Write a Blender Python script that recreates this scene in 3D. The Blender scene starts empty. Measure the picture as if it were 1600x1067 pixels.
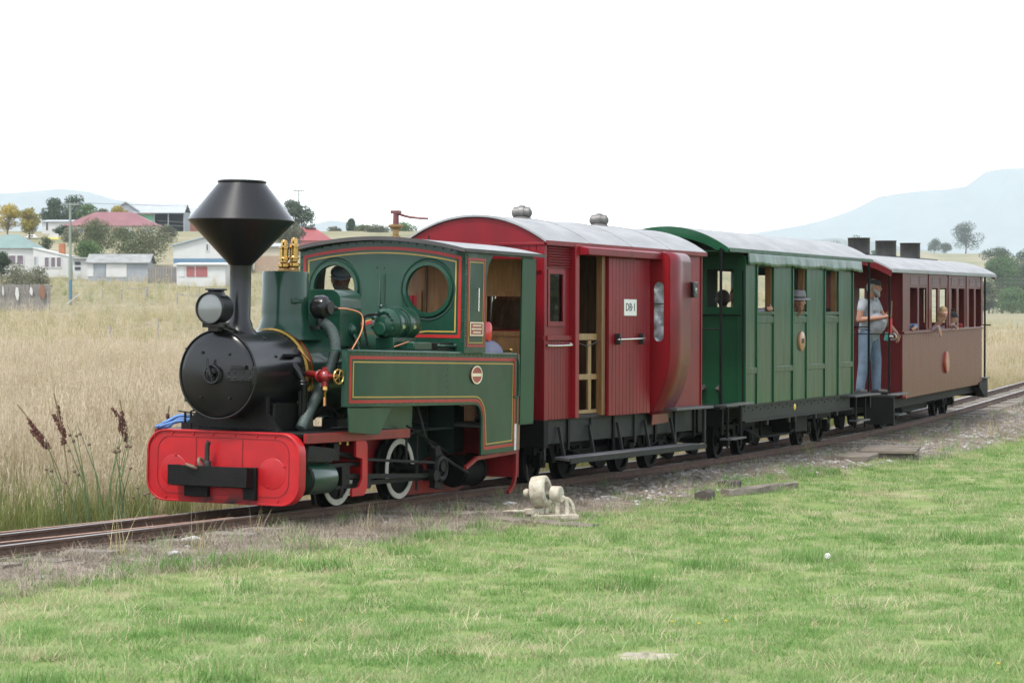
import bpy, bmesh, math, random
import numpy as np
from math import sin, cos, pi, radians, sqrt, atan2
from mathutils import Vector, Matrix, Euler, Quaternion
from mathutils.geometry import tessellate_polygon

# ------------------------------------------------------------------ camera, sky, sun, exposure
S = bpy.context.scene
CAM_H = 1.8267
cam = bpy.data.cameras.new('camera'); cam_o = bpy.data.objects.new('camera', cam)
S.collection.objects.link(cam_o); S.camera = cam_o
FPX = 4150.0
cam.sensor_width = 36.0; cam.lens = FPX/1600*36.0
cam.clip_start = 0.5; cam.clip_end = 20000
PITCH = math.atan((533.5-477.0)/FPX)
cam_o.location = (0, 0, CAM_H); cam_o.rotation_euler = (pi/2-PITCH, 0, 0)
cam.dof.use_dof = True; cam.dof.focus_distance = 26.5; cam.dof.aperture_fstop = 9.0

W = bpy.data.worlds.new('World'); S.world = W; W.use_nodes = True
nt = W.node_tree; bg = nt.nodes['Background']
SUN_EL, SUN_AZ = radians(63), radians(214)      # azimuth: clockwise from +Y (view direction)
sky = nt.nodes.new('ShaderNodeTexSky'); sky.sky_type = 'NISHITA'; sky.sun_disc = False
sky.sun_elevation = SUN_EL; sky.sun_rotation = SUN_AZ
sky.air_density = 1.0; sky.dust_density = 0.3; sky.ozone_density = 1.0
hsv = nt.nodes.new('ShaderNodeHueSaturation'); hsv.inputs['Saturation'].default_value = 0.28
nt.links.new(sky.outputs[0], hsv.inputs['Color']); nt.links.new(hsv.outputs[0], bg.inputs['Color'])
bg.inputs['Strength'].default_value = 0.14
sun = bpy.data.lights.new('sun', 'SUN'); sun.energy = 1.5; sun.angle = radians(12); sun.color = (1.0, 0.96, 0.9)
sun_o = bpy.data.objects.new('sun', sun); S.collection.objects.link(sun_o)
sd = Vector((sin(SUN_AZ)*cos(SUN_EL), cos(SUN_AZ)*cos(SUN_EL), sin(SUN_EL)))
sun_o.rotation_euler = sd.to_track_quat('Z', 'Y').to_euler(); sun_o.location = (0, 0, 60)
S.view_settings.view_transform = 'Standard'; S.view_settings.look = 'None'
S.view_settings.gamma = 1.0; S.view_settings.use_curve_mapping = False
S.view_settings.exposure = 1.7
S.cycles.use_denoising = True; S.cycles.denoising_prefilter = 'NONE'
S.cycles.max_bounces = 8; S.cycles.transparent_max_bounces = 24
S.cycles.volume_bounces = 1

# ------------------------------------------------------------------ helpers
rnd = random.Random(7)
COL = S.collection

class MB:
    def __init__(s): s.v = []; s.f = []; s.mi = []; s.cur = 0
    def add(s, vs, fs):
        b = len(s.v); s.v += [tuple(v) for v in vs]
        s.f += [tuple(i+b for i in f) for f in fs]; s.mi += [s.cur]*len(fs); return s
    def box(s, x0, x1, y0, y1, z0, z1):
        return s.add([(x0,y0,z0),(x1,y0,z0),(x1,y1,z0),(x0,y1,z0),(x0,y0,z1),(x1,y0,z1),(x1,y1,z1),(x0,y1,z1)],
                     [(0,3,2,1),(4,5,6,7),(0,1,5,4),(1,2,6,5),(2,3,7,6),(3,0,4,7)])
    def bar(s, p0, p1, w, h, up=(0,0,1)):
        p0, p1 = Vector(p0), Vector(p1); d = (p1-p0).normalized(); up = Vector(up)
        if abs(d.dot(up)) > .98: up = Vector((0,1,0))
        a = d.cross(up).normalized()*w/2; b = a.cross(d).normalized()*h/2
        vs = [p0-a-b,p0+a-b,p0+a+b,p0-a+b,p1-a-b,p1+a-b,p1+a+b,p1-a+b]
        return s.add(vs, [(0,1,2,3),(7,6,5,4),(0,4,5,1),(1,5,6,2),(2,6,7,3),(3,7,4,0)])
    def lathe(s, prof, o=(0,0,0), axis=(0,0,1), n=24, ref=None):
        o, ax = Vector(o), Vector(axis).normalized()
        a = Vector(ref) if ref else (Vector((1,0,0)) if abs(ax.x) < .9 else Vector((0,1,0)))
        a = (a-ax*a.dot(ax)).normalized(); b = ax.cross(a)
        vs, fs = [], []; rows = []
        for r, h in prof:
            if r < 1e-6: rows.append([len(vs)]); vs.append(o+ax*h)
            else:
                rows.append(list(range(len(vs), len(vs)+n)))
                for k in range(n):
                    t = 2*pi*k/n; vs.append(o+ax*h+(a*cos(t)+b*sin(t))*r)
        for r0, r1 in zip(rows, rows[1:]):
            for k in range(n):
                k2 = (k+1) % n
                if len(r0) == 1 and len(r1) == 1: continue
                if len(r0) == 1: fs.append((r0[0], r1[k2], r1[k]))
                elif len(r1) == 1: fs.append((r0[k], r0[k2], r1[0]))
                else: fs.append((r0[k], r0[k2], r1[k2], r1[k]))
        return s.add(vs, fs)
    def cyl(s, p0, p1, r, r1=None, n=16):
        p0, p1 = Vector(p0), Vector(p1); L = (p1-p0).length; r1 = r if r1 is None else r1
        return s.lathe([(0,0),(r,0),(r1,L),(0,L)], p0, p1-p0, n)
    def pipe(s, p0, p1, ro, ri, n=24):
        p0, p1 = Vector(p0), Vector(p1); L = (p1-p0).length
        return s.lathe([(ri,0),(ro,0),(ro,L),(ri,L),(ri,0)], p0, p1-p0, n)
    def torus(s, o, axis, R, r, n=24, m=8):
        return s.lathe([(R+r*cos(2*pi*k/m), r*sin(2*pi*k/m)) for k in range(m+1)], o, axis, n)
    def sphere(s, o, r, n=14, m=9, sc=(1,1,1)):
        b = len(s.v); s.lathe([(r*sin(pi*k/m), -r*cos(pi*k/m)) for k in range(m+1)], (0,0,0), (0,0,1), n)
        for i in range(b, len(s.v)):
            v = s.v[i]; s.v[i] = (v[0]*sc[0]+o[0], v[1]*sc[1]+o[1], v[2]*sc[2]+o[2])
        return s
    def tube(s, pts, r, n=8, rs=None):
        pts = [Vector(p) for p in pts]; N = len(pts); vs = []; fs = []
        t0 = (pts[1]-pts[0]).normalized()
        a = t0.cross(Vector((0,0,1)));
        if a.length < .05: a = t0.cross(Vector((0,1,0)))
        a.normalize()
        for i, p in enumerate(pts):
            t = (pts[min(i+1,N-1)]-pts[max(i-1,0)]).normalized()
            a = (a-t*a.dot(t)).normalized(); b = t.cross(a); rr = rs[i] if rs else r
            for k in range(n): vs.append(p+(a*cos(2*pi*k/n)+b*sin(2*pi*k/n))*rr)
        for i in range(N-1):
            for k in range(n):
                k2 = (k+1) % n; fs.append((i*n+k, i*n+k2, (i+1)*n+k2, (i+1)*n+k))
        fs.append(tuple(range(n-1,-1,-1))); fs.append(tuple(range((N-1)*n, N*n)))
        return s.add(vs, fs)
    def plate(s, outer, axis, t0, t1, holes=(), warp=None):
        """polygon with holes extruded along an axis; 'x': (y,z) 'y': (x,z) 'z': (x,y)"""
        loops = [list(outer)]+[list(h) for h in holes]
        def P(a, b, t):
            q = {'x': (t,a,b), 'y': (a,t,b), 'z': (a,b,t)}[axis]
            return warp(q) if warp else q
        flat = [p for l in loops for p in l]
        tris = tessellate_polygon([[Vector((p[0],p[1],0)) for p in l] for l in loops])
        n = len(flat); vs = [P(a,b,t0) for a,b in flat]+[P(a,b,t1) for a,b in flat]; fs = []
        for t in tris:
            (ax,ay),(bx,by),(cx,cy) = flat[t[0]],flat[t[1]],flat[t[2]]
            if (bx-ax)*(cy-ay)-(by-ay)*(cx-ax) < 0: t = (t[0],t[2],t[1])
            if abs((bx-ax)*(cy-ay)-(by-ay)*(cx-ax)) < 1e-12: continue
            fs.append((t[0],t[2],t[1])); fs.append((t[0]+n,t[1]+n,t[2]+n))
        o = 0
        for l in loops:
            m = len(l)
            for k in range(m):
                k2 = (k+1) % m; fs.append((o+k, o+k2, o+k2+n, o+k+n))
            o += m
        return s.add(vs, fs)
    def ribbon(s, path, w, axis, t0, t1, closed=False, warp=None):
        """flat strip of width w that follows a 2-D path (painted or raised line)"""
        P2 = [Vector(p) for p in path]; N = len(P2); L = []; R = []
        for i in range(N):
            a = P2[(i-1) % N] if (closed or i > 0) else None; c = P2[(i+1) % N] if (closed or i < N-1) else None
            p = P2[i]; d1 = (p-a).normalized() if a is not None else (c-p).normalized()
            d2 = (c-p).normalized() if c is not None else d1
            n1 = Vector((-d1.y,d1.x)); n2 = Vector((-d2.y,d2.x)); m = (n1+n2)
            m = m/max(.2, m.dot(n1)) if m.length > 1e-6 else n1
            L.append(p+m*w/2); R.append(p-m*w/2)
        def P(q, t):
            r = {'x': (t,q.x,q.y), 'y': (q.x,t,q.y), 'z': (q.x,q.y,t)}[axis]
            return warp(r) if warp else r
        rng = range(N) if closed else range(N-1)
        for i in rng:
            j = (i+1) % N
            s.add([P(L[i],t0),P(L[j],t0),P(R[j],t0),P(R[i],t0),P(L[i],t1),P(L[j],t1),P(R[j],t1),P(R[i],t1)],
                  [(0,1,2,3),(4,7,6,5),(0,4,5,1),(2,6,7,3)]+([] if closed else ([(0,3,7,4)] if i == 0 else [])+([(1,5,6,2)] if i == N-2 else [])))
        return s
    def sheet(s, rows):
        """grid of points -> quads"""
        n = len(rows[0]); vs = [p for r in rows for p in r]; fs = []
        for i in range(len(rows)-1):
            for k in range(n-1): fs.append((i*n+k, i*n+k+1, (i+1)*n+k+1, (i+1)*n+k))
        return s.add(vs, fs)
    def mesh(s, name, smooth=True, ang=35, fix=True):
        me = bpy.data.meshes.new(name); me.from_pydata(s.v, [], s.f); 
        if fix:
            bm = bmesh.new(); bm.from_mesh(me)
            bmesh.ops.recalc_face_normals(bm, faces=bm.faces); bm.to_mesh(me); bm.free()
        if any(s.mi) and len(me.polygons) == len(s.mi): me.polygons.foreach_set('material_index', s.mi)
        if smooth and len(me.polygons):
            me.polygons.foreach_set('use_smooth', [True]*len(me.polygons)); me.set_sharp_from_angle(angle=radians(ang))
        me.update(); return me

def obj(name, mb, mat, parent=None, bevel=0, label=None, kind=None, category=None, group=None, ang=35, smooth=True, mw=None, fix=True):
    me = mb.mesh(name, smooth, ang, fix) if isinstance(mb, MB) else mb
    for m in (mat if isinstance(mat, (list, tuple)) else [mat]):
        if m is not None and isinstance(mb, MB): me.materials.append(m)
    o = bpy.data.objects.new(name, me); COL.objects.link(o)
    if parent is not None: o.parent = parent
    if mw is not None: o.matrix_world = mw
    if bevel:
        b = o.modifiers.new('bevel', 'BEVEL'); b.width = bevel; b.segments = 2; b.limit_method = 'ANGLE'; b.angle_limit = radians(40)
    if kind is None and parent is not None and name in STUFFY: kind = 'stuff'
    tag(o, label, category, group, kind); return o
STUFFY = {'rivet_row','rivet_ring','plate_border','spokes','matchboarding','louvre_slats','bolt_row'}
def tag(o, label=None, category=None, group=None, kind=None):
    for k, v in (('label',label),('category',category),('group',group),('kind',kind)):
        if v: o[k] = v
    return o
def empty(name, mw=None, label=None, category=None, group=None, kind=None, parent=None):
    o = bpy.data.objects.new(name, None); COL.objects.link(o); o.empty_display_size = .2
    if parent is not None: o.parent = parent
    if mw is not None: o.matrix_world = mw
    return tag(o, label, category, group, kind)
def dup(o, parent=None, mw=None, **kw):
    c = o.copy(); COL.objects.link(c)
    if parent is not None: c.parent = parent
    if mw is not None: c.matrix_world = mw
    for ch in [x for x in S.objects if x.parent == o]: dup(ch, c)
    return tag(c, **kw)
def arc(cx, cy, r, a0, a1, n=10, ry=None):
    return [(cx+r*cos(radians(a0+(a1-a0)*k/n)), cy+(ry or r)*sin(radians(a0+(a1-a0)*k/n))) for k in range(n+1)]
def circ(cx, cy, r, n=28, ry=None): return arc(cx, cy, r, 0, 360, n, ry)[:-1]
def rrect(x0, x1, y0, y1, r, n=5):
    return arc(x1-r,y0+r,r,-90,0,n)+arc(x1-r,y1-r,r,0,90,n)+arc(x0+r,y1-r,r,90,180,n)+arc(x0+r,y0+r,r,180,270,n)
def smooth_path(pts, n=8):
    P = [Vector(p) for p in pts]; out = []
    for i in range(len(P)-1):
        p0,p1,p2,p3 = P[max(i-1,0)],P[i],P[i+1],P[min(i+2,len(P)-1)]
        for k in range(n):
            t = k/n; out.append(.5*((2*p1)+(p2-p0)*t+(2*p0-5*p1+4*p2-p3)*t*t+(3*p1-p0-3*p2+p3)*t**3))
    return out+[P[-1]]

# ------------------------------------------------------------------ materials (all procedural)
MATS = {}
def mat(name, rgb, rough=.6, metal=0., coat=0., vary=.12, scale=6., bump=0., bscale=40., spec=.5, dirt=0., dirt_rgb=(.09,.07,.05), trans=0., coat_rough=.08, wave=0., stretch=None, rust=0.):
    if name in MATS: return MATS[name]
    m = bpy.data.materials.new(name); m.use_nodes = True; n = m.node_tree; p = n.nodes['Principled BSDF']; MATS[name] = m
    p.inputs['Roughness'].default_value = rough; p.inputs['Metallic'].default_value = metal
    p.inputs['Specular IOR Level'].default_value = spec
    if coat: p.inputs['Coat Weight'].default_value = coat; p.inputs['Coat Roughness'].default_value = coat_rough
    if trans: p.inputs['Transmission Weight'].default_value = trans
    tc = n.nodes.new('ShaderNodeTexCoord'); src = tc.outputs['Object']
    if stretch:
        mp = n.nodes.new('ShaderNodeMapping'); mp.inputs['Scale'].default_value = stretch; n.links.new(src, mp.inputs[0]); src = mp.outputs[0]
    nz = n.nodes.new('ShaderNodeTexNoise'); nz.inputs['Scale'].default_value = scale; nz.inputs['Detail'].default_value = 6; n.links.new(src, nz.inputs['Vector'])
    rp = n.nodes.new('ShaderNodeValToRGB'); rp.color_ramp.elements[0].position = .3; rp.color_ramp.elements[1].position = .7
    a, b = 1-vary, 1+vary
    rp.color_ramp.elements[0].color = (rgb[0]*a,rgb[1]*a,rgb[2]*a,1); rp.color_ramp.elements[1].color = (min(1,rgb[0]*b),min(1,rgb[1]*b),min(1,rgb[2]*b),1)
    n.links.new(nz.outputs[0], rp.inputs[0]); col = rp.outputs[0]
    if dirt or rust:
        nd = n.nodes.new('ShaderNodeTexNoise'); nd.inputs['Scale'].default_value = scale*1.7; nd.inputs['Detail'].default_value = 9; nd.inputs['Roughness'].default_value = .7; n.links.new(src, nd.inputs['Vector'])
        rd = n.nodes.new('ShaderNodeValToRGB'); am = max(dirt, rust)
        rd.color_ramp.elements[0].position = .62-.28*am; rd.color_ramp.elements[1].position = .78
        rd.color_ramp.elements[0].color = (0,0,0,1); rd.color_ramp.elements[1].color = (am,am,am,1); n.links.new(nd.outputs[0], rd.inputs[0])
        mx = n.nodes.new('ShaderNodeMixRGB'); n.links.new(rd.outputs[0], mx.inputs[0]); n.links.new(col, mx.inputs[1]); mx.inputs[2].default_value = (*((.16,.06,.025) if rust else dirt_rgb), 1); col = mx.outputs[0]
    n.links.new(col, p.inputs['Base Color'])
    if bump or wave:
        nb = n.nodes.new('ShaderNodeTexNoise'); nb.inputs['Scale'].default_value = bscale if bump else 2.2; nb.inputs['Detail'].default_value = 4 if bump else 1; n.links.new(src, nb.inputs['Vector'])
        bp = n.nodes.new('ShaderNodeBump'); bp.inputs['Strength'].default_value = bump or wave; bp.inputs['Distance'].default_value = .01 if bump else .03
        n.links.new(nb.outputs[0], bp.inputs['Height']); n.links.new(bp.outputs[0], p.inputs['Normal'])
        if coat: n.links.new(bp.outputs[0], p.inputs['Coat Normal'])
    return m

# loco
LGREEN = mat('loco_green_paint', (.0062,.038,.022), .36, coat=.44, spec=.2, vary=.22, scale=2.5, wave=.36, dirt=.34, dirt_rgb=(.011,.024,.016), coat_rough=.08, stretch=(1.3,1.3,.8))
LBLACK = mat('gloss_black_paint', (.004,.004,.0045), .34, coat=.42, spec=.18, vary=.3, scale=5, wave=.3, dirt=.35, dirt_rgb=(.011,.009,.008), coat_rough=.16)
CHIMB = mat('chimney_black', (.0042,.0042,.0048), .28, coat=.22, spec=.32, vary=.35, scale=5, bump=.05, bscale=5, stretch=(7,7,.4), coat_rough=.2, dirt=.25, dirt_rgb=(.009,.008,.007))
OILBLK = mat('oily_black_iron', (.0055,.005,.005), .5, spec=.18, vary=.45, scale=9, bump=.3, bscale=60, dirt=.45, dirt_rgb=(.017,.013,.009))
IRON = mat('dark_iron', (.02,.019,.018), .55, metal=.3, vary=.3, scale=12, bump=.2, rust=.35)
SREDB = mat('beam_red_paint', (.33,.006,.009), .45, coat=.15, spec=.3, vary=.16, scale=5, wave=.2, dirt=.42, dirt_rgb=(.15,.006,.008), coat_rough=.25)
FRED = mat('frame_red_paint', (.17,.006,.008), .45, coat=.15, spec=.3, vary=.2, scale=6, dirt=.5, dirt_rgb=(.035,.012,.009))
LINER = mat('red_lining', (.30,.016,.014), .42, coat=.15, spec=.3, vary=.1, dirt=.2, dirt_rgb=(.15,.02,.015))
LINEY = mat('yellow_lining', (.36,.24,.05), .42, coat=.15, spec=.3, vary=.1)
BRASS = mat('polished_brass', (.42,.26,.085), .24, metal=1, vary=.12, scale=14)
COPPER = mat('bright_copper', (.6,.27,.14), .25, metal=1, vary=.1, scale=12)
WHEELW = mat('whitewall_paint', (0.495,0.48,0.4125), .5, vary=.12, scale=9, dirt=.3)
LENS = mat('lamp_lens', (.115,.125,.125), .12, coat=.6, vary=.06)
CHROME = mat('bright_metal', (.6,.6,.58), .25, metal=1, vary=.1)
HOSE = mat('ribbed_hose', (.045,.065,.058), .6, vary=.15, scale=20, bump=.2)
VALVER = mat('valve_red_paint', (0.196,0.0084,0.0084), .3, coat=.6)
ROOFG = mat('pale_roof_canvas', (.245,.25,.255), .75, vary=.14, scale=3, bump=.2, bscale=30, dirt=.4, dirt_rgb=(.15,.145,.14), stretch=(1.6,.6,1))
ROOFE = mat('dark_roof_edge', (.05,.045,.045), .6, vary=.2)
def soot(m):
    n = m.node_tree; p = n.nodes['Principled BSDF']; base = p.inputs['Base Color'].links[0].from_socket; tc = n.nodes.new('ShaderNodeTexCoord'); sx = n.nodes.new('ShaderNodeSeparateXYZ'); n.links.new(tc.outputs['Object'], sx.inputs[0])
    def mr(src, a, b):
        x = n.nodes.new('ShaderNodeMapRange'); x.inputs['From Min'].default_value = a; x.inputs['From Max'].default_value = b; n.links.new(src, x.inputs['Value']); return x.outputs[0]
    def mul(a, b):
        x = n.nodes.new('ShaderNodeMath'); x.operation = 'MULTIPLY'; n.links.new(a, x.inputs[0]); n.links.new(b, x.inputs[1]); return x.outputs[0]
    ab = n.nodes.new('ShaderNodeMath'); ab.operation = 'ABSOLUTE'; n.links.new(sx.outputs[0], ab.inputs[0])
    nz = n.nodes.new('ShaderNodeTexNoise'); nz.inputs['Scale'].default_value = 7; nz.inputs['Detail'].default_value = 8; n.links.new(tc.outputs['Object'], nz.inputs['Vector'])
    k = mul(mul(mr(sx.outputs[2],.20,.09), mr(ab.outputs[0],.50,.15)), mr(nz.outputs[0],.38,.58)); mx = n.nodes.new('ShaderNodeMixRGB'); n.links.new(k, mx.inputs[0]); n.links.new(base, mx.inputs[1]); mx.inputs[2].default_value = (.012,.01,.009,1); n.links.new(mx.outputs[0], p.inputs['Base Color'])
soot(SREDB)
# carriages
CRED = mat('carriage_red_paint', (.150,.0035,.0085), .42, coat=.10, spec=.2, vary=.2, scale=2, wave=.16, dirt=.24, dirt_rgb=(.085,.004,.008), coat_rough=.2, stretch=(2.2,2.2,.6))
CREDB = mat('carriage_bright_red', (.19,.0035,.007), .42, coat=.12, spec=.25, vary=.10, scale=2, wave=.10, coat_rough=.2, dirt=.12, dirt_rgb=(.11,.003,.005))
CREDG = mat('glossy_lookout_red', (.12,.004,.009), .38, coat=.32, spec=.22, vary=.2, scale=4, wave=.3, coat_rough=.16, dirt=.25, dirt_rgb=(.075,.005,.008))
CGREEN = mat('carriage_green_paint', (.004,.052,.020), .36, coat=.32, spec=.18, vary=.22, scale=2, wave=.34, dirt=.24, dirt_rgb=(.007,.034,.016), coat_rough=.08, stretch=(2.2,2.2,.55))
CGREENE = mat('carriage_end_green', (.0055,.045,.017), .42, coat=.12, spec=.25, vary=.14, scale=2, wave=.1)
VALG = mat('green_canvas', (.012,.062,.036), .45, coat=.25, vary=.25, scale=5, bump=.4, bscale=9, coat_rough=.15)
MAROON = mat('maroon_paint', (.092,.0095,.0095), .38, coat=.30, spec=.18, vary=.2, scale=3, wave=.12, coat_rough=.14, dirt=.2, dirt_rgb=(.055,.008,.007), stretch=(2,2,.5))
MAROONE = mat('dark_red_end_paint', (.085,.0045,.006), .45, coat=.15, spec=.25, vary=.12)
WOOD = mat('varnished_wood', (.15,.07,.022), .45, coat=.2, vary=.3, scale=6, stretch=(6,6,.6))
WOODL = mat('pale_frame_wood', (.22,.13,.045), .5, coat=.15, vary=.25, scale=6, stretch=(6,6,.8))
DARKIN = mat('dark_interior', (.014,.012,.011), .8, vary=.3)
UNDER = mat('underframe_black', (.0032,.0032,.0032), .6, spec=.12, vary=.35, scale=8, dirt=.4, dirt_rgb=(.012,.010,.008))
UNDERG = mat('underframe_grey', (.013,.0135,.013), .55, spec=.2, vary=.35, scale=8, dirt=.5, dirt_rgb=(.007,.006,.005))
STEPG = mat('worn_step_plate', (.065,.065,.066), .5, vary=.3, scale=6, dirt=.45, dirt_rgb=(.025,.023,.021))
GALV = mat('galvanised_vent', (.12,.115,.11), .5, metal=.4, vary=.3, scale=9, dirt=.4, dirt_rgb=(.06,.055,.05))
DRUMB = mat('black_drum', (.011,.010,.010), .55, vary=.35, scale=8, dirt=.4, dirt_rgb=(.03,.026,.023))
WHITEP = mat('white_sign', (0.624,0.624,0.6), .5, vary=.04)
BLACKP = mat('black_lettering', (.012,.012,.012), .5, vary=.05)
DISCO = mat('orange_brown_disc', (0.294,0.14,0.063), .45, coat=.4, vary=.1)
DISCR = mat('red_disc_paint', (0.28,0.042,0.021), .4, coat=.4, vary=.1)
BADGER = mat('badge_red', (0.27,0.018,0.018), .35, coat=.5)
BADGEC = mat('badge_cream', (.66,.58,.42), .4, coat=.3)
def glass():
    m = bpy.data.materials.new('window_glass'); m.use_nodes = True; n = m.node_tree
    for x in list(n.nodes): n.nodes.remove(x)
    o = n.nodes.new('ShaderNodeOutputMaterial'); mx = n.nodes.new('ShaderNodeMixShader'); t = n.nodes.new('ShaderNodeBsdfTransparent'); g = n.nodes.new('ShaderNodeBsdfGlossy')
    fr = n.nodes.new('ShaderNodeFresnel'); fr.inputs[0].default_value = 1.5; g.inputs['Roughness'].default_value = .02; t.inputs[0].default_value = (.86,.9,.88,1)
    ad = n.nodes.new('ShaderNodeMath'); ad.operation = 'MULTIPLY_ADD'; ad.inputs[1].default_value = 1.6; ad.inputs[2].default_value = .02; n.links.new(fr.outputs[0], ad.inputs[0])
    n.links.new(ad.outputs[0], mx.inputs[0]); n.links.new(t.outputs[0], mx.inputs[1]); n.links.new(g.outputs[0], mx.inputs[2]); n.links.new(mx.outputs[0], o.inputs[0]); return m
GLASS = glass()
CABWOOD = mat('cab_back_boards', (.36,.17,.06), .5, coat=.15, vary=.25, scale=5, stretch=(5,5,.6))
FILM = mat('pane_painted_reflection', (.33,.34,.36), .12, spec=.6, vary=.5, scale=14, bump=.6, bscale=12, coat=.5)  # opaque, mottled pale colour stands in for sky reflected in the pane

# ------------------------------------------------------------------ the line of the track (near rail), s metres back from the leading wheel
TK = [-8,0,6,12,18,28]
TYAW = np.radians([25.718, 25.728, 24.576, 22.007, 19.709, 17.757])
TGRD = [0.00799, 0.00989, 0.00871, 0.00381, -0.00093, -0.00508]
TP0 = np.array([-1.6051, 24.2, 0.0])
_ss = np.arange(-30, 70, .05)
_y = np.interp(_ss, TK, TYAW); _g = np.interp(_ss, TK, TGRD)
_P = np.cumsum(np.stack([np.sin(_y), np.cos(_y), -_g], -1)*.05, 0); _P = _P-_P[np.argmin(abs(_ss))]+TP0
RAILC = .33                                   # centre line to rail head
_C = _P-np.stack([np.cos(_y), -np.sin(_y), 0*_y], -1)*RAILC
def track_pt(s, n=0., dz=0.):
    p = np.array([np.interp(s, _ss, _C[:,i]) for i in range(3)]); y = np.interp(s, _ss, _y)
    return Vector((p[0]+cos(y)*n, p[1]-sin(y)*n, p[2]+dz))
def track_frame(s, dpitch=0., lean=0.):
    p1, p2 = track_pt(s-.5), track_pt(s+.5); d = p2-p1
    th = atan2(d.x, d.y); g = -d.z/sqrt(d.x**2+d.y**2)+radians(dpitch)
    eu = Vector((sin(th)*cos(g), cos(th)*cos(g), -sin(g))); ev = Vector((cos(th), -sin(th), 0)); ew = ev.cross(eu)
    M = Matrix((ev, eu, ew)).transposed().to_4x4(); M.translation = track_pt(s)
    return M @ Matrix.Rotation(radians(lean), 4, 'Y')
def track_sn(x, y):
    """distance along (s) and to the near side (n) of the track for arrays of ground points"""
    x = np.asarray(x, float).ravel(); y = np.asarray(y, float).ravel(); c = _C[::4]; yy = _y[::4]; s4 = _ss[::4]; sh = np.zeros_like(x); n = np.zeros_like(x)
    for a in range(0, len(x), 4000):
        d2 = (x[a:a+4000,None]-c[None,:,0])**2+(y[a:a+4000,None]-c[None,:,1])**2; i = d2.argmin(1)
        dx = x[a:a+4000]-c[i,0]; dy = y[a:a+4000]-c[i,1]
        n[a:a+4000] = dx*np.cos(yy[i])-dy*np.sin(yy[i]); sh[a:a+4000] = s4[i]+dx*np.sin(yy[i])+dy*np.cos(yy[i])
    return sh, n
def px_ray(px, py):
    a = (px-800)/FPX; b = -(py-533.5)/FPX; cp, sp = cos(PITCH), sin(PITCH)
    return Vector((a, cp+b*sp, -sp+b*cp))
def at(px, py, Y):
    """the point of the place at depth Y that the photograph shows at px, py"""
    r = px_ray(px, py); return Vector((0,0,CAM_H))+r*(Y/r.y)
# ================================================================== ground
def fbm(x, y, f=1., o=4, seed=0):
    r = np.zeros_like(x); a = 1.; tot = 0
    g = np.random.RandomState(seed)
    for k in range(o):
        for j in range(3):
            t = g.rand()*2*pi; p = g.rand()*10; q = f*(.7+.6*g.rand())
            r += a*np.sin((x*cos(t)+y*sin(t))*q+p+1.3*np.sin((x*sin(t)-y*cos(t))*q*.7+p*2))
        tot += 3*a; a *= .55; f *= 2.1
    return r/tot*1.8
RISE_Y = [0,150,200,250,320,450,520,700,1000,2500,12000]
RISE_Z = [0,0,.7,2.1,5.4,14.,16.6,21.,26.,30.,30.]
def ground_z(x, y):
    x = np.asarray(x, float); y = np.asarray(y, float); sh = x.shape
    x = x.ravel(); y = y.ravel(); s, n = track_sn(x, y)
    zr = np.interp(s, _ss, _C[:,2])
    near = np.interp(n, [-6,-2.2,-1.0,-.75,.75,1.0,1.9,4,40], [-.30,-.26,-.14,-.11,-.11,-.13,-.20,-.24,-.24])
    d = np.hypot(x, y); k = np.clip((60-d)/25, 0, 1)
    base = np.where(k > 0, near+zr*k-(.1)*(1-k)*1.4, -.38)
    und = .035*fbm(x,y,.55,3,1)*np.clip((np.abs(n)-.9)/1.5,0,1)+.008*fbm(x,y,5.,2,2)*np.clip((np.abs(n)-.5)/.5,0,1)
    # hillside on the left, low dry hill on the right
    b = x/np.maximum(y,1.)
    wl = np.clip((.16-b)/.10,0,1)*(y > 0); rise = np.interp(d, RISE_Y, RISE_Z)*wl*(1+.05*fbm(x,y,.012,2,5))
    wr = np.clip((b-.10)/.05,0,1)*(y > 0); rise += np.interp(d,[0,750,1100,1500,1800,9000],[0,0,9,31,34,34])*wr*np.clip((.30-b)/.12,0.25,1)
    z = base+und+rise
    return z.reshape(sh)
def gz(x, y): return float(ground_z(np.array([x]), np.array([y]))[0])
def gpx(px, py, dz=0.):
    """ground point that shows at px, py"""
    r = px_ray(px, py); z = -.2
    for _ in range(12):
        t = (z+dz-CAM_H)/r.z; p = Vector((0,0,CAM_H))+r*t; z = gz(p.x, p.y)
    return Vector((p.x, p.y, z))
NB_S = [-30,-8,-3,1,5,9,14,20,26,40,70]; NB_N = [1.3,1.2,1.35,1.65,1.55,1.35,1.7,2.0,2.3,2.9,3.5]
def zones(x, y):
    s, n = track_sn(x, y); d = np.hypot(x, y)
    nb = np.interp(s, NB_S, NB_N)+.28*fbm(x,y,2.6,3,11)
    lawn = np.clip((n-nb)/.18+.5,0,1)
    dry = np.clip((-n-1.05+.2*fbm(x,y,1.7,2,3))/.3,0,1)
    dry = np.maximum(dry, np.clip((d-62)/6,0,1)); lawn = lawn*(1-np.clip((d-62)/6,0,1))
    return s, n, lawn, dry
rs_ = np.concatenate([np.arange(1,12,1.),np.arange(12,62,.22),np.geomspace(62,11300,120)])
an = np.radians(np.concatenate([np.arange(-16,16.01,.2),np.arange(18,342,4.)]))
RR, AA = np.meshgrid(rs_, an, indexing='ij'); GX, GY = RR*np.sin(AA), RR*np.cos(AA); GZ = ground_z(GX, GY)
nR, nA = GX.shape; idx = np.arange(nR*nA).reshape(nR,nA)
q = np.stack([idx[:-1,:],idx[1:,:],np.roll(idx,-1,1)[1:,:],np.roll(idx,-1,1)[:-1,:]],-1).reshape(-1,4)
V_ = np.stack([GX,GY,GZ],-1).reshape(-1,3); V_ = np.concatenate([V_,[[0,0,float(GZ[0].mean())]]])
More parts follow.
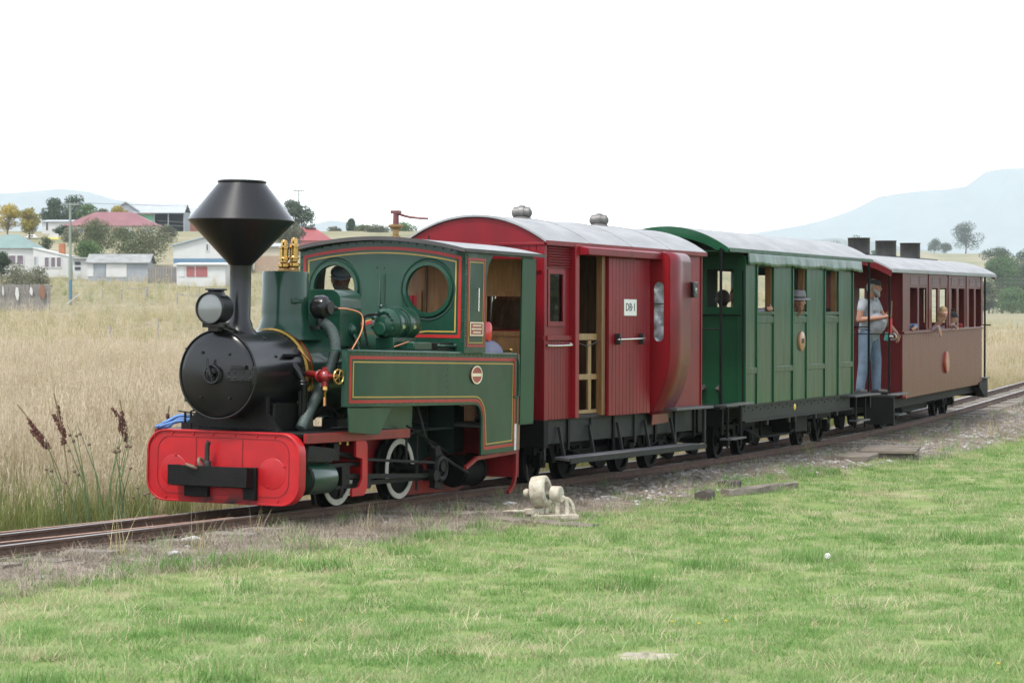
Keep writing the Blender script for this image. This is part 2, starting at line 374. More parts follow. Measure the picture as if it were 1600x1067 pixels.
fan = [(int(idx[0,k]),int(idx[0,(k+1)%nA]),nR*nA) for k in range(nA)]
me = bpy.data.meshes.new('ground'); me.from_pydata(V_.tolist(), [], [tuple(r[::-1]) for r in q.tolist()]+fan)
bm = bmesh.new(); bm.from_mesh(me); bmesh.ops.recalc_face_normals(bm, faces=bm.faces)
if sum(f.normal.z for f in bm.faces) < 0: bmesh.ops.reverse_faces(bm, faces=bm.faces)
bm.to_mesh(me); bm.free()
me.polygons.foreach_set('use_smooth',[True]*len(me.polygons))
zs, zn, zl, zd = zones(V_[:,0], V_[:,1])
ca = me.color_attributes.new('zone','FLOAT_COLOR','POINT'); far = np.clip((np.hypot(V_[:,0],V_[:,1])-180)/120,0,1)
bed_shade = np.clip((.62-np.abs(zn))/.15,0,1)  # under-train shade painted into the track bed, along the whole line
ca.data.foreach_set('color', np.stack([zl,zd,far,np.ones_like(zl)],-1).ravel())
me.attributes.new('bed_shade','FLOAT','POINT').data.foreach_set('value', bed_shade)
def ground_mat():
    m = bpy.data.materials.new('ground_cover'); m.use_nodes = True; n = m.node_tree; p = n.nodes['Principled BSDF']; p.inputs['Roughness'].default_value = .95; p.inputs['Specular IOR Level'].default_value = .15
    at_ = n.nodes.new('ShaderNodeVertexColor'); at_.layer_name = 'zone'; sp = n.nodes.new('ShaderNodeSeparateColor'); n.links.new(at_.outputs[0], sp.inputs[0])
    tc = n.nodes.new('ShaderNodeTexCoord')
    def noise(sc, det=8, ro=.65):
        z = n.nodes.new('ShaderNodeTexNoise'); z.inputs['Scale'].default_value = sc; z.inputs['Detail'].default_value = det; z.inputs['Roughness'].default_value = ro; n.links.new(tc.outputs['Object'], z.inputs['Vector']); return z.outputs[0]
    def ramp(src, stops):
        r = n.nodes.new('ShaderNodeValToRGB'); e = r.color_ramp.elements
        e[0].position, e[0].color = stops[0][0], (*stops[0][1],1); e[1].position, e[1].color = stops[-1][0], (*stops[-1][1],1)
        for po, c in stops[1:-1]: x = e.new(po); x.color = (*c,1)
        n.links.new(src, r.inputs[0]); return r.outputs[0]
    def mix(f, a, b):
        x = n.nodes.new('ShaderNodeMixRGB'); n.links.new(f, x.inputs[0]); n.links.new(a, x.inputs[1]); n.links.new(b, x.inputs[2]); return x.outputs[0]
    lawn = ramp(noise(2.2), [(.3,(.12,.18,.05)),(.5,(.17,.22,.075)),(.68,(.27,.25,.15))])
    dirt = ramp(noise(9), [(.3,(.10,.08,.06)),(.5,(.17,.14,.11)),(.7,(.27,.24,.20))])
    dry = ramp(noise(.8), [(.3,(.12,.10,.05)),(.5,(.18,.15,.085)),(.7,(.26,.22,.14))])
    fpas = ramp(noise(.05), [(.35,(.13,.14,.07)),(.5,(.19,.175,.105)),(.65,(.25,.22,.15))])
    dry = mix(sp.outputs[2], dry, fpas)
    oa = n.nodes.new('ShaderNodeAttribute'); oa.attribute_name = 'bed_shade'; shade_tone = ramp(noise(14), [(.3,(.018,.016,.014)),(.5,(.035,.03,.026)),(.75,(.08,.07,.06))]); dirt = mix(oa.outputs['Fac'], dirt, shade_tone)  # dark tones of the painted bed shade, mixed over the dirt
    c = mix(sp.outputs[0], dirt, lawn); c = mix(sp.outputs[1], c, dry); n.links.new(c, p.inputs['Base Color'])
    bp = n.nodes.new('ShaderNodeBump'); bp.inputs['Strength'].default_value = .6; bp.inputs['Distance'].default_value = .03; n.links.new(noise(30,6), bp.inputs['Height']); n.links.new(bp.outputs[0], p.inputs['Normal'])
    return m
GMAT = ground_mat()
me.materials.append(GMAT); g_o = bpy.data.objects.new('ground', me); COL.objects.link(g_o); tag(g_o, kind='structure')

# ------------------------------------------------------------------ track: rails and sleepers
RAILM = mat('rusty_rail', (.085,.045,.03), .75, vary=.3, scale=6, bump=.25, bscale=50)
RAILT = mat('worn_rail_head', (.27,.25,.235), .42, metal=.6, vary=.15, scale=5)
RAILO = mat('dull_rail_head', (.22,.12,.08), .6, vary=.25, scale=8)
SLEEP = mat('weathered_sleeper', (.17,.15,.125), .9, vary=.35, scale=5, bump=.7, bscale=18, stretch=(1,6,6), dirt=.3, dirt_rgb=(.05,.045,.04))
tr_o = empty('railway_track', None, 'narrow gauge railway track with rusty rails on old timber sleepers', 'railway track', kind='structure')
prof = [(-.045,-.085),(.045,-.085),(.045,-.076),(.008,-.068),(.008,-.026),(.026,-.020),(.026,-.003),(-.026,-.003),(-.026,-.020),(-.008,-.026),(-.008,-.068),(-.045,-.076)]
def rail(sa, sb, nf, headm):
    m = MB(); S_ = list(np.arange(sa,sb,.4))+[sb]; rows = []
    for s in S_:
        n0 = nf(s); rows.append([tuple(track_pt(s,n0+a,b)) for a,b in prof+[prof[0]]])
    m.sheet(rows); r = obj('rail', m, RAILM, tr_o, ang=30)
    m = MB(); m.sheet([[tuple(track_pt(s,nf(s)+a,b)) for a,b in ((-.024,-.0025),(-.016,.0005),(.016,.0005),(.024,-.0025))] for s in S_]); obj('rail_head', m, headm, r)
rail(-20,60,lambda s: .33,RAILT); rail(-20,60,lambda s: -.33,RAILT)
dv = lambda s: .17*(max(0,-1.6-s)/3.5)**1.6
rail(-18,-1.7,lambda s: .275-dv(s),RAILO); rail(-18,-1.7,lambda s: -.395-dv(s)*.8,RAILO)
slm = []
for k in range(4):
    m = MB(); m.box(-.76,.76,-.10,.10,-.13,0); b = m.mesh('sleeper'); 
    for v in b.vertices: v.co += Vector((rnd.uniform(-.025,.025),rnd.uniform(-.012,.012),rnd.uniform(-.012,.008)))
    b.materials.append(SLEEP); slm.append(b)
s = -14.; k = 0
while s < 44:
    o = bpy.data.objects.new('sleeper', slm[k%4]); COL.objects.link(o); o.parent = tr_o
    M_ = track_frame(s); M_ = M_ @ Matrix.Translation((rnd.uniform(-.04,.06),0,-.092+rnd.uniform(-.012,.008))) @ Matrix.Rotation(radians(rnd.uniform(-4,4)),4,'Z'); o.matrix_world = M_
    s += rnd.uniform(.56,.68); k += 1

# ------------------------------------------------------------------ scattered cover: instanced on points by geometry nodes
def leafmat(name, stops, rough=.6, trans=.25, big=.6):
    m = bpy.data.materials.new(name); m.use_nodes = True; n = m.node_tree; p = n.nodes['Principled BSDF']; p.inputs['Roughness'].default_value = rough; p.inputs['Specular IOR Level'].default_value = .25
    oi = n.nodes.new('ShaderNodeObjectInfo'); tc = n.nodes.new('ShaderNodeNewGeometry'); nz = n.nodes.new('ShaderNodeTexNoise'); nz.inputs['Scale'].default_value = big; nz.inputs['Detail'].default_value = 4; n.links.new(tc.outputs['Position'], nz.inputs['Vector'])
    ad = n.nodes.new('ShaderNodeMath'); ad.operation = 'MULTIPLY_ADD'; ad.inputs[1].default_value = .45; n.links.new(oi.outputs['Random'], ad.inputs[0])
    mu = n.nodes.new('ShaderNodeMath'); mu.operation = 'MULTIPLY_ADD'; mu.inputs[1].default_value = 1.5; mu.inputs[2].default_value = -.48; n.links.new(nz.outputs[0], mu.inputs[0]); n.links.new(mu.outputs[0], ad.inputs[2])
    r = n.nodes.new('ShaderNodeValToRGB'); e = r.color_ramp.elements; e[0].position, e[0].color = stops[0][0], (*stops[0][1],1); e[1].position, e[1].color = stops[-1][0], (*stops[-1][1],1)
    for po, c in stops[1:-1]: x = e.new(po); x.color = (*c,1)
    n.links.new(ad.outputs[0], r.inputs[0]); n.links.new(r.outputs[0], p.inputs['Base Color'])
    if trans:
        tb = n.nodes.new('ShaderNodeBsdfTranslucent'); n.links.new(r.outputs[0], tb.inputs[0]); mx = n.nodes.new('ShaderNodeMixShader'); mx.inputs[0].default_value = trans; out = n.nodes['Material Output']
        n.links.new(p.outputs[0], mx.inputs[1]); n.links.new(tb.outputs[0], mx.inputs[2]); n.links.new(mx.outputs[0], out.inputs[0])
    return m
def tuft(name, nb, h0, h1, rad, lean, w, M_, segs=3, droop=.4, seed=0, heads=0, flat=0.):
    r = random.Random(seed); m = MB()
    for b in range(nb):
        a = r.uniform(0,2*pi); rr = rad*sqrt(r.random()); ox, oy = rr*cos(a), rr*sin(a); h = r.uniform(h0,h1); d = r.uniform(0,2*pi); le = r.uniform(.1,1)*lean; ww = w*r.uniform(.6,1.2)
        px_, py_ = -sin(d), cos(d); tw = r.uniform(-.6,.6); pts = []
        for k in range(segs+1):
            t = k/segs; f = le*(t+droop*t*t); z = h*(t-flat*t*t*.6-droop*le*.35*t*t)
            wid = ww*(1-t)**.7 if k < segs else .0; pts.append((ox+cos(d)*f*h, oy+sin(d)*f*h, z, wid, px_+tw*cos(d)*t, py_+tw*sin(d)*t))
        vs = []; fs = []
        for k, (x,y,z,wid,ax,ay) in enumerate(pts):
            if k < segs: vs += [(x-ax*wid/2,y-ay*wid/2,z),(x+ax*wid/2,y+ay*wid/2,z)]
            else: vs.append((x,y,z))
        for k in range(segs-1): fs.append((2*k,2*k+1,2*k+3,2*k+2))
        fs.append((2*segs-2,2*segs-1,2*segs)); m.cur = 0; m.add(vs,fs)
        if heads and b < heads:
            x,y,z = pts[-1][:3]; L = r.uniform(.08,.16); m.cur = 1
            for q in range(7):
                t = q/7; aa = r.uniform(0,2*pi); e = r.uniform(.008,.017)*(1-.6*t); zz = z-L*(.7-t); xx = x+cos(d)*le*h*.25*(t-.7)*.3; yy = y+sin(d)*le*h*.25*(t-.7)*.3
                m.add([(xx,yy,zz),(xx+e*cos(aa)-.003*sin(aa),yy+e*sin(aa)+.003*cos(aa),zz+.02),(xx+e*.3*cos(aa),yy+e*.3*sin(aa),zz+.045)],[(0,1,2)])
    me = m.mesh(name, smooth=False, fix=False)
    for x in (M_ if isinstance(M_,(list,tuple)) else [M_]): me.materials.append(x)
    o = bpy.data.objects.new(name, me); return o
def scatter(name, pts, srcs, kinds, scale, rotz, label, tilt=None, matl=None):
    c = bpy.data.collections.new(name+'_pieces')
    for k, o in enumerate(srcs): o.name = '%s_%02d' % (name+'_piece', k); c.objects.link(o)
    me = bpy.data.meshes.new(name); me.from_pydata([tuple(p) for p in pts], [], [])
    for an_, ty, da in (('kind','INT',np.asarray(kinds,int)),('size','FLOAT',np.asarray(scale,float)),('turn','FLOAT',np.asarray(rotz,float)),('tilt','FLOAT',np.asarray(tilt if tilt is not None else np.zeros(len(pts)),float))):
        me.attributes.new(an_,ty,'POINT').data.foreach_set('value', da)
    o = bpy.data.objects.new(name, me); COL.objects.link(o); tag(o, label, None, None, 'stuff')
    ng = bpy.data.node_groups.new(name,'GeometryNodeTree'); ng.interface.new_socket('Geometry', in_out='INPUT', socket_type='NodeSocketGeometry'); ng.interface.new_socket('Geometry', in_out='OUTPUT', socket_type='NodeSocketGeometry')
    N = ng.nodes; gi = N.new('NodeGroupInput'); go = N.new('NodeGroupOutput'); ip = N.new('GeometryNodeInstanceOnPoints'); ci = N.new('GeometryNodeCollectionInfo'); ci.inputs['Collection'].default_value = c; ci.inputs['Separate Children'].default_value = True; ci.inputs['Reset Children'].default_value = True
    def attr(nm, ty):
        a = N.new('GeometryNodeInputNamedAttribute'); a.data_type = ty; a.inputs['Name'].default_value = nm; return a.outputs['Attribute']
    m2p = N.new('GeometryNodeMeshToPoints'); ng.links.new(gi.outputs[0], m2p.inputs[0]); ng.links.new(m2p.outputs[0], ip.inputs['Points']); ng.links.new(ci.outputs[0], ip.inputs['Instance']); ip.inputs['Pick Instance'].default_value = True
    ng.links.new(attr('kind','INT'), ip.inputs['Instance Index']); ng.links.new(attr('size','FLOAT'), ip.inputs['Scale'])
    cx_ = N.new('ShaderNodeCombineXYZ'); ng.links.new(attr('turn','FLOAT'), cx_.inputs[2]); ng.links.new(attr('tilt','FLOAT'), cx_.inputs[0]); ng.links.new(cx_.outputs[0], ip.inputs['Rotation'])
    ng.links.new(ip.outputs[0], go.inputs[0]); o.modifiers.new('scatter','NODES').node_group = ng; return o
NPR = np.random.RandomState(3)
def polar(n, y0, y1, p, a0=-14.5, a1=14.5):
    """random ground points, denser near"""
    u = NPR.rand(n); e = 2-p; r = (y0**e+u*(y1**e-y0**e))**(1/e); a = np.radians(a0+(a1-a0)*NPR.rand(n)); return r*np.sin(a), r*np.cos(a)
# lawn
GR1 = leafmat('lawn_grass', [(.0,(.075,.17,.034)),(.35,(.145,.27,.07)),(.65,(.225,.32,.12)),(1.,(.43,.41,.25))], .6, .45, 1.6)
GR2 = leafmat('lawn_straw', [(.0,(.34,.30,.17)),(1.,(.50,.45,.30))], .7, .35, .9)
src = [tuft('lawn',28,.022,.048,.09,1.1,.0046,GR1,seed=1), tuft('lawn',26,.028,.060,.09,1.0,.0048,GR1,seed=2), tuft('lawn',24,.015,.038,.10,1.6,.0058,GR1,seed=3), tuft('lawn',34,.05,.105,.10,.8,.0058,GR1,seed=4), tuft('lawn',16,.03,.07,.10,1.5,.0042,GR2,seed=5)]
x, y = polar(52000,12.5,62,1.15); s_, n_, lw, dr_ = zones(x,y); thin = fbm(x,y,1.2,3,21)
PATCH = [(*gpx(1010,1024).xy,.23,.34),(*gpx(872,890).xy,.10,.22),(*gpx(1090,968).xy,.10,.2),(*gpx(1440,792).xy,.16,.4),(*gpx(300,965).xy,.14,.25),(*gpx(1285,790).xy,.2,.5),(*gpx(820,962).xy,.06,.14)]
bare = np.ones(len(x),bool)
for a_,b_,c_,d_ in PATCH: bare &= ((x-a_)/c_)**2+((y-b_)/d_)**2 > 1+.35*fbm(x,y,9.,2,5)
keep = bare & (lw*(1-dr_) > NPR.rand(len(x))*.9+.1) & (NPR.rand(len(x)) < .97-.35*(thin > .75)); x, y, th, nn, ss_ = x[keep], y[keep], thin[keep], n_[keep], s_[keep]
edge = np.clip(1-(nn-np.interp(ss_,NB_S,NB_N))/.7,0,1)*(fbm(x,y,1.1,2,8) > .1)
kd = NPR.choice([0,1,2,4],len(x),p=[.33,.27,.26,.14]); rich = fbm(x,y,2.6,3,31); kd[(rich > .8) & (NPR.rand(len(x)) < .45)] = 3; kd[(th > .6) & (NPR.rand(len(x)) < .45)] = 4
kd[(edge > .5) & (NPR.rand(len(x)) < .35)] = 3
scatter('mown_grass', np.stack([x,y,ground_z(x,y)-.005],-1), src, kd, NPR.uniform(.75,1.35,len(x))*(1+.14*np.clip(rich,-1,1)+.15*edge), NPR.rand(len(x))*2*pi, 'short green mown grass filling the foreground', NPR.uniform(-.15,.15,len(x)))
# dry field
DG1 = leafmat('straw_stems', [(.0,(.25,.205,.095)),(.5,(.42,.36,.20)),(1.,(.60,.54,.38))], .7, .38, .7)
DG2 = leafmat('straw_heads', [(.0,(.40,.31,.20)),(1.,(.66,.57,.43))], .8, .4, .7)
DG3 = leafmat('green_stems', [(.0,(.13,.17,.045)),(.6,(.22,.24,.08)),(1.,(.34,.31,.14))], .6, .3, .3)
src = [tuft('dry',34,.45,.85,.16,.35,.0060,[DG1,DG2],4,seed=11,heads=16), tuft('dry',30,.55,1.0,.15,.28,.0055,[DG1,DG2],4,seed=12,heads=18), tuft('dry',36,.30,.6,.18,.6,.0070,[DG1,DG2],4,seed=13,heads=6), tuft('dry',34,.35,.75,.15,.45,.0070,[DG3,DG2],4,seed=14,heads=5), tuft('dry',30,.25,.5,.16,.7,.0080,[DG3,DG2],4,seed=15)]
x, y = polar(60000,17,110,1.35,-15.5,15.5); s_, n_, lw, dr_ = zones(x,y); hid = (n_ < -14) & (s_ > 6) & (s_ < 30) & (NPR.rand(len(x)) < .0)
k_ = (dr_ > NPR.rand(len(x))) & ((n_ < -1.22) | (np.hypot(x,y) > 60)) & ~hid & (np.hypot(x,y) < 110); x, y, n_, s_ = x[k_], y[k_], n_[k_], s_[k_]
gr = fbm(x,y,.35,3,41)+np.clip(1.4+n_*.35,-.5,1.)*.8; kd = NPR.choice([0,1,2],len(x),p=[.42,.33,.25]); g_ = gr+NPR.uniform(-.5,.5,len(x)) > .48; kd[g_] = NPR.choice([3,4],int(g_.sum()))
d_ = np.hypot(x,y); hgt = (.78+.30*fbm(x,y,.5,3,47)+.22*fbm(x,y,1.7,2,48))*np.clip(.72+(-n_-1)*.18,.7,1.0)
mown = np.clip((d_-85)/10,0,1)
scatter('dry_field_grass', np.stack([x,y,ground_z(x,y)-.01],-1), src, kd, hgt*NPR.uniform(.75,1.25,len(x))*(1+np.clip((d_-40)/60,0,1)*.35)*(1-.35*mown), NPR.rand(len(x))*2*pi, 'tall straw coloured grass covering the field beyond the track', NPR.uniform(-.12,.12,len(x)))
tall = [tuft('stalk',12,.75,1.15,.13,.35,.0085,[DG2,DG2],5,seed=61,heads=12,droop=.7), tuft('stalk',10,.65,1.0,.16,.55,.009,[DG1,DG2],5,seed=62,heads=8,droop=.8), tuft('stalk',14,.4,.8,.14,.7,.010,[DG3,DG2],4,seed=63,droop=.6)]
x2, y2 = polar(9000,17,75,1.3,-15.5,15.5); s2, n2, l2, d2_ = zones(x2,y2); c2 = fbm(x2,y2,1.1,3,71); k2 = (d2_ > .6) & (n2 < -1.4) & (c2 > .05); x2, y2 = x2[k2], y2[k2]
scatter('tall_straw_stalks', np.stack([x2,y2,ground_z(x2,y2)-.01],-1), tall, NPR.choice([0,1,2],len(x2),p=[.4,.35,.25]), NPR.uniform(.6,1.1,len(x2)), NPR.rand(len(x2))*2*pi, 'clumps of tall pale straw standing above the field grass', NPR.uniform(-.2,.2,len(x2)))
x, y = polar(16000,100,330,1.5,-15.5,15.5); k_ = (x/y < .17)|(fbm(x,y,.1,2,9) > -.2); x, y = x[k_], y[k_]; kd = NPR.choice([0,2,3,4],len(x),p=[.35,.4,.12,.13])
pat = fbm(x,y,.03,3,77); sz = NPR.uniform(.9,1.7,len(x))*np.where(pat > .1,1.1,.5)
scatter('far_field_grass', np.stack([x,y,ground_z(x,y)-.02],-1), src=[], srcs=[o.copy() for o in src], kinds=kd, scale=sz, rotz=NPR.rand(len(x))*2*pi, label='distant dry pasture grass below the houses') if False else scatter('far_field_grass', np.stack([x,y,ground_z(x,y)-.02],-1), [o.copy() for o in src], kd, sz, NPR.rand(len(x))*2*pi, 'distant dry pasture grass below the houses')
# dead litter and sparse tufts beside the rails
LT1 = leafmat('grey_litter', [(.0,(.17,.14,.10)),(.5,(.26,.22,.17)),(1.,(.40,.35,.28))], .85, .15, 1.5)
src = [tuft('litter',30,.04,.10,.14,2.2,.0042,LT1,3,seed=21,droop=.9), tuft('litter',26,.05,.14,.12,1.2,.0040,LT1,4,seed=22), tuft('litter',14,.08,.18,.08,.6,.0055,GR1,3,seed=23), tuft('litter',18,.18,.38,.07,.5,.0048,DG1,4,seed=24)]
P_ = []; K_ = []
for k in range(9500):
    s = NPR.uniform(-13,34); nb = np.interp(s,NB_S,NB_N); n = NPR.uniform(-1.2,nb+.35)
    if abs(n) < .42: 
        if NPR.rand() > .35: continue
        kk = 0
    else: kk = NPR.choice([0,1,2,3],p=[.64,.285,.07,.005])
    pr = (1.0 if s < 3.5 else .42) if n > 0 else .6
    if NPR.rand() > pr: continue
    if abs(n) < .55 and kk in (1,3): kk = 0
    p = track_pt(s,n); P_.append((p.x,p.y,0)); K_.append(kk)
P_ = np.array(P_); P_[:,2] = ground_z(P_[:,0],P_[:,1])-.004
scatter('dead_grass_litter', P_, src, K_, NPR.uniform(.6,1.25,len(P_)), NPR.rand(len(P_))*2*pi, 'grey dead grass lying along the rails')
# ballast stones
def stone(name, seed, M_):
    r = random.Random(seed); b = bmesh.new(); bmesh.ops.create_icosphere(b, subdivisions=1, radius=1)
    for v in b.verts: v.co = Vector((v.co.x*1.2,v.co.y*.9,v.co.z*.62))*r.uniform(.72,1.15)
    me = bpy.data.meshes.new(name); b.to_mesh(me); b.free(); me.materials.append(M_); return bpy.data.objects.new(name, me)
STN = leafmat('ballast_stone', [(.0,(.13,.12,.11)),(.5,(.25,.235,.22)),(.8,(.40,.385,.37)),(1.,(.22,.15,.10))], .85, 0, 9.)
P_ = []; Z_ = []
for k in range(11000):
    s = NPR.uniform(-13,45); nb = np.interp(s,NB_S,NB_N); n = NPR.uniform(-1.1,nb+.15); p = track_pt(s,n)
    cl = float(fbm(np.array([p.x]),np.array([p.y]),1.6,3,61)[0]); pr = np.interp(s,[-13,0,3,5,24,30,45],[.10,.16,.25,.85,.9,.6,.4])
    if NPR.rand() > pr or cl < -.1-.5*(s > 4): continue
    P_.append((p.x,p.y,0)); Z_.append(NPR.uniform(.011,.034)*(1.25 if s > 4 else 1.))
P_ = np.array(P_); P_[:,2] = ground_z(P_[:,0],P_[:,1])+.004
scatter('ballast_stones', P_, [stone('st',k,STN) for k in range(5)], NPR.randint(0,5,len(P_)), Z_, NPR.rand(len(P_))*2*pi, 'grey ballast stones scattered beside the rails', NPR.uniform(-.5,.5,len(P_)))
# ================================================================== locomotive  (x = near side, y = back, z = up)
LM = track_frame(1.2, .4, 0.7)
loco = empty('steam_locomotive', LM, 'small green steam locomotive with black diamond chimney and red buffer beam', 'locomotive')
def rivets(mb, pts, axis, r=.011, h=.008):
    ax = Vector(axis)
    for p in pts: mb.lathe([(0,h),(r*.6,h*.85),(r,h*.2),(r,-.002)], p, axis, 6)
    return mb
# ---- buffer beam with its coupling
BY = -2.64
m = MB(); m.plate(rrect(-.775,.775,.075,.705,.185,8), 'y', BY, BY+.10)
beam = obj('buffer_beam', m, SREDB, loco, bevel=.012)
m = MB(); m.ribbon(rrect(-.765,.765,.085,.695,.178,8), .018, 'y', BY-.014, BY+.001, closed=True)
obj('rim', m, SREDB, beam, bevel=.004)
m = MB(); m.ribbon(rrect(-.665,.665,.15,.645,.13,6), .006, 'y', BY-.004, BY+.001, closed=True)
for x in (-.27,.20): m.box(x-.004,x+.004,BY-.004,BY+.001,.16,.64)
obj('panel_seam', m, FRED, beam)
for x in (-.50,.50):
    m = MB(); m.lathe([(0,.003),(.130,.003),(.134,.002),(.137,-.001)], (x,BY,.35), (0,-1,0), 28); obj('boss_plate', m, SREDB, beam)
for x, z in ((-.70,.64),(-.52,.67),(-.3,.672),(-.1,.672),(.12,.672),(.34,.672),(.52,.67),(.70,.13),(-.58,.11),(.56,.12),(-.55,.23),(.62,.42),(-.48,.48),(.46,.24)):
    obj('bolt', MB().lathe([(0,.012),(.010,.010),(.013,-.001)], (x,BY,z), (0,-1,0), 8), SREDB, beam)
m = MB(); m.sheet([[(-.46+.80*k/14, BY-.16+.025*cos((k/14-.5)*pi), z) for k in range(15)] for z in (.235,.40)])
m2 = MB(); 
fr = [(-.46+.80*k/14, BY-.16-.03*cos((k/14-.5)*pi)) for k in range(15)]; bk = [(x, y+.022) for x, y in reversed(fr)]
m2.plate(fr+bk, 'z', .235, .405)
coup = obj('coupling_block', m2, OILBLK, loco, bevel=.006)
m = MB()
for x0, x1 in ((-.46,-.435),(.315,.34)): m.box(x0,x1,BY-.16,BY-.002,.235,.40)
m.box(-.43,.31,BY-.15,BY-.004,.225,.242)
obj('bracket', m, OILBLK, coup, bevel=.004)
for x0, x1, z0, z1 in ((-.36,-.12,.13,.232),(.24,.36,.12,.40)):
    obj('mounting_plate', MB().box(x0,x1,BY-.05,BY-.004,z0,z1), OILBLK, coup, bevel=.004)
m = MB(); m.tube(smooth_path([(-.11,BY-.08,.36),(-.11,BY-.08,.50),(-.105,BY-.085,.58),(-.09,BY-.085,.61)],5), .022, 10); m.lathe([(.038,0),(.038,.03),(.03,.045),(0,.045)],(-.11,BY-.08,.40),(0,0,1),12)
obj('coupling_pin', m, IRON, coup)
m = MB(); m.torus((-.20,BY-.17,.395),(.3,.2,1),.055,.014,18,7); m.torus((-.13,BY-.13,.42),(.9,.1,.4),.05,.014,18,7); obj('shackle_ring', m, mat('rusty_ring',(.12,.075,.05),.7,vary=.3,scale=20), coup)
# ---- platform and frames
obj('front_platform', MB().box(-.74,.74,BY+.10,-.95,.685,.705), OILBLK, loco, bevel=.005)
obj('running_board_edge', MB().box(.742,.775,BY+.103,-.62,.615,.70), FRED, loco, bevel=.004)
obj('running_board_edge', MB().box(-.775,-.742,BY+.103,-.62,.615,.70), FRED, loco, bevel=.004)
m = MB()
for x in (-.23,.21): m.plate([(-2.54,.25),(-2.54,.68),(.9,.68),(1.45,.40),(1.45,.14),(.7,.12),(.4,.25)],'x',x,x+.02)
obj('frame_plate', m, FRED, loco)
for y_ in (-1.9,-.7,.6): obj('cross_stay', MB().box(-.21,.21,y_,y_+.03,.2,.6), OILBLK, loco)
obj('dark_fill_box', MB().box(-.20,.20,-2.35,.55,.16,.66), UNDER, loco)  # black box added between the frames to darken the gaps
m = MB(); m.plate([(-2.55,.705),(-2.42,.80),(-2.40,.95),(-2.0,.95),(-1.98,.80),(-1.9,.705)],'x',-.37,.37); 
obj('smokebox_saddle', m, OILBLK, loco, bevel=.01)
m = MB(); m.plate([(-.50,.705),(-.36,.86),(-.36,1.0),(.36,1.0),(.36,.86),(.50,.705)],'y',-2.52,-2.46)
rivets(m,[(x,-2.52,.73) for x in np.linspace(-.42,.42,9)],(0,-1,0)); obj('saddle_front_plate', m, OILBLK, loco, bevel=.004)
obj('saddle_side_plate', MB().plate([(-2.05,.705),(-2.05,1.05),(-1.86,1.05),(-1.80,.705)],'x',.40,.425), LBLACK, loco, bevel=.004)
# ---- smokebox
SZ, SR, SY0, SY1 = 1.195, .385, -2.74, -1.87
m = MB(); m.lathe([(SR-.03,0),(SR,0),(SR,SY1-SY0)],(0,SY0,SZ),(0,1,0),64)
sb = obj('smokebox', m, LBLACK, loco, ang=50)
m = MB(); m.lathe([(0,.055),(.10,.05),(.22,.036),(.32,.016),(.365,.002),(.372,-.01),(.372,-.03)],(0,SY0-.012,SZ),(0,-1,0),64)
door = obj('smokebox_door', m, LBLACK, loco, ang=60)
m = MB(); m.torus((0,SY0-.004,SZ),(0,1,0),SR-.002,.010,64,8); obj('door_rim', m, LBLACK, door)
m = MB(); DY = SY0-.095
m.torus((-.005,DY,SZ),(0,1,0),.075,.011,28,8)
for a in (30,150,270): m.tube([(-.005,DY,SZ),(-.005+.075*cos(radians(a)),DY,SZ+.075*sin(radians(a)))],.009,6)
m.cyl((-.005,DY-.02,SZ),(-.005,SY0-.05,SZ),.022,n=12)
m.tube([(-.005,DY-.03,SZ),(-.03,DY-.03,SZ+.07),(-.035,DY-.03,SZ+.14)],.013,8)
obj('door_handwheel', m, LBLACK, door)
m = MB()
m.plate([(.12,SZ+.02),(.17,SZ+.055),(.40,SZ+.045),(.40,SZ-.045),(.17,SZ-.055),(.12,SZ-.02)],'y',SY0-.075,SY0-.015)
m.box(.18,.32,SY0-.09,SY0-.03,SZ+.05,SZ+.085); rivets(m,[(x,SY0-.076,SZ+z) for x in (.16,.22,.30,.37) for z in (-.025,.025)],(0,-1,0),.012)
m.cyl((.395,SY0-.05,SZ-.075),(.395,SY0-.05,SZ+.075),.02,n=10)
obj('door_hinge', m, LBLACK, door, bevel=.003)
for x, z in ((-.13,.19),(.14,.18),(-.14,-.20),(.15,-.20)): obj('stud', MB().lathe([(0,.03),(.012,.027),(.015,.0)],(x,SY0-.035,SZ+z),(0,-1,0),8), LBLACK, door)
m = MB()
for a in range(-40,221,6):
    t = radians(a)
    for y in (SY1-.045,): m.lathe([(0,.010),(.008,.008),(.011,0)],(SR*cos(t),y,SZ+SR*sin(t)),(cos(t),0,sin(t)),6)
for a in (25,55,80,110): 
    t = radians(a); m.lathe([(0,.016),(.012,.013),(.016,0)],(SR*cos(t),-2.35,SZ+SR*sin(t)),(cos(t),0,sin(t)),6)
m.box(.33,.40,-2.22,-2.02,SZ+.16,SZ+.185)
obj('rivet_ring', m, LBLACK, sb)
m = MB(); m.tube(smooth_path([(.36,-2.08,1.29),(.42,-2.06,1.20),(.45,-2.04,1.10),(.44,-2.02,.95),(.42,-2.0,.71)],6),.032,12); m.torus((.445,-2.045,1.14),(.1,0,1),.034,.012,14,6); m.torus((.447,-2.042,1.115),(.1,0,1),.034,.012,14,6)
obj('blast_pipe', m, LBLACK, sb)
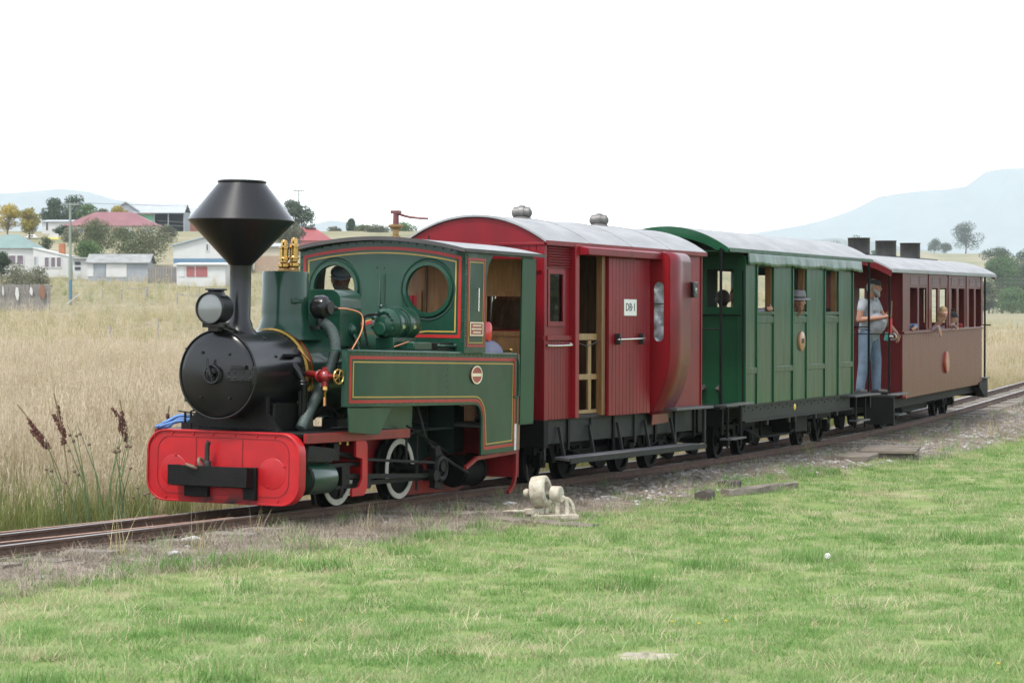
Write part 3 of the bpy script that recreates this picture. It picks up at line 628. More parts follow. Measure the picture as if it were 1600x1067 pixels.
# ---- chimney
CY = -2.40
m = MB(); m.lathe([(.165,1.54),(.15,1.57),(.118,1.60),(.112,1.64),(.094,1.68),(.094,2.15),(.097,2.17)],(0,CY,0),(0,0,1),40); ch = obj('chimney', m, CHIMB, loco, ang=50)
m = MB(); m.lathe([(.095,2.145),(.466,2.535),(.466,2.545),(.095,2.16)],(0,CY,0),(0,0,1),72); obj('lower_cone', m, CHIMB, ch)
m = MB(); m.lathe([(.466,2.537),(.468,2.543),(.207,2.87),(.197,2.865),(.44,2.545)],(0,CY,0),(0,0,1),72); obj('upper_cone', m, CHIMB, ch)
m = MB(); m.torus((0,CY,2.878),(0,0,1),.204,.013,48,8); obj('chimney_rim', m, LBLACK, ch)
# ---- head lamp
LY = -2.90
m = MB(); m.lathe([(.132,0),(.138,.0),(.138,.02),(.128,.03),(.128,.19),(.11,.215),(0,.22)],(0,LY,1.765),(0,1,0),40); hl = obj('head_lamp', m, LBLACK, loco, ang=50)
m = MB(); m.lathe([(0,.018),(.06,.015),(.125,.0),(.13,-.012)],(0,LY+.008,1.765),(0,-1,0),40); obj('lens', m, LENS, hl)
m = MB(); m.torus((0,LY,1.765),(0,1,0),.133,.008,40,8); obj('lens_ring', m, LBLACK, hl)
m = MB(); m.lathe([(.085,1.87),(.07,1.92),(.095,1.92),(.095,1.935),(0,1.94)],(0,LY+.10,0),(0,0,1),24); obj('lamp_vent', m, LBLACK, hl)
m = MB(); m.box(-.09,.09,LY+.03,LY+.19,1.60,1.645); m.box(-.05,.05,LY+.06,LY+.36,1.565,1.605); m.bar((.09,LY+.12,1.62),(.12,-2.60,1.56),.03,.02); obj('lamp_bracket', m, LBLACK, hl, bevel=.004)
# ---- boiler
m = MB(); m.lathe([(.395,SY1),(.395,.22)],(0,0,SZ),(0,1,0),64); obj('boiler_barrel', m, LGREEN, loco, ang=60)
for y, w, nm in ((SY1-.005,.055,0),(-1.02,.035,1)):
    m = MB(); m.lathe([(.392,y),(.408,y),(.408,y+w),(.392,y+w)],(0,0,SZ),(0,1,0),64); b = obj('boiler_band', m, BRASS if nm == 0 else LGREEN, loco)
    m = MB(); m.lathe([(.392,y+w),(.402,y+w),(.402,y+w+.025),(.392,y+w+.025)],(0,0,SZ),(0,1,0),64); obj('band_stripe', m, LINER, b)
    m = MB(); m.lathe([(.392,y+w+.025),(.405,y+w+.025),(.405,y+w+.04),(.392,y+w+.04)],(0,0,SZ),(0,1,0),64); obj('band_stripe', m, BRASS, b)
    if nm == 0: m = MB(); m.lathe([(.392,y-.03),(.401,y-.03),(.401,y),(.392,y)],(0,0,SZ),(0,1,0),64); obj('band_stripe', m, LINEY, b)
# ---- steam dome tower and safety valves
TY = -1.62
m = MB(); m.lathe([(.34,1.505),(.29,1.545),(.24,1.60),(.214,1.68),(.211,1.74),(.211,2.10),(.204,2.115),(0,2.115)],(0,TY,0),(0,0,1),56); dome = obj('steam_dome', m, LGREEN, loco, ang=40)
obj('dome_bracket', MB().box(.16,.235,TY-.16,TY-.10,1.83,1.875), LGREEN, dome, bevel=.006)
for x, y, z in ((-.02,TY+.0,2.115),(.055,TY+.05,2.12)):
    m = MB(); k = 1.0 if x < 0 else 1.06
    m.lathe([(r,h*k) for r, h in ((.04,0),(.042,.03),(.055,.045),(.055,.07),(.035,.085),(.035,.10),(.048,.105),(.048,.12),(.04,.13),(.04,.20),(.046,.205),(.046,.22),(.03,.235),(.028,.27),(.02,.285),(0,.287))],(x,y,z),(0,0,1),20); sv = obj('safety_valve', m, BRASS, loco, ang=30)
    obj('valve_base', MB().lathe([(.058,-.01),(.06,.0),(.06,.02),(.05,.03)],(x,y,z),(0,0,1),6), mat('dull_brass',(.25,.16,.07),.4,metal=.8), sv)
# ---- black turbo generator behind dome, hose and copper pipes
m = MB(); m.lathe([(0,-.02),(.07,-.015),(.105,.02),(.11,.08),(.10,.12),(.06,.14),(.06,.17),(0,.17)],(.24,-1.50,1.80),(1,.0,0),24); m.cyl((.30,-1.5,1.70),(.30,-1.5,1.62),.035,n=10); m.box(.22,.34,-1.57,-1.43,1.60,1.63)
tg = obj('air_valve', m, LBLACK, loco)
m = MB(); hp = smooth_path([(.33,-1.5,1.66),(.40,-1.50,1.61),(.46,-1.53,1.53),(.50,-1.58,1.40),(.50,-1.66,1.25),(.48,-1.78,1.07),(.46,-1.95,.88),(.45,-2.08,.72)],22)
m.tube(hp,.05,12,rs=[.048+.005*(i%3==0) for i in range(len(hp))]); obj('ribbed_hose', m, HOSE, loco, ang=60)
m = MB(); m.tube(smooth_path([(.40,-1.42,1.79),(.48,-1.30,1.785),(.54,-1.18,1.74),(.55,-1.18,1.60),(.50,-1.27,1.42),(.46,-1.36,1.28)],8),.010,8); obj('copper_pipe', m, COPPER, loco)
m = MB(); m.cyl((.33,-1.5,1.80),(.42,-1.40,1.79),.016,n=8); m.torus((.36,-1.47,1.797),(.6,.6,0),.02,.01,12,6); m.torus((.40,-1.42,1.79),(.6,.6,0),.02,.01,12,6); obj('pipe_union', m, LBLACK, tg)
m = MB(); m.tube([(.33,SY1-.09,SZ+.24),(.40,SY1+.02,SZ+.12)],.006,6); obj('copper_stub', m, COPPER, loco)
# ---- red check valve with brass wheel
VX, VY, VZ = .64, -2.0, 1.19
m = MB(); m.cyl((.36,-1.86,1.21),(VX,VY,VZ),.032,n=12); m.sphere((VX,VY,VZ),.055,12,8); m.cyl((VX,VY,VZ),(VX,VY,VZ-.09),.03,n=10); m.cyl((VX,VY,VZ),(VX,VY,VZ+.08),.026,n=6); m.torus((VX-.06,VY+.03,VZ),(1,-.5,0),.045,.014,16,6); m.cyl((VX,VY,VZ),(VX+.09,VY-.01,VZ),.022,n=10)
cv = obj('check_valve', m, VALVER, loco)
m = MB(); WC = Vector((VX+.15,VY-.02,VZ)); m.cyl((VX+.09,VY-.01,VZ),WC,.013,n=8); m.torus(WC,(1,-.25,0),.062,.009,24,6)
for a in range(0,360,72): m.tube([WC,WC+Vector((.25*.058*cos(radians(a)),.058*cos(radians(a)),.058*sin(radians(a))))],.006,5)
m.lathe([(.034,0),(.036,.03),(.022,.05),(.018,.09),(.012,.10)],(VX,VY,VZ-.09),(0,0,-1),12); obj('brass_handwheel', m, BRASS, cv)
obj('drain_pipe', MB().tube([(VX,VY,VZ-.18),(VX,VY,VZ-.26)],.016,8), COPPER, cv)
# ---- sand box straddling the boiler
m = MB(); X = .345
m.plate([(-X,1.45),(X,1.45)]+arc(X-.10,1.865,.10,0,90,8)+arc(-X+.10,1.865,.10,90,180,8),'y',-1.22,-.82)
bx = obj('sand_box', m, LGREEN, loco, bevel=.008)
obj('box_band', MB().box(X-.002,X+.006,-1.225,-.815,1.735,1.75).box(-X,X+.006,-1.226,-1.219,1.735,1.75), LGREEN, bx)
m = MB(); m.lathe([(.05,0),(.05,.02),(.035,.03),(.02,.05),(0,.05)],(X,-1.0,1.60),(1,0,0),16); m.torus((X+.004,-1.0,1.60),(1,0,0),.055,.008,20,6); m.bar((X+.03,-1.02,1.56),(X+.06,-.98,1.47),.05,.03); m.bar((X+.05,-.98,1.48),(X+.07,-.96,1.40),.02,.02); obj('sand_valve', m, LGREEN, bx)
# ---- side tanks with the lower cab sides
TX = .885
def tankx(q):
    x, y, z = q; d = max(0, -1.45-y); sg = 1 if x > 0 else -1
    return (x-sg*.16*d*d*1.2, y, z)
def sub(poly, n=8, lim=.15):
    out = []
    for i, p in enumerate(poly):
        q = poly[(i+1) % len(poly)]; L = math.hypot(q[0]-p[0], q[1]-p[1]); k = max(1, int(L/lim))
        out += [(p[0]+(q[0]-p[0])*j/k, p[1]+(q[1]-p[1])*j/k) for j in range(k)]
    return out
tank_poly = [(-1.96,.925),(.50,.905)]+arc(.50,.755,.15,90,0,8)+[(.65,.415),(1.43,.435),(1.43,1.385),(-1.96,1.415)]
def strip_tank(sg):
    m = MB(); ys = list(np.linspace(-1.96,.50,26)); rows = []
    zt = lambda y: 1.415-.03*(y+1.96)/3.39
    zb = lambda y: .925-.02*(y+1.96)/2.46
    for y in ys: rows.append([tankx((sg*TX,y,z)) for z in np.linspace(zb(y),zt(y),4)])
    m.sheet(rows)
    m.plate([(.50,zb(.5))]+arc(.50,.755,.15,90,0,8)+[(.65,.415),(1.43,.435),(1.43,1.385),(.50,zt(.5))],'x',sg*(TX-.02),sg*TX)
    m.sheet([[tankx((sg*TX,y,zt(y))),(sg*.785,y,zt(y))] for y in ys+[1.43]])       # top
    m.sheet([[tankx((sg*TX,y,zb(y))),(sg*.785,y,zb(y))] for y in ys])              # floor
    m.sheet([[tankx((sg*TX,-1.96,z)),(sg*.785,-1.96,z)] for z in (.925,1.415)])    # front
    m.sheet([[(sg*.785,-1.96,z),(sg*.785,.5,z)] for z in (.925,1.40)])
    return m
tank = obj('side_tank', strip_tank(1), LGREEN, loco, ang=30)
obj('side_tank', strip_tank(-1), LGREEN, loco, ang=30)
E_ = .003
inset = lambda d: [(-1.96+d,1.41-d),(1.41-d,1.38-d),(1.41-d,.455+d),(.66+d,.435+d)]+[(x,y) for x,y in arc(.50,.755,.15-d+.02,0,90,6)]+[(-1.96+d,.93+d)]
for d, w, M_ in ((.045,.028,LINER),(.085,.012,LINEY)):
    pth = [(-1.955+d,1.405-d),(1.415-d,1.378-d),(1.415-d,.452+d),(.665+d,.432+d)]+[(x,y) for x,y in arc(.50,.755,.15+d*.9,0,90,8)]+[(-1.955+d,.925+d)]
    m = MB(); m.ribbon(sub(pth,lim=.2), w, 'x', TX+.0005, TX+.0035, closed=True, warp=tankx); obj('lining', m, M_, tank)
m = MB(); rivets(m,[tankx((TX,y,1.40-.03*(y+1.96)/3.39)) for y in np.arange(-1.9,1.42,.09)],(1,0,0),.007,.006); rivets(m,[(TX,-.12+.02*(k%2),.97+.055*k) for k in range(8)],(1,0,0),.007,.006)
rivets(m,[tankx((TX,y,.945)) for y in np.arange(-1.8,.45,.14)],(1,0,0),.007,.006); obj('rivet_row', m, LGREEN, tank)
m = MB(); m.tube([(x,y,z+.012) for x,y,z in [tankx((TX-.01,y,1.405-.03*(y+1.96)/3.39)) for y in np.linspace(-1.95,1.43,30)]],.014,8); obj('tank_beading', m, LGREEN, tank)
# oval maker's plate on the tank side
m = MB(); m.plate(circ(.50,1.19,.115,32,.085),'x',TX+.001,TX+.012); bd = obj('maker_plate', m, BADGER, tank, bevel=.002)
m = MB(); m.ribbon(circ(.50,1.19,.112,32,.082),.012,'x',TX+.012,TX+.017,closed=True); m.box(TX+.012,TX+.017,.40,.60,1.175,1.205)
obj('plate_rim', m, BADGEC, bd)
def text(name, body, size, M_, parent, mw, mat_, depth=.0015, align='CENTER'):
    cu = bpy.data.curves.new(name,'FONT'); cu.body = body; cu.size = size; cu.extrude = depth; cu.align_x = align; cu.align_y = 'CENTER'; cu.resolution_u = 2
    t = bpy.data.objects.new(name, cu); COL.objects.link(t); dg = bpy.context.evaluated_depsgraph_get(); me = bpy.data.meshes.new_from_object(t.evaluated_get(dg)); bpy.data.objects.remove(t)
    o = obj(name, me, None, parent, smooth=False); me.materials.clear(); me.materials.append(mat_); o.matrix_local = mw; return o
SIDE = Matrix(((0,0,1,0),(1,0,0,0),(0,1,0,0),(0,0,0,1)))      # text lying on the near side (reads towards the back)
def side_at(x, y, z): return Matrix.Translation((x,y,z)) @ SIDE
# reflective wear: handrail at the cab entrance
m = MB(); m.tube(smooth_path([(TX+.012,1.38,1.34),(TX+.03,1.39,1.32),(TX+.03,1.40,1.15),(TX+.03,1.40,.98),(TX+.012,1.34,.965)],5),.010,8); obj('grab_rail', m, LGREEN, tank)
m = MB(); m.box(TX-.02,TX+.006,1.435,1.50,.44,1.39); rivets(m,[(TX+.006,1.465,z) for z in np.arange(.5,1.38,.08)],(1,0,0),.007,.006)
obj('entrance_edge', m, mat('brown_edging',(.16,.07,.035),.5,coat=.3,vary=.2), tank)
# tank-top fittings
m = MB(); m.box(.56,.80,-1.9,1.40,1.412,1.424); obj('tank_top_plate', m, LGREEN, tank)
m = MB(); m.box(.62,.80,-.62,-.26,1.425,1.50); obj('filler_lid', m, LGREEN, tank, bevel=.01)
m = MB(); m.box(.66,.80,-.15,.20,1.425,1.495); fb = obj('tool_tray', m, OILBLK, tank, bevel=.006)
m = MB(); m.tube([(.81,-.14,1.465),(.81,.20,1.465)],.012,8); m.sphere((.81,-.14,1.465),.022,8,6); m.sphere((.81,.20,1.465),.022,8,6); m.tube([(.81,.2,1.465),(.82,.6,1.46)],.006,6); obj('latch_rod', m, LGREEN, fb)
m = MB(); m.sphere((.82,.62,1.43),.02,8,6,(1.6,1,1)); obj('brass_knob', m, BRASS, tank)
# ---- Westinghouse style pair of drums on the tank
m = MB(); AX = .53; AZ = 1.665
m.lathe([(0,-.02),(.06,-.015),(.11,.01),(.14,.045),(.148,.08),(.148,.20),(.135,.24),(.12,.25)],(AX,-.74,AZ),(0,1,0),36)
m.lathe([(.05,-.05),(.062,-.045),(.062,.02)],(AX-.01,-.74,AZ-.05),(0,1,0),20); m.lathe([(0,-.05),(.05,-.05)],(AX-.01,-.74,AZ-.05),(0,1,0),20)
dr = obj('feed_drum', m, LGREEN, loco, ang=45)
m = MB(); m.lathe([(.10,0),(.142,.02),(.145,.05),(.145,.21),(.13,.25),(.08,.28),(0,.285)],(AX+.01,-.48,AZ),(0,1,0),36); obj('drum', m, LGREEN, dr, ang=45)
m = MB()
for y in (-.66,-.56,-.47,-.30): m.torus((AX,y,AZ),(0,1,0),.149,.008,36,6)
for a in range(20,360,45): m.lathe([(0,.02),(.014,.018),(.018,0)],(AX+.11*cos(radians(a)),-.745,AZ+.11*sin(radians(a))),(0,-1,0),6)
m.torus((AX+.02,-.735,AZ+.06),(0,1,.2),.05,.014,16,6)
obj('drum_flange', m, LGREEN, dr)
for y_ in (-.62,-.40): obj('drain_plug', MB().cyl((AX+.14,y_,AZ-.02),(AX+.165,y_-.01,AZ-.03),.02,n=6), CHROME, dr)
obj('drum_cradle', MB().box(AX-.10,AX+.10,-.70,-.26,1.42,1.54), LGREEN, dr, bevel=.01)
obj('drum_pipe', MB().tube(smooth_path([(AX-.03,-.74,AZ+.08),(AX-.12,-.84,AZ+.07),(AX-.13,-.86,AZ-.02),(AX-.10,-.84,1.46)],6),.012,8), OILBLK, dr)
obj('copper_drip', MB().tube([(AX+.12,-.74,1.45),(AX+.20,-.60,1.50)],.008,6), COPPER, dr)
m = MB(); m.cyl((.40,-.52,1.80),(.40,-.52,2.125),.032,n=14); m.torus((.40,-.52,1.83),(0,0,1),.036,.008,14,6); m.tube([(.32,-.82,1.73),(.40,-.55,1.73),(.40,-.52,1.80)],.012,6); obj('stand_pipe', m, LGREEN, loco)
# ---- cab
CY0, CY1, CX = .20, 1.72, .905
def roofz(x): return 2.375+.108*(1-(x/.93)**2)
top = [(x, roofz(x)-.012) for x in np.linspace(CX,-CX,25)]
boil = [(x, 1.195+sqrt(max(0,.398**2-x*x))) for x in np.linspace(-.39,.39,15)]
outer = [(-CX,1.40),(-.39,1.40)]+[(x,max(z,1.40)) for x,z in boil]+[(.39,1.40),(CX,1.40)]+top
m = MB(); m.plate(outer,'y',CY0,CY0+.018,holes=[circ(.51,2.0,.222,36),circ(-.51,2.0,.222,36)])
cf = obj('cab_front', m, LGREEN, loco)
for x in (.51,-.51):
    m = MB(); m.lathe([(.222,-.012),(.228,-.026),(.262,-.026),(.27,-.014),(.27,.0)],(x,CY0,2.0),(0,1,0),48); r = obj('porthole_ring', m, LGREEN, cf, ang=50)
    m = MB(); m.lathe([(.282,-.006),(.292,-.008),(.30,0)],(x,CY0,2.0),(0,1,0),48); obj('porthole_flange', m, LGREEN, r)
tr = lambda d: [(-CX+d,1.50+d)]+[(-.50,1.50+d)]+[((.47)*-cos(radians(a)),1.195+(.47)*sin(radians(a))+d*.5) for a in range(45,136,9)]+[(.50,1.50+d),(CX-d,1.50+d)]+[(x,roofz(x)-.035-d) for x in np.linspace(CX-d,-CX+d,21)]
for d, w, M_ in ((.055,.030,LINER),(.100,.013,LINEY)):
    m = MB(); m.ribbon(tr(d), w, 'y', CY0-.0035, CY0-.0005, closed=True); obj('lining', m, M_, cf)
m = MB(); rivets(m,[(x,CY0,roofz(x)-.035) for x in np.linspace(-.85,.85,19)],(0,-1,0),.010); rivets(m,[(s*(CX-.02),CY0,z) for s in (1,-1) for z in np.linspace(1.5,2.3,9)],(0,-1,0),.010); rivets(m,[(.03,CY0,2.20),(-.05,CY0,2.205)],(0,-1,0),.012); obj('rivet_row', m, LGREEN, cf)
for sg in (1,-1):
    sx = sg*(CX)
    m = MB(); m.plate([(CY0+.018,1.40),(.66,1.40),(.655,1.75),(.66,2.1),(.70,2.25),(.80,2.345),(1.72,2.345),(1.72,2.372),(CY0+.018,2.372)],'x',sx-sg*.018,sx)
    cs = obj('cab_side', m, LGREEN, loco)
    if sg == 1:
        for d, w, M_ in ((.04,.022,LINER),(.068,.010,LINEY)):
            m = MB(); m.ribbon([(CY0+.02+d,1.43+d),(.66-d,1.43+d),(.655-d,1.8),(.66-d,2.335-d),(CY0+.02+d,2.335-d)],w,'x',sx+.0005,sx+.0035,closed=True); obj('lining', m, M_, cs)
        m = MB(); m.tube([(sx+.03,.44,1.80),(sx+.03,.44,2.02)],.006,8); m.cyl((sx,.44,1.81),(sx+.03,.44,1.81),.008,n=6); m.cyl((sx,.44,2.01),(sx+.03,.44,2.01),.008,n=6); obj('handrail', m, CHROME, cs)
        m = MB(); m.box(sx+.001,sx+.010,.30,.58,1.565,1.695); pl = obj('number_plate', m, BADGER, cs, bevel=.002)
        m = MB(); m.ribbon([(.305,1.57),(.575,1.57),(.575,1.69),(.305,1.69)],.012,'x',sx+.010,sx+.014,closed=True)
        for k, (a, b) in enumerate(((.36,.53),(.335,.545),(.37,.52))):
            y = a; z = 1.662-.032*k
            while y < b: m.box(sx+.010,sx+.013,y,y+.012,z-.008,z+.008); y += .018
        obj('plate_border', m, BADGEC, pl)
        rv = MB(); rivets(rv,[(sx,CY0+.03,z) for z in np.linspace(1.45,2.33,10)],(1,0,0),.010); obj('rivet_row', rv, LGREEN, cs)
    m = MB(); m.box(min(sx,sx-sg*.02),max(sx,sx-sg*.02),1.47,CY1+.07,.69,2.345); obj('rear_side_board', m, CGREENE, cs, bevel=.004)
rw = [(.38,1.60),(.84,1.60),(.84,1.98),(.38,1.98)]
m = MB(); m.plate([(-.88,.70),(.88,.70),(.88,2.34),(-.88,2.34)],'y',CY1,CY1+.03,holes=[rw,[(-.84,1.60),(-.38,1.60),(-.38,1.98),(-.84,1.98)]]); bkw = obj('cab_back', m, CABWOOD, loco)
for cx_ in (.61,-.61):
    m = MB(); m.ribbon([(cx_-.24,1.59),(cx_+.24,1.59),(cx_+.24,1.99),(cx_-.24,1.99)],.05,'y',CY1-.02,CY1,closed=True); obj('window_frame', m, CABWOOD, bkw)
for x in (-.6,-.3,0,.3): obj('matchboard_batten', MB().box(x-.012,x+.012,CY1-.012,CY1,.72,2.33), WOOD, bkw)
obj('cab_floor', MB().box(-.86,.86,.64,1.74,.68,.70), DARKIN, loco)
m = MB(); m.box(-.36,.36,.22,.55,.70,1.62); m.cyl((0,.5,1.3),(0,.58,1.3),.2,n=20); obj('firebox_backhead', m, OILBLK, loco, bevel=.02)
m = MB(); m.tube([(.30,.60,1.5),(.36,.75,1.62),(.44,.80,1.90)],.012,6); obj('regulator_lever', m, IRON, loco); obj('regulator_lever', MB().tube([(-.2,.6,1.6),(-.2,.72,1.75)],.02,6), IRON, loco)
obj('water_flask', MB().lathe([(0,0),(.06,0),(.07,.03),(.07,.15),(.05,.18),(0,.19)],(.74,.98,1.52),(0,0,1),16), mat('red_enamel',(.5,.02,.02),.3,coat=.5), loco)
m = MB(); m.sphere((.84,1.36,1.43),.022,8,6); m.cyl((.84,1.36,1.385),(.84,1.36,1.43),.01,n=6); obj('lamp_knob', m, BRASS, tank)
xs = np.linspace(-.945,.945,25)
m = MB(); m.plate([(x,roofz(x)) for x in xs]+[(x,roofz(x)+.016) for x in xs[::-1]],'y',CY0-.09,CY1+.19); rf = obj('cab_roof', m, ROOFG, loco, ang=20)
m = MB(); m.plate([(x,roofz(x)-.016) for x in xs]+[(x,roofz(x)+.020) for x in xs[::-1]],'y',CY0-.105,CY0-.09); obj('roof_front_edge', m, ROOFE, rf)
for a_ in (.945,-.955): obj('roof_gutter', MB().box(a_,a_+.01,CY0-.09,CY1+.19,2.36,2.392), ROOFE, rf)
# whistle on the roof
m = MB(); WX, WY = .03, .42
m.lathe([(.045,2.48),(.045,2.52),(.03,2.53),(.03,2.58),(.055,2.59),(.075,2.61),(.075,2.625),(.03,2.635)],(WX,WY,0),(0,0,1),20); wh = obj('whistle_base', m, mat('dull_brass',(.25,.16,.07),.4,metal=.8), loco)
m = MB(); m.cyl((WX,WY,2.63),(WX,WY,2.74),.03,.028,n=14); m.box(WX-.045,WX+.045,WY-.03,WY+.03,2.735,2.765); m.tube(smooth_path([(WX+.02,WY,2.735),(WX+.12,WY+.05,2.705),(WX+.30,WY+.1,2.69)],5),.012,8); obj('whistle_lever', m, mat('whistle_red',(.10,.008,.01),.4,coat=.3), wh)
obj('roof_peg', MB().cyl((.30,.6,2.45),(.30,.6,2.53),.008,n=6), OILBLK, rf)
# ---- skirts under the tank
m = MB(); m.plate([(-1.92,.70),(-1.36,.665),(-1.13,.905),(-1.94,.915)],'x',.835,.85); obj('tank_skirt', m, LGREEN, loco, bevel=.003)
m = MB(); m.plate([(-1.1,.70),(-.28,.685),(-.28,.90),(-1.1,.90)],'x',.60,.615); m.box(.20,.60,-.30,-.28,.69,.90); obj('ashpan_skirt', m, LGREEN, loco, bevel=.003)
m = MB(); m.box(.30,.32,-.25,1.40,.30,.90); m.box(.32,.60,.62,.64,.42,.90); m.box(.30,.62,-.28,.62,.66,.67); obj('firebox_side', m, mat('firebox_dark_green',(.004,.011,.008),.6,spec=.15,vary=.4), loco)  # much darker green than the loco paint
# red rear drag-box edging and step
m = MB(); m.ribbon([(.38,.30),(.62,.385),(1.50,.42),(1.505,.22)]+arc(1.30,.22,.20,0,-80,8),.035,'x',.835,.865); obj('rear_valance', m, FRED, loco)
m = MB(); m.plate([(-.25,.20),(.30,.28),(.62,.38),(1.48,.41),(1.48,.22)]+arc(1.28,.22,.20,0,-90,8)+[(.2,.03)],'x',.30,.32); obj('rear_frame', m, FRED, loco)
obj('rear_beam', MB().box(-.87,.87,1.515,1.55,.16,.66), FRED, loco, bevel=.02)
m = MB(); m.cyl((.50,.78,.24),(.50,1.28,.24),.15,n=28); m.torus((.50,.82,.24),(0,1,0),.15,.012,28,6); m.torus((.50,1.22,.24),(0,1,0),.15,.012,28,6); obj('air_reservoir', m, UNDER, loco)
m = MB(); m.tube(smooth_path([(.62,-.2,.90),(.66,-.18,.75),(.68,-.10,.58),(.72,.20,.40),(.76,.62,.24)],6),.014,8); obj('injector_pipe', m, UNDERG, loco)
m = MB(); m.tube([(.70,-.55,.72),(.70,.30,.45)],.010,6); obj('brake_rod', m, UNDER, loco)
obj('bright_strap', MB().box(TX-.01,TX+.004,1.385,1.43,.44,.70), mat('pale_strap',(.5,.52,.52),.5,vary=.3,scale=20), loco)
# ---- cylinders, motion and wheels
for sg in (1,-1):
    m = MB(); m.lathe([(0,0),(.10,0),(.135,.01),(.138,.03),(.138,.46),(.13,.48),(.08,.49),(0,.49)],(sg*.655,-2.46,.30),(0,1,0),36); cy = obj('cylinder', m, LGREEN, loco, ang=40)
    m = MB(); m.torus((sg*.655,-2.43,.30),(0,1,0),.137,.008,36,6); m.lathe([(.138,0),(.143,0),(.143,.05),(.138,.05)],(sg*.655,-2.47,.30),(0,1,0),36); obj('cylinder_band', m, UNDER, cy)
    m = MB(); m.plate([(-2.50,.455),(-2.06,.435),(-1.96,.50),(-2.02,.56),(-2.46,.60)],'x',sg*.56,sg*.76); m.box(min(sg*.55,sg*.70),max(sg*.55,sg*.70),-2.46,-2.05,.42,.46); obj('valve_chest', m, OILBLK, cy, bevel=.01)
    m = MB(); m.cyl((sg*.655,-2.0,.30),(sg*.655,-1.9,.30),.07,n=16); m.cyl((sg*.655,-1.95,.30),(sg*.655,-1.45,.30),.022,n=8); m.box(min(sg*.61,sg*.70),max(sg*.61,sg*.70),-1.98,-1.42,.385,.42); m.box(min(sg*.61,sg*.70),max(sg*.61,sg*.70),-1.98,-1.42,.19,.22); m.box(min(sg*.60,sg*.71),max(sg*.60,sg*.71),-1.78,-1.64,.215,.39)
    m.cyl((sg*.65,-1.97,.53),(sg*.65,-1.45,.46),.028,n=8); m.box(min(sg*.6,sg*.69),max(sg*.6,sg*.69),-1.90,-1.80,.44,.60); m.bar((sg*.69,-1.72,.32),(sg*.69,-1.78,.12),.03,.06); obj('slide_bars', m, OILBLK, loco, bevel=.004)
    m = MB(); m.bar((sg*.70,-1.70,.30),(sg*.70,-.06,.24),.028,.042); m.bar((sg*.66,-1.26,.22),(sg*.66,-.05,.22),.022,.04); m.cyl((sg*.64,-.06,.24),(sg*.77,-.06,.24),.055,n=14); m.cyl((sg*.62,-1.26,.22),(sg*.70,-1.26,.22),.05,n=14); obj('connecting_rod', m, OILBLK, loco)
    m = MB(); m.bar((sg*.72,-1.40,.44),(sg*.72,.02,.36),.02,.026); m.plate([(.00,.12),(.14,.10),(.19,.26),(.17,.42),(.08,.52),(.0,.50),(.03,.35)],'x',sg*.66,sg*.72); m.cyl((sg*.60,.10,.32),(sg*.76,.10,.32),.05,n=14); m.torus((sg*.73,.10,.30),(1,0,0),.10,.03,24,8); obj('return_crank', m, OILBLK, loco, bevel=.004)
    out = [(-1.62,.62)]+arc(-1.50,.54,.09,90,0,6)[:]+[(-1.40,.25)]+arc(-1.50,.22,.10,0,-90,6)+[(-1.68,.12),(-1.68,.19),(-1.56,.20),(-1.50,.27),(-1.50,.45),(-1.62,.47)]
    m = MB(); m.plate(out,'x',sg*.735,sg*.76); m.box(min(sg*.22,sg*.735),max(sg*.22,sg*.735),-1.43,-1.405,.30,.62); obj('motion_bracket', m, SREDB if sg > 0 else FRED, loco, bevel=.006)
    for y in (-1.26,-.05):
        m = MB(); x0 = sg*.335; R = .292
        m.lathe([(.0,-.02),(.06,-.02),(.06,-.05),(.0,-.05)],(x0,y,R),(sg,0,0),20)
        m.lathe([(R-.07,.03),(R-.02,.035),(R,.03),(R+.004,-.035),(R+.028,-.045),(R+.028,-.07),(R-.05,-.07),(R-.07,-.03),(R-.07,.03)],(x0,y,R),(sg,0,0),56); w = obj('wheel', m, UNDER, loco, ang=40)
        m = MB(); m.lathe([(R-.058,.031),(R-.056,.040),(R-.006,.040),(R-.003,.031)],(x0,y,R),(sg,0,0),56); obj('white_tyre', m, WHEELW, w, ang=50)
        m = MB(); m.lathe([(0,.06),(.05,.06),(.065,.03),(.065,-.03)],(x0,y,R),(sg,0,0),20)
        for k in range(9):
            a = 2*pi*k/9; m.bar((x0+sg*.005,y+.05*cos(a),R+.05*sin(a)),(x0,y+(R-.065)*cos(a),R+(R-.065)*sin(a)),.03,.025,up=(1,0,0))
        m.plate([(y+.06*cos(a)-.0,R+.06*sin(a)) for a in np.linspace(pi*1.1,pi*1.9,6)]+[(y+(R-.075)*cos(a),R+(R-.075)*sin(a)) for a in np.linspace(pi*1.85,pi*1.15,9)],'x',x0-sg*.01,x0+sg*.018)
        obj('spokes', m, UNDER, w)
    for y in (-1.26,-.05): obj('axle_box', MB().box(min(sg*.23,sg*.30),max(sg*.23,sg*.30),y-.09,y+.09,.19,.40), OILBLK, loco)
obj('axle', MB().cyl((-.66,-1.26,.292),(.66,-1.26,.292),.05,n=14), UNDER, loco); obj('axle', MB().cyl((-.60,-.05,.292),(.60,-.05,.292),.05,n=14), UNDER, loco)
m = MB(); m.tube([(.62,-.18,.66),(.62,-.18,.10)],.012,6); m.tube([(.60,-.36,.62),(.60,-.36,.35)],.014,6); m.tube([(.60,-.36,.62),(.62,-.18,.66)],.012,6); obj('brake_hanger', m, UNDERG, loco)
obj('guard_iron', MB().bar((.34,-1.72,.30),(.34,-1.62,.03),.04,.02), IRON, loco)
obj('oil_cup', MB().cyl((.60,-1.66,.58),(.60,-1.66,.62),.025,n=8), BRASS, loco); obj('oil_cup', MB().cyl((.66,-1.60,.57),(.66,-1.60,.61),.02,n=8), BRASS, loco)
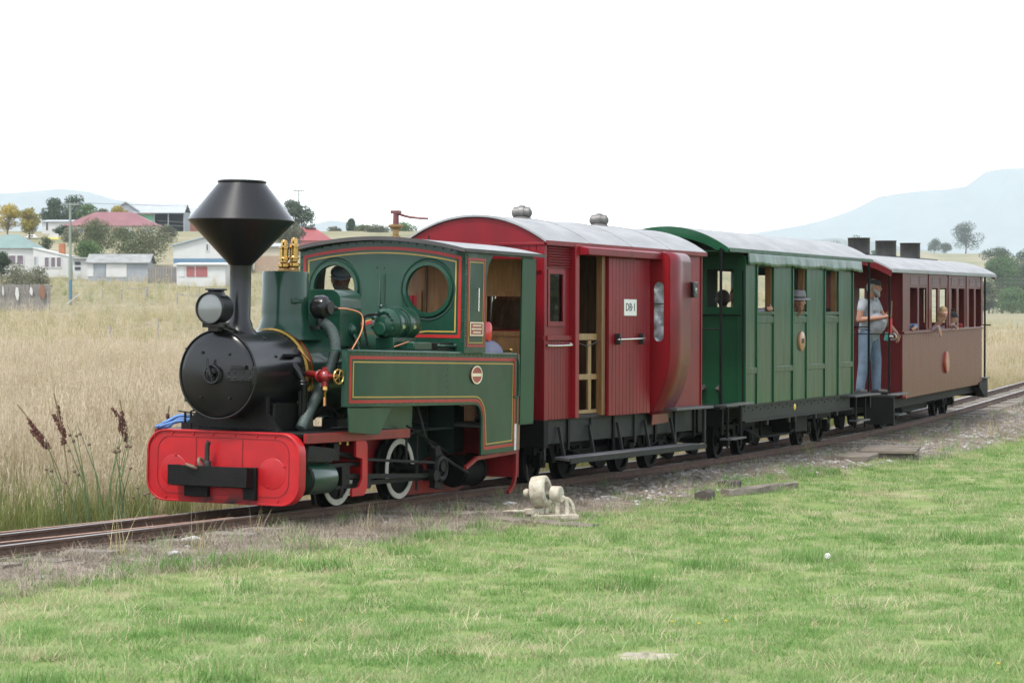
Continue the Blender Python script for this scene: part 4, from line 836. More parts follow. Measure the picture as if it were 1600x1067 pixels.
m = MB(); m.tube(smooth_path([(.50,-1.62,.72),(.60,-1.50,.73),(.66,-1.36,.76),(.66,-1.2,.80)],5),.009,6); obj('bare_pipe', m, CHROME, loco)
m = MB(); m.tube(smooth_path([(.3,-1.75,.74),(.40,-1.68,.86),(.44,-1.58,.90),(.46,-1.45,.82),(.44,-1.40,.72)],5),.025,8); m.box(.36,.52,-1.55,-1.25,.71,.80); m.box(.40,.60,-1.2,-.9,.71,.84); obj('lubricator', m, OILBLK, loco, bevel=.004)
# blue rags / hoses at the far front corner
for k, (z, r) in enumerate(((.775,.018),(.80,.015),(.755,.016))):
    obj('air_hose', MB().tube(smooth_path([(-.36+.03*k,-2.45,z),(-.52,-2.50,z+.02*k),(-.62,-2.56,z-.03),(-.68-.02*k,-2.60,.72)],6),r,8), mat('blue_hose',(.03,.13,.34),.45,coat=.3,vary=.3,scale=14), loco)
m = MB(); m.tube([(-.42,-2.5,.71),(-.42,-2.5,.86),(-.36,-2.5,.88)],.012,6); m.tube([(-.48,-2.5,.71),(-.48,-2.5,.85)],.012,6); m.tube([(-.55,-2.50,.86),(-.36,-2.50,.84)],.007,6); m.box(-.50,-.40,-2.53,-2.47,.706,.76); obj('hose_cock', m, OILBLK, loco)
# ================================================================== running gear shared by the carriages
def wheelset(par, y, R=.23):
    for sg in (1,-1):
        x0 = sg*.335; m = MB(); m.lathe([(0,.02),(.06,.02),(.07,0),(R-.05,-.005),(R-.04,.03),(R,.03),(R+.004,-.035),(R+.025,-.045),(R+.025,-.065),(0,-.065)],(x0,y,R),(sg,0,0),32)
        obj('wheel', m, UNDER, par, ang=40)
        m = MB(); m.box(min(x0+sg*.06,x0+sg*.16),max(x0+sg*.06,x0+sg*.16),y-.075,y+.075,R-.07,R+.10); m.cyl((x0+sg*.16,y,R),(x0+sg*.175,y,R),.05,n=12); obj('axle_box', m, UNDER, par, bevel=.008)
    obj('axle', MB().cyl((-.5,y,R),(.5,y,R),.035,n=10), UNDER, par)
def bogie(par, y, wb=.95, R=.23):
    wheelset(par, y-wb/2, R); wheelset(par, y+wb/2, R)
    for sg in (1,-1):
        x = sg*.45; m = MB(); m.plate([(y-wb/2-.2,.30),(y-wb/2-.2,.42),(y+wb/2+.2,.42),(y+wb/2+.2,.30),(y+wb/2+.12,.30),(y+wb/2+.10,.36),(y+.25,.36),(y+.15,.20),(y-.15,.20),(y-.25,.36),(y-wb/2-.10,.36),(y-wb/2-.12,.30)],'x',x,x+sg*.025)
        obj('bogie_frame', m, UNDER, par, bevel=.004)
        m = MB()
        for k in range(6): m.torus((x+sg*.03,y,.22+.025*k),(0,0,1),.045,.011,12,5)
        obj('bogie_spring', m, UNDER, par)
    obj('bogie_bolster', MB().box(-.5,.5,y-.10,y+.10,.30,.44), UNDER, par)
def boards(mb, y0, y1, z0, z1, x, t=.014, w=.075, gap=.006, sg=1):
    n = max(1, round((y1-y0)/w)); w = (y1-y0)/n
    for k in range(n):
        a, b = y0+k*w+gap/2, y0+(k+1)*w-gap/2
        mb.plate([(a,z0),(b,z0),(b,z1),(a,z1)],'x',x-sg*t,x)
    return mb
def frame4(mb, y0, y1, z0, z1, w, x0, x1): return mb.ribbon([(y0,z0),(y1,z0),(y1,z1),(y0,z1)], w, 'x', x0, x1, closed=True)
def roof_shell(par, y0, y1, X, ze, za, M_, t=.022, seams=(), edge=None, pieces=1):
    rz = lambda x: ze+(za-ze)*(1-(abs(x)/X)**2.1)
    xs = np.linspace(-X,X,29); ys = np.linspace(y0,y1,pieces+1); out = None
    for k in range(pieces):
        m = MB(); g = .0 if k == 0 else .004
        m.plate([(x,rz(x)) for x in xs]+[(x,rz(x)+t) for x in xs[::-1]],'y',ys[k]+g,ys[k+1]); out = obj('roof_sheet', m, M_, par, ang=25)
    for k in range(1,pieces):
        m = MB(); m.plate([(x,rz(x)+t) for x in xs]+[(x,rz(x)+t+.007) for x in xs[::-1]],'y',ys[k]-.012,ys[k]+.012); obj('roof_seam', m, M_, par)
    if edge:
        for sg in (1,-1): obj('roof_edge', MB().box(min(sg*X,sg*(X+.015)),max(sg*X,sg*(X+.015)),y0,y1,ze-.03,ze+.018), edge, par, bevel=.004)
    return rz

# ================================================================== red guard's van
RM = track_frame(5.85)
van = empty('guards_van', RM, 'red timber guard van lettered DB-1 with sliding door and side lookout', 'railway carriage')
X, Y0, Y1, Z0, Z1 = .79, -2.35, 2.26, .695, 2.50
rz = roof_shell(van, Y0-.03, Y1+.05, X+.03, 2.505, 2.775, ROOFG, edge=CRED, pieces=4)
xs = np.linspace(X,-X,25)
m = MB(); m.plate([(-X,Z0-.02),(X,Z0-.02)]+[(x,rz(x)-.01) for x in xs],'y',Y0,Y0+.03,holes=[rrect(.12,.60,1.60,2.20,.03,2),rrect(-.60,-.12,1.60,2.20,.03,2)]); fw = obj('front_wall', m, CRED, van)
for cx_ in (.36,-.36):
    obj('window_frame', MB().ribbon([(cx_-.25,1.59),(cx_+.25,1.59),(cx_+.25,2.21),(cx_-.25,2.21)],.04,'y',Y0-.02,Y0+.004,closed=True), CRED, fw)
    obj('pane', MB().box(cx_-.24,cx_+.24,Y0+.012,Y0+.016,1.6,2.2), GLASS, fw)
m = MB()
for k in range(19):
    a = -X+k*2*X/19
    for za, zb in ((Z0,1.52),(2.23,2.48)) if .1 < abs(a+.04) < .62 else ((Z0,1.52),(1.55,2.48)): m.box(a+.004,a+2*X/19-.004,Y0-.010,Y0-.0005,za,zb)
obj('matchboarding', m, CRED, fw, bevel=.002)
obj('end_rail', MB().box(-X,X,Y0-.025,Y0-.011,1.50,1.545), CRED, fw, bevel=.004); obj('end_rail', MB().box(-X-.01,X+.01,Y0-.022,Y0-.011,2.475,2.505), CRED, fw, bevel=.004)
obj('end_handle', MB().box(.62,.76,Y0-.03,Y0-.011,2.21,2.225), CRED, fw)
m = MB(); m.plate([(-X,Z0),(X,Z0)]+[(x,rz(x)-.01) for x in xs],'y',Y1-.03,Y1); obj('rear_wall', m, CRED, van)
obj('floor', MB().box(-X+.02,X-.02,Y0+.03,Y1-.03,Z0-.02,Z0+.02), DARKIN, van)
# near side: corner panel with window, door opening, sliding door, lookout
WN = (-2.24,-1.85,1.67,2.21)
m = MB(); m.plate([(Y0+.03,Z0),(-1.62,Z0),(-1.62,Z1),(Y0+.03,Z1)],'x',X-.03,X-.012,holes=[[(WN[0],WN[2]),(WN[1],WN[2]),(WN[1],WN[3]),(WN[0],WN[3])]]); cp = obj('corner_panel', m, CRED, van)
obj('matchboarding', boards(MB(),Y0+.05,-1.64,Z0-.01,1.49,X), CRED, cp, bevel=.002)
obj('window_frame', frame4(MB(),WN[0],WN[1],WN[2],WN[3],.05,X-.012,X+.006), CRED, cp, bevel=.003); obj('pane', MB().box(X-.024,X-.02,WN[0],WN[1],WN[2],WN[3]), GLASS, cp)
m = MB()
for k in range(8): z = 2.265+.028*k; m.plate([(X-.012,z),(X+.012,z-.008),(X+.012,z-.002),(X-.012,z+.014)],'y',-2.27,-1.66)
obj('louvre_slats', m, CRED, cp)
obj('waist_rail', MB().box(X-.012,X+.022,Y0+.04,-1.66,1.50,1.55), CRED, cp, bevel=.005)
obj('grab_rail', MB().tube(smooth_path([(X+.0,-2.30,1.46),(X+.05,-2.27,1.445),(X+.05,-1.75,1.45),(X,-1.70,1.47)],5),.010,8), CHROME, cp)
obj('corner_post', MB().box(X-.03,X+.008,Y0-.012,Y0+.055,Z0-.02,2.49), CRED, van, bevel=.006)
obj('door_post', MB().box(X-.03,X+.055,-1.66,-1.56,Z0-.01,2.50), CREDB, van, bevel=.006)
m = MB(); m.plate([(X-.02,2.395),(X+.16,2.395),(X+.16,2.47),(X-.02,2.505)],'y',-1.56,.56); obj('door_track_cover', m, CRED, van, bevel=.008)
DX = X+.055
m = MB(); m.box(DX-.03,DX-.012,-.76,.46,Z0-.01,2.395); sd_ = obj('sliding_door', m, CRED, van)
obj('matchboarding', boards(MB(),-.755,.455,Z0-.01,2.39,DX,w=.105), CRED, sd_, bevel=.003)
m = MB(); m.tube([(DX+.05,-.62,1.505),(DX+.05,.16,1.515)],.010,8); obj('door_bar', m, CHROME, sd_)
for y in (-.56,.12): obj('bar_bracket', MB().box(DX,DX+.06,y-.018,y+.018,1.45,1.57), IRON, sd_, bevel=.006)
m = MB(); m.box(DX+.0005,DX+.008,-.33,.03,1.765,1.945); sg_ = obj('number_sign', m, WHITEP, sd_, bevel=.002)
t = text('lettering','DB·1',.125,None,sg_,Matrix.Translation((DX+.0095,-.15,1.855)) @ SIDE @ Matrix.Diagonal((1.12,1,1,1)),BLACKP)
obj('door_jamb', MB().box(X-.05,X+.02,-.86,-.765,Z0,2.40), WOOD, van, bevel=.004)
for z, h in ((1.50,.07),(1.08,.06),(.72,.04)): obj('gate_rail', MB().box(X-.06,X-.035,-1.555,-.865,z,z+h), WOODL, van, bevel=.004)
obj('gate_stile', MB().box(X-.06,X-.036,-1.10,-1.02,.76,1.495), WOODL, van, bevel=.004)
obj('gate_stile', MB().box(X-.06,X-.036,-1.553,-1.50,.76,2.39), WOODL, van, bevel=.004)
obj('gate_chain', MB().tube(smooth_path([(X,-1.5,1.48),(X,-1.2,1.44),(X,-.9,1.50)],5),.006,6), IRON, van)
m = MB(); m.box(X-.03,X-.012,.46,Y1-.03,Z0,Z1); obj('side_panel', m, CRED, van)
# lookout (ducket)
U0, U1, VO = .56, 1.19, 1.035
prof = [(X,2.47)]+arc(VO-.09,2.38,.09,90,0,6)+[(VO,1.75),(VO,1.35),(VO-.012,1.22),(VO-.04,1.08),(VO-.085,.94),(VO-.14,.82),(VO-.20,.72),(X,.66)]
m = MB(); m.plate(prof,'y',U0,U0+.02,holes=[rrect(.845,.965,1.48,2.15,.058,6)]); du = obj('side_lookout', m, CREDB, van)
m = MB(); m.sheet([[(x,u,z) for x,z in prof] for u in (U0-.004,U1)]); o = obj('lookout_skin', m, CREDG, du, ang=40); sm = o.modifiers.new('solid','SOLIDIFY'); sm.thickness = .015; sm.offset = 1
m = MB(); m.plate(prof,'y',U1-.02,U1-.001); obj('lookout_back', m, CRED, du)
m = MB(); m.sheet([[(x_,U0+.024+.012*sin(z_*23+x_*40)+.008*sin(z_*51),z_) for x_ in np.linspace(.838,.972,5)] for z_ in np.linspace(1.47,2.16,22)]); obj('lookout_glazing', m, FILM, du, ang=80)
obj('glazing_bar', MB().box(.845,.965,U0+.001,U0+.018,1.90,1.908), IRON, du)
m = MB(); m.plate([(U0+.05,.54),(U1-.06,.56),(U1-.1,.80),(U0+.28,.92),(U0+.12,.80)],'x',X+.003,X+.018); obj('lookout_apron', m, CREDG, du, bevel=.003)
m = MB(); m.box(VO-.05,VO+.05,U1+.005,U1+.14,1.98,2.16); lp = obj('tail_lamp', m, LBLACK, van, bevel=.01); obj('lamp_lens', MB().lathe([(0,.012),(.03,.008),(.035,-.001)],(VO+.05,U1+.07,2.06),(1,0,0),14), LENS, lp)
# far side with openings
hs = [[(a,1.35),(b,1.35),(b,2.25),(a,2.25)] for a, b in ((-2.05,-1.55),(-1.35,-.95),(-.55,-.15),(.25,.75),(1.1,1.7))]
m = MB(); m.plate([(Y0+.03,Z0),(Y1-.03,Z0),(Y1-.03,Z1),(Y0+.03,Z1)],'x',-X,-X+.03,holes=hs); fs_ = obj('far_side', m, CRED, van)
for h in hs: obj('pane', MB().box(-X+.012,-X+.016,h[0][0],h[1][0],1.35,2.25), GLASS, fs_)
obj('partition', MB().box(-X+.04,.25,.30,.33,Z0+.02,2.5), WOOD, van); obj('bench', MB().box(-X+.04,-.35,-2.2,.25,1.10,1.15).box(-X+.04,-.40,-2.2,.25,Z0+.02,1.10), WOOD, van)
m = MB()
for y in (-1.5,-1.42): m.tube([(-.2,y,Z0),(-.2,y,2.55)],.014,6)
obj('stanchion', m, CHROME, van)
# roof ventilators
for k, y in enumerate((-1.17,.98)):
    m = MB(); m.cyl((0,y,2.78),(0,y,2.82),.05,n=14); m.lathe([(.0,-.112),(.022,-.11),(.062,-.085),(.068,-.03),(.068,.03),(.062,.085),(.022,.11),(0,.112)],(0,y,2.865),(1,.25,0),20); m.lathe([(.078,-.03),(.082,0),(.078,.03)],(0,y,2.865),(1,.25,0),20); m.lathe([(.12,2.785),(.10,2.81),(.06,2.83)],(0,y,0),(0,0,1),18)
    obj('roof_ventilator', m, GALV, van)
# underframe
obj('sole_bar', MB().box(X-.08,X-.05,Y0+.05,Y1-.02,.43,.69), UNDERG, van, bevel=.004); obj('sole_bar', MB().box(-X+.05,-X+.08,Y0+.05,Y1-.02,.43,.69), UNDERG, van)
for k, y in enumerate(np.linspace(Y0+.1,Y1-.15,8)): obj('sole_stay', MB().box(X-.05,X-.03,y-.025,y+.025,.36 if k%3 else .27,.69), UNDER if k%2 else UNDERG, van)
obj('headstock', MB().box(-.80,.80,Y0-.02,Y0+.10,.40,.685), UNDER, van, bevel=.008); obj('headstock', MB().box(-.78,.78,Y1-.10,Y1+.03,.40,.685), UNDER, van, bevel=.008)
m = MB(); m.plate([(X+.01,-2.10),(X+.01,1.62),(X+.285,1.62),(X+.285,-2.34)],'z',.27,.30); fbd = obj('foot_board', m, mat('grey_plank',(.12,.12,.125),.6,vary=.25,scale=6,stretch=(6,.8,6),dirt=.3,dirt_rgb=(.05,.047,.044)), van, bevel=.004)
obj('board_edge', MB().box(X+.286,X+.298,-2.34,1.62,.245,.301), UNDERG, fbd)
for y in (-1.9,-1.1,-.3,.5,1.3): obj('board_hanger', MB().bar((X-.03,y,.60),(X+.03,y,.30),.03,.02).bar((X+.0,y,.28),(X+.28,y,.262),.03,.015), UNDERG, fbd)
obj('step_tread', MB().box(X+.0,X+.20,.92,2.12,.695,.725), STEPG, van, bevel=.004); obj('tread_bracket', MB().box(X+.12,X+.15,1.95,2.0,.30,.695), UNDERG, van)
bogie(van,-1.25,.9); bogie(van,1.25,.9); obj('core_light_block', MB().box(-.20,.20,Y0+.1,Y1-.1,.30,.67), UNDER, van); obj('low_light_block', MB().box(-.30,.30,-.75,.75,.16,.30), UNDER, van)  # two added boxes block light passing beneath the van
m = MB(); m.cyl((-.2,-.6,.34),(-.2,.4,.34),.13,n=18); obj('brake_cylinder', m, UNDER, van); obj('truss_rod', MB().tube([(.62,-2.1,.5),(.62,-.8,.24),(.62,.8,.24),(.62,2.0,.5)],.012,6), UNDER, van)
m = MB(); m.cyl((0,Y0-.32,.38),(0,Y0,.38),.04,n=10); m.box(-.12,.12,Y0-.42,Y0-.32,.30,.46); obj('coupling', m, UNDER, van)

# ================================================================== green carriage
GM = track_frame(12.0)
gc = empty('green_carriage', GM, 'green panelled passenger carriage with open end platforms and canvas valance', 'railway carriage')
X, Y0, Y1, Z0, Z1 = .78, -2.25, 2.94, .68, 2.50
rz = roof_shell(gc, -3.05, 3.92, X+.03, 2.585, 2.85, ROOFG, edge=CGREEN, pieces=1)
xs = np.linspace(X+.025,-X-.025,25)
for y in (-3.06,3.91): 
    m = MB(); m.plate([(x,rz(x)-(.10 if abs(x) < .7 else .04)) for x in xs[::-1]]+[(x,rz(x)+.02) for x in xs],'y',y-.012,y+.012); obj('roof_end_board', m, CGREEN, gc)
m = MB(); m.box(-X-.02,X+.02,-3.03,Y0,2.56,2.575); obj('platform_ceiling', m, CGREENE, gc); obj('platform_ceiling', MB().box(-X-.02,X+.02,Y1,3.89,2.56,2.575), CGREENE, gc)
bt = [Y0,-1.76,-1.02,-.13,.53,1.45,2.165,Y1]
for k in range(7):
    a, b = bt[k]+.022, bt[k+1]-.022
    win = k % 2 == 1
    m = MB(); top_ = 1.80 if win else Z1
    m.box(X-.022,X-.008,a-.018,b+.018,Z0,top_); pnl = obj('side_panel', m, CGREEN, gc)
    if win:
        obj('window_sill', MB().box(X-.03,X+.012,a-.01,b+.01,1.80,1.835), CGREEN, pnl, bevel=.004); obj('sill_rail', MB().box(X-.008,X+.006,a,b,1.69,1.775), CGREEN, pnl, bevel=.004)
        obj('window_header', MB().box(X-.022,X-.008,a-.018,b+.018,2.40,2.52), CGREEN, pnl)
        obj('window_reveal', MB().box(X-.10,X-.024,b-.035,b+.012,1.835,2.40), WOOD, pnl); obj('window_reveal', MB().box(X-.10,X-.024,a-.012,a+.025,1.835,2.40), WOOD, pnl)
    else: obj('mid_rail', MB().box(X-.008,X+.008,a,b,1.06,1.135), CGREEN, pnl, bevel=.005)
for k, y in enumerate(bt): obj('batten', MB().box(X-.03,X+.010,y-.020,y+.020,Z0-.002,2.52), CGREEN, gc, bevel=.004)
hs = [[(bt[k]+.02,1.82),(bt[k+1]-.02,1.82),(bt[k+1]-.02,2.40),(bt[k]+.02,2.40)] for k in (1,3,5)]
m = MB(); m.plate([(Y0,Z0),(Y1,Z0),(Y1,2.5),(Y0,2.5)],'x',-X,-X+.02,holes=hs); obj('far_side', m, CGREEN, gc)
for y, nm in ((Y0,'front_wall'),(Y1-.02,'rear_wall')):
    hl_ = [[(.27,1.89),(.62,1.89),(.62,2.36),(.27,2.36)],[(-.62,1.89),(-.27,1.89),(-.27,2.36),(-.62,2.36)]]
    m = MB(); m.plate([(-X+.02,Z0),(X-.024,Z0),(X-.024,2.555),(-X+.02,2.555)],'y',y,y+.02,holes=hl_); w_ = obj(nm, m, CGREENE, gc)
    sgn = -1 if y < 0 else 1; yy = y if y < 0 else y+.02
    obj('waist_rail', MB().box(-X+.03,X-.02,min(yy,yy+sgn*.02),max(yy,yy+sgn*.02),1.80,1.885), CGREENE, w_, bevel=.004)
    obj('door_leaf', MB().box(-.21,.21,min(yy,yy+sgn*.025),max(yy,yy+sgn*.025),.72,1.78), CGREENE, w_, bevel=.005)
    obj('end_stile', MB().box(X-.10,X-.024,min(yy,yy+sgn*.02),max(yy,yy+sgn*.02),Z0,2.5), CGREENE, w_, bevel=.004)
    obj('handrail', MB().tube([(.14,yy+sgn*.06,1.785),(.74,yy+sgn*.06,1.785)],.010,6), UNDER, w_)
obj('floor', MB().box(-X+.02,X-.024,-3.22,4.02,.655,.68), UNDERG, gc)
obj('bench', MB().box(-X+.03,-.30,-2.1,2.8,1.10,1.14).box(-X+.03,-.36,-2.1,2.8,.69,1.10), WOOD, gc); obj('bench', MB().box(.30,X-.12,-2.1,2.8,1.10,1.14).box(.36,X-.12,-2.1,2.8,.69,1.10), WOOD, gc)
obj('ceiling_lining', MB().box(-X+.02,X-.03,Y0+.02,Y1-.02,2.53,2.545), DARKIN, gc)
# canvas valance along the eave
rows = []
for j in range(5):
    row = []
    for k in range(91):
        y = -2.28+5.55*k/90; t = j/4
        row.append((X+.04+.022*t+.010*t*sin(y*9+sin(y*3)*2)+.004*t*sin(y*31), y+.004*t*sin(y*17), 2.575-(.165+.012*sin(y*4.3)+.006*sin(y*23))*t))
    rows.append(row)
o = obj('canvas_valance', MB().sheet(rows), VALG, gc, ang=80); sm = o.modifiers.new('solid','SOLIDIFY'); sm.thickness = .006
# round number disc
m = MB(); m.lathe([(0,.03),(.115,.03),(.13,.02),(.13,-.001)],(X-.006,.275,1.445),(1,0,0),36); dd = obj('number_disc', m, DISCO, gc)
text('lettering','001',.10,None,dd,side_at(X+.026,.275,1.445),BLACKP)
# platforms
for y, yp in ((-3.2,-3.17),(4.0,3.97)):
    for x in (X-.03,-X+.03): obj('platform_post', MB().cyl((x,yp,.68),(x,yp,2.60),.018,n=8), UNDER, gc)
    obj('platform_rail', MB().tube([(-X+.03,yp,1.62),(X-.03,yp,1.62)],.010,6), UNDER, gc)
    obj('platform_beam', MB().box(-X,X,min(y,y+.06*(1 if y<0 else -1)),max(y,y+.06*(1 if y<0 else -1)),.45,.652), UNDER, gc)
obj('body_post', MB().cyl((X+.02,-2.42,.72),(X+.02,-2.42,2.34),.016,n=8), UNDER, gc); obj('far_post', MB().cyl((.05,-3.15,.68),(.05,-3.15,2.58),.016,n=8), UNDER, gc)
for ya, yb, z in ((-3.42,-2.30,.715),(2.62,4.06,.66)):
    obj('step_tread', MB().box(X-.02,X+.13,ya,yb,z-.025,z), STEPG, gc, bevel=.004)
    for yy in (ya+.10,ya+.62): obj('step_hanger', MB().box(X+.09,X+.115,yy-.015,yy+.015,.20,z-.025), UNDER, gc)
    obj('lower_tread', MB().box(X+.02,X+.17,ya+.06,ya+.66,.29,.312), STEPG, gc, bevel=.003)
m = MB(); m.box(X-.07,X-.04,Y0,Y1,.46,.675); obj('sole_bar', m, UNDERG, gc); obj('sole_bar', MB().box(-X+.04,-X+.07,Y0,Y1,.46,.675), UNDERG, gc)
obj('sole_flange', MB().box(X-.04,X+.0,Y0,Y1,.455,.475), UNDERG, gc); obj('sole_flange', MB().box(X-.04,X-.005,Y0,Y1,.655,.675), UNDERG, gc)
for y in (-1.2,-.2,.1,1.1,2.2): obj('spring_hanger', MB().box(X-.06,X-.02,y-.04,y+.04,.39,.455), UNDERG, gc, bevel=.008)
m = MB(); m.lathe([(0,.012),(.03,.01),(.045,0)],(X-.038,.10,.58),(1,0,0),16); obj('yellow_reflector', m, mat('yellow_enamel',(.6,.42,.05),.4,coat=.4), gc)
m = MB(); rivets(m,[(X-.04,y,.60+.03*(k%2)) for k,y in enumerate(np.arange(Y0+.1,Y1,.17))],(1,0,0),.012); obj('bolt_row', m, UNDER, gc)
bogie(gc,-1.55,1.0,.22); bogie(gc,2.2,1.0,.22); obj('core_light_block', MB().box(-.20,.20,-3.1,3.9,.30,.65), UNDER, gc); obj('low_light_block', MB().box(-.30,.30,-.5,1.5,.18,.30), UNDER, gc)  # plain boxes added along the middle to stop light from the far side
for y in (-1.0,.35): obj('queen_post', MB().cyl((.60,y,.22),(.60,y,.45),.02,n=8), UNDER, gc)
obj('truss_rod', MB().tube([(.60,-2.2,.46),(.60,-1.0,.22),(.60,.35,.22),(.60,1.6,.46)],.012,6), UNDER, gc)
obj('battery_box', MB().box(.1,.62,.55,1.15,.22,.45), UNDER, gc, bevel=.01)
obj('coupling', MB().cyl((0,-3.5,.38),(0,-3.2,.38),.04,n=10).box(-.1,.1,-3.6,-3.5,.3,.46), UNDER, gc); obj('coupling', MB().cyl((0,4.0,.38),(0,4.5,.38),.04,n=10), UNDER, gc)
obj('brake_pipe', MB().tube(smooth_path([(.3,-3.2,.5),(.32,-3.5,.3),(.3,-3.8,.22),(.28,-4.0,.36)],6),.02,8), UNDER, gc)

# ================================================================== maroon carriage at the tail
BM_ = track_frame(21.6)
mc = empty('maroon_carriage', BM_, 'maroon passenger carriage at the tail with open windows and roof drums', 'railway carriage')
X, Y0, Y1, Z0, Z1 = .80, -3.33, 4.38, .50, 2.44
rz = roof_shell(mc, -4.4, 5.75, X+.04, 2.455, 2.69, ROOFG, t=.03, edge=ROOFG, pieces=1)
xs = np.linspace(X+.03,-X-.03,25)
obj('roof_end_board', MB().plate([(x,rz(x)-.10) for x in xs[::-1]]+[(x,rz(x)) for x in xs],'y',-4.405,-4.385), MAROONE, mc)
obj('roof_end_board', MB().plate([(x,rz(x)-.08) for x in xs[::-1]]+[(x,rz(x)) for x in xs],'y',5.72,5.74), MAROONE, mc)
wins = [(-2.70,-2.05),(-1.915,-1.265),(-.76,-.222),(-.015,.64),(1.087,1.644),(1.868,2.47),(2.95,3.51),(3.69,4.25)]
ZA, ZB = 1.53, 2.205
for sg in (1,-1):
    hs = [[(a,ZA),(b,ZA),(b,ZB),(a,ZB)] for a, b in wins]
    m = MB(); m.plate([(Y0,1.50),(Y1,1.50),(Y1,Z1),(Y0,Z1)],'x',sg*(X-.03),sg*X,holes=hs); up_ = obj('upper_side', m, MAROON, mc)
    if sg > 0:
        for k in range(4):
            a, b = wins[2*k][0], wins[2*k+1][1]
            for (p, q) in (wins[2*k], wins[2*k+1]):
                m = MB()
                for j in range(5): z = 2.265+.026*j; m.plate([(X-.002,z),(X+.010,z-.007),(X+.010,z-.001),(X-.002,z+.010)],'y',p+.02,q-.02)
                obj('louvre_slats', m, mat('louvre_grey',(.12,.075,.075),.5), up_)
        for a in [Y0+.05]+[(wins[2*k+1][1]+wins[2*k+2][0])/2 for k in range(3)]+[Y1-.06]: obj('pilaster', MB().box(X+.001,X+.014,a-.09,a+.09,1.55,Z1), MAROON, up_, bevel=.004)
        obj('sill_moulding', MB().box(X-.03,X+.03,Y0,Y1,1.485,1.525), MAROON, up_, bevel=.006)
    m = MB(); m.box(min(sg*(X-.03),sg*(X-.014)),max(sg*(X-.03),sg*(X-.014)),Y0,Y1,Z0,1.50); lo = obj('lower_side', m, MAROON, mc)
    obj('matchboarding', boards(MB(),Y0,Y1,Z0-.01,1.483,sg*(X+.002),w=.14,gap=.006,sg=sg,t=.015), MAROON, lo, bevel=.003)
for y in (Y0,Y1-.03):
    m = MB(); m.plate([(-X+.03,Z0),(X-.03,Z0),(X-.03,2.44)]+[(x,rz(x)-.01) for x in np.linspace(X-.03,-X+.03,15)]+[(-X+.03,2.44)],'y',y,y+.03,holes=[[(-.25,1.6),(.25,1.6),(.25,2.2),(-.25,2.2)]]); ew_ = obj('end_wall', m, MAROONE, mc)
    for x in (-.55,-.28,.28,.55): obj('end_batten', MB().box(x-.02,x+.02,y-.012 if y < 0 else y+.03,y if y < 0 else y+.042,Z0,2.4), MAROONE, ew_)
obj('floor', MB().box(-X,X,-4.28,4.98,.55,.578), UNDERG, mc)
obj('bench', MB().box(-X+.04,-.30,-3.2,4.2,1.0,1.04).box(-X+.04,-.36,-3.2,4.2,.60,1.0), WOOD, mc); obj('bench', MB().box(.34,X-.04,-3.2,4.2,1.0,1.04), WOOD, mc)
m = MB(); m.lathe([(0,.04),(.17,.04),(.18,.03),(.18,-.001)],(X+.003,.53,.967),(1,0,0),36); dd = obj('number_disc', m, DISCR, mc); obj('disc_face', MB().lathe([(0,.004),(.14,.004),(.145,0)],(X+.043,.53,.967),(1,0,0),32), DISCO, dd)
obj('roof_plank', MB().box(-.20,.20,-3.9,3.2,2.705,2.725), DRUMB, mc)
for y, zt in ((-2.735,2.985),(-.546,2.985),(1.63,2.99)):
    m = MB(); m.lathe([(.165,2.728),(.175,2.74),(.172,2.75),(.172,zt-.02),(.178,zt-.01),(.178,zt),(.165,zt),(.165,2.74)],(0,y,0),(0,0,1),36); obj('roof_drum', m, DRUMB, mc)
for x in (X-.03,-X+.03):
    obj('platform_post', MB().cyl((x,-4.22,.578),(x,-4.22,2.46),.018,n=8), UNDER, mc); obj('platform_post', MB().cyl((x,4.92,.578),(x,4.92,2.47),.018,n=8), UNDER, mc)
obj('platform_rail', MB().tube([(-X+.03,-4.22,1.50),(X-.03,-4.22,1.50)],.010,6), UNDER, mc); obj('platform_rail', MB().tube([(-X+.03,4.92,1.56),(X+.08,4.92,1.55)],.012,6), UNDER, mc)
m = MB(); m.cyl((X-.02,-4.24,1.46),(X+.03,-4.24,1.46),.03,n=10); m.torus((X+.02,-4.22,1.46),(0,1,0),.05,.01,16,6); obj('brake_handle', m, CHROME, mc)
obj('step_plate', MB().box(.41,.84,-4.275,-4.25,.14,.55), UNDER, mc, bevel=.004); obj('plate_edge', MB().box(.842,.856,-4.28,-4.245,.14,.578), UNDERG, mc)
obj('step_tread', MB().box(X-.05,X+.10,-4.25,-3.36,.572,.598), STEPG, mc, bevel=.004); obj('lower_tread', MB().box(X-.05,X+.12,-4.2,-3.6,.27,.29), STEPG, mc)
obj('corner_bolt', MB().lathe([(0,.05),(.03,.05),(.035,0)],(X+.0,Y0+.1,.52),(1,0,0),12), DISCR, mc)
obj('step_box', MB().plate([(4.0,.52),(4.95,.57),(4.95,.23),(4.6,.25),(4.0,.44)],'x',X-.12,X+.02), UNDER, mc, bevel=.006); obj('step_box', MB().box(-.8,.67,4.93,4.98,.25,.548), UNDER, mc)
obj('rear_tread', MB().box(X-.1,X+.06,4.42,4.97,.58,.60), STEPG, mc)
obj('sole_bar', MB().box(X-.16,X-.13,Y0,Y1,.34,.495), UNDER, mc); obj('sole_bar', MB().box(-X+.13,-X+.16,Y0,Y1,.34,.495), UNDER, mc)
bogie(mc,-2.2,1.0,.22); bogie(mc,2.6,1.0,.22); obj('core_light_block', MB().box(-.20,.20,-4.2,4.9,.28,.545), UNDER, mc); obj('low_light_block', MB().box(-.30,.30,-1.2,1.6,.16,.28), UNDER, mc)  # added centre boxes keep light from showing through below the floor
obj('coupling', MB().cyl((0,-4.7,.38),(0,-4.2,.38),.04,n=10), UNDER, mc)
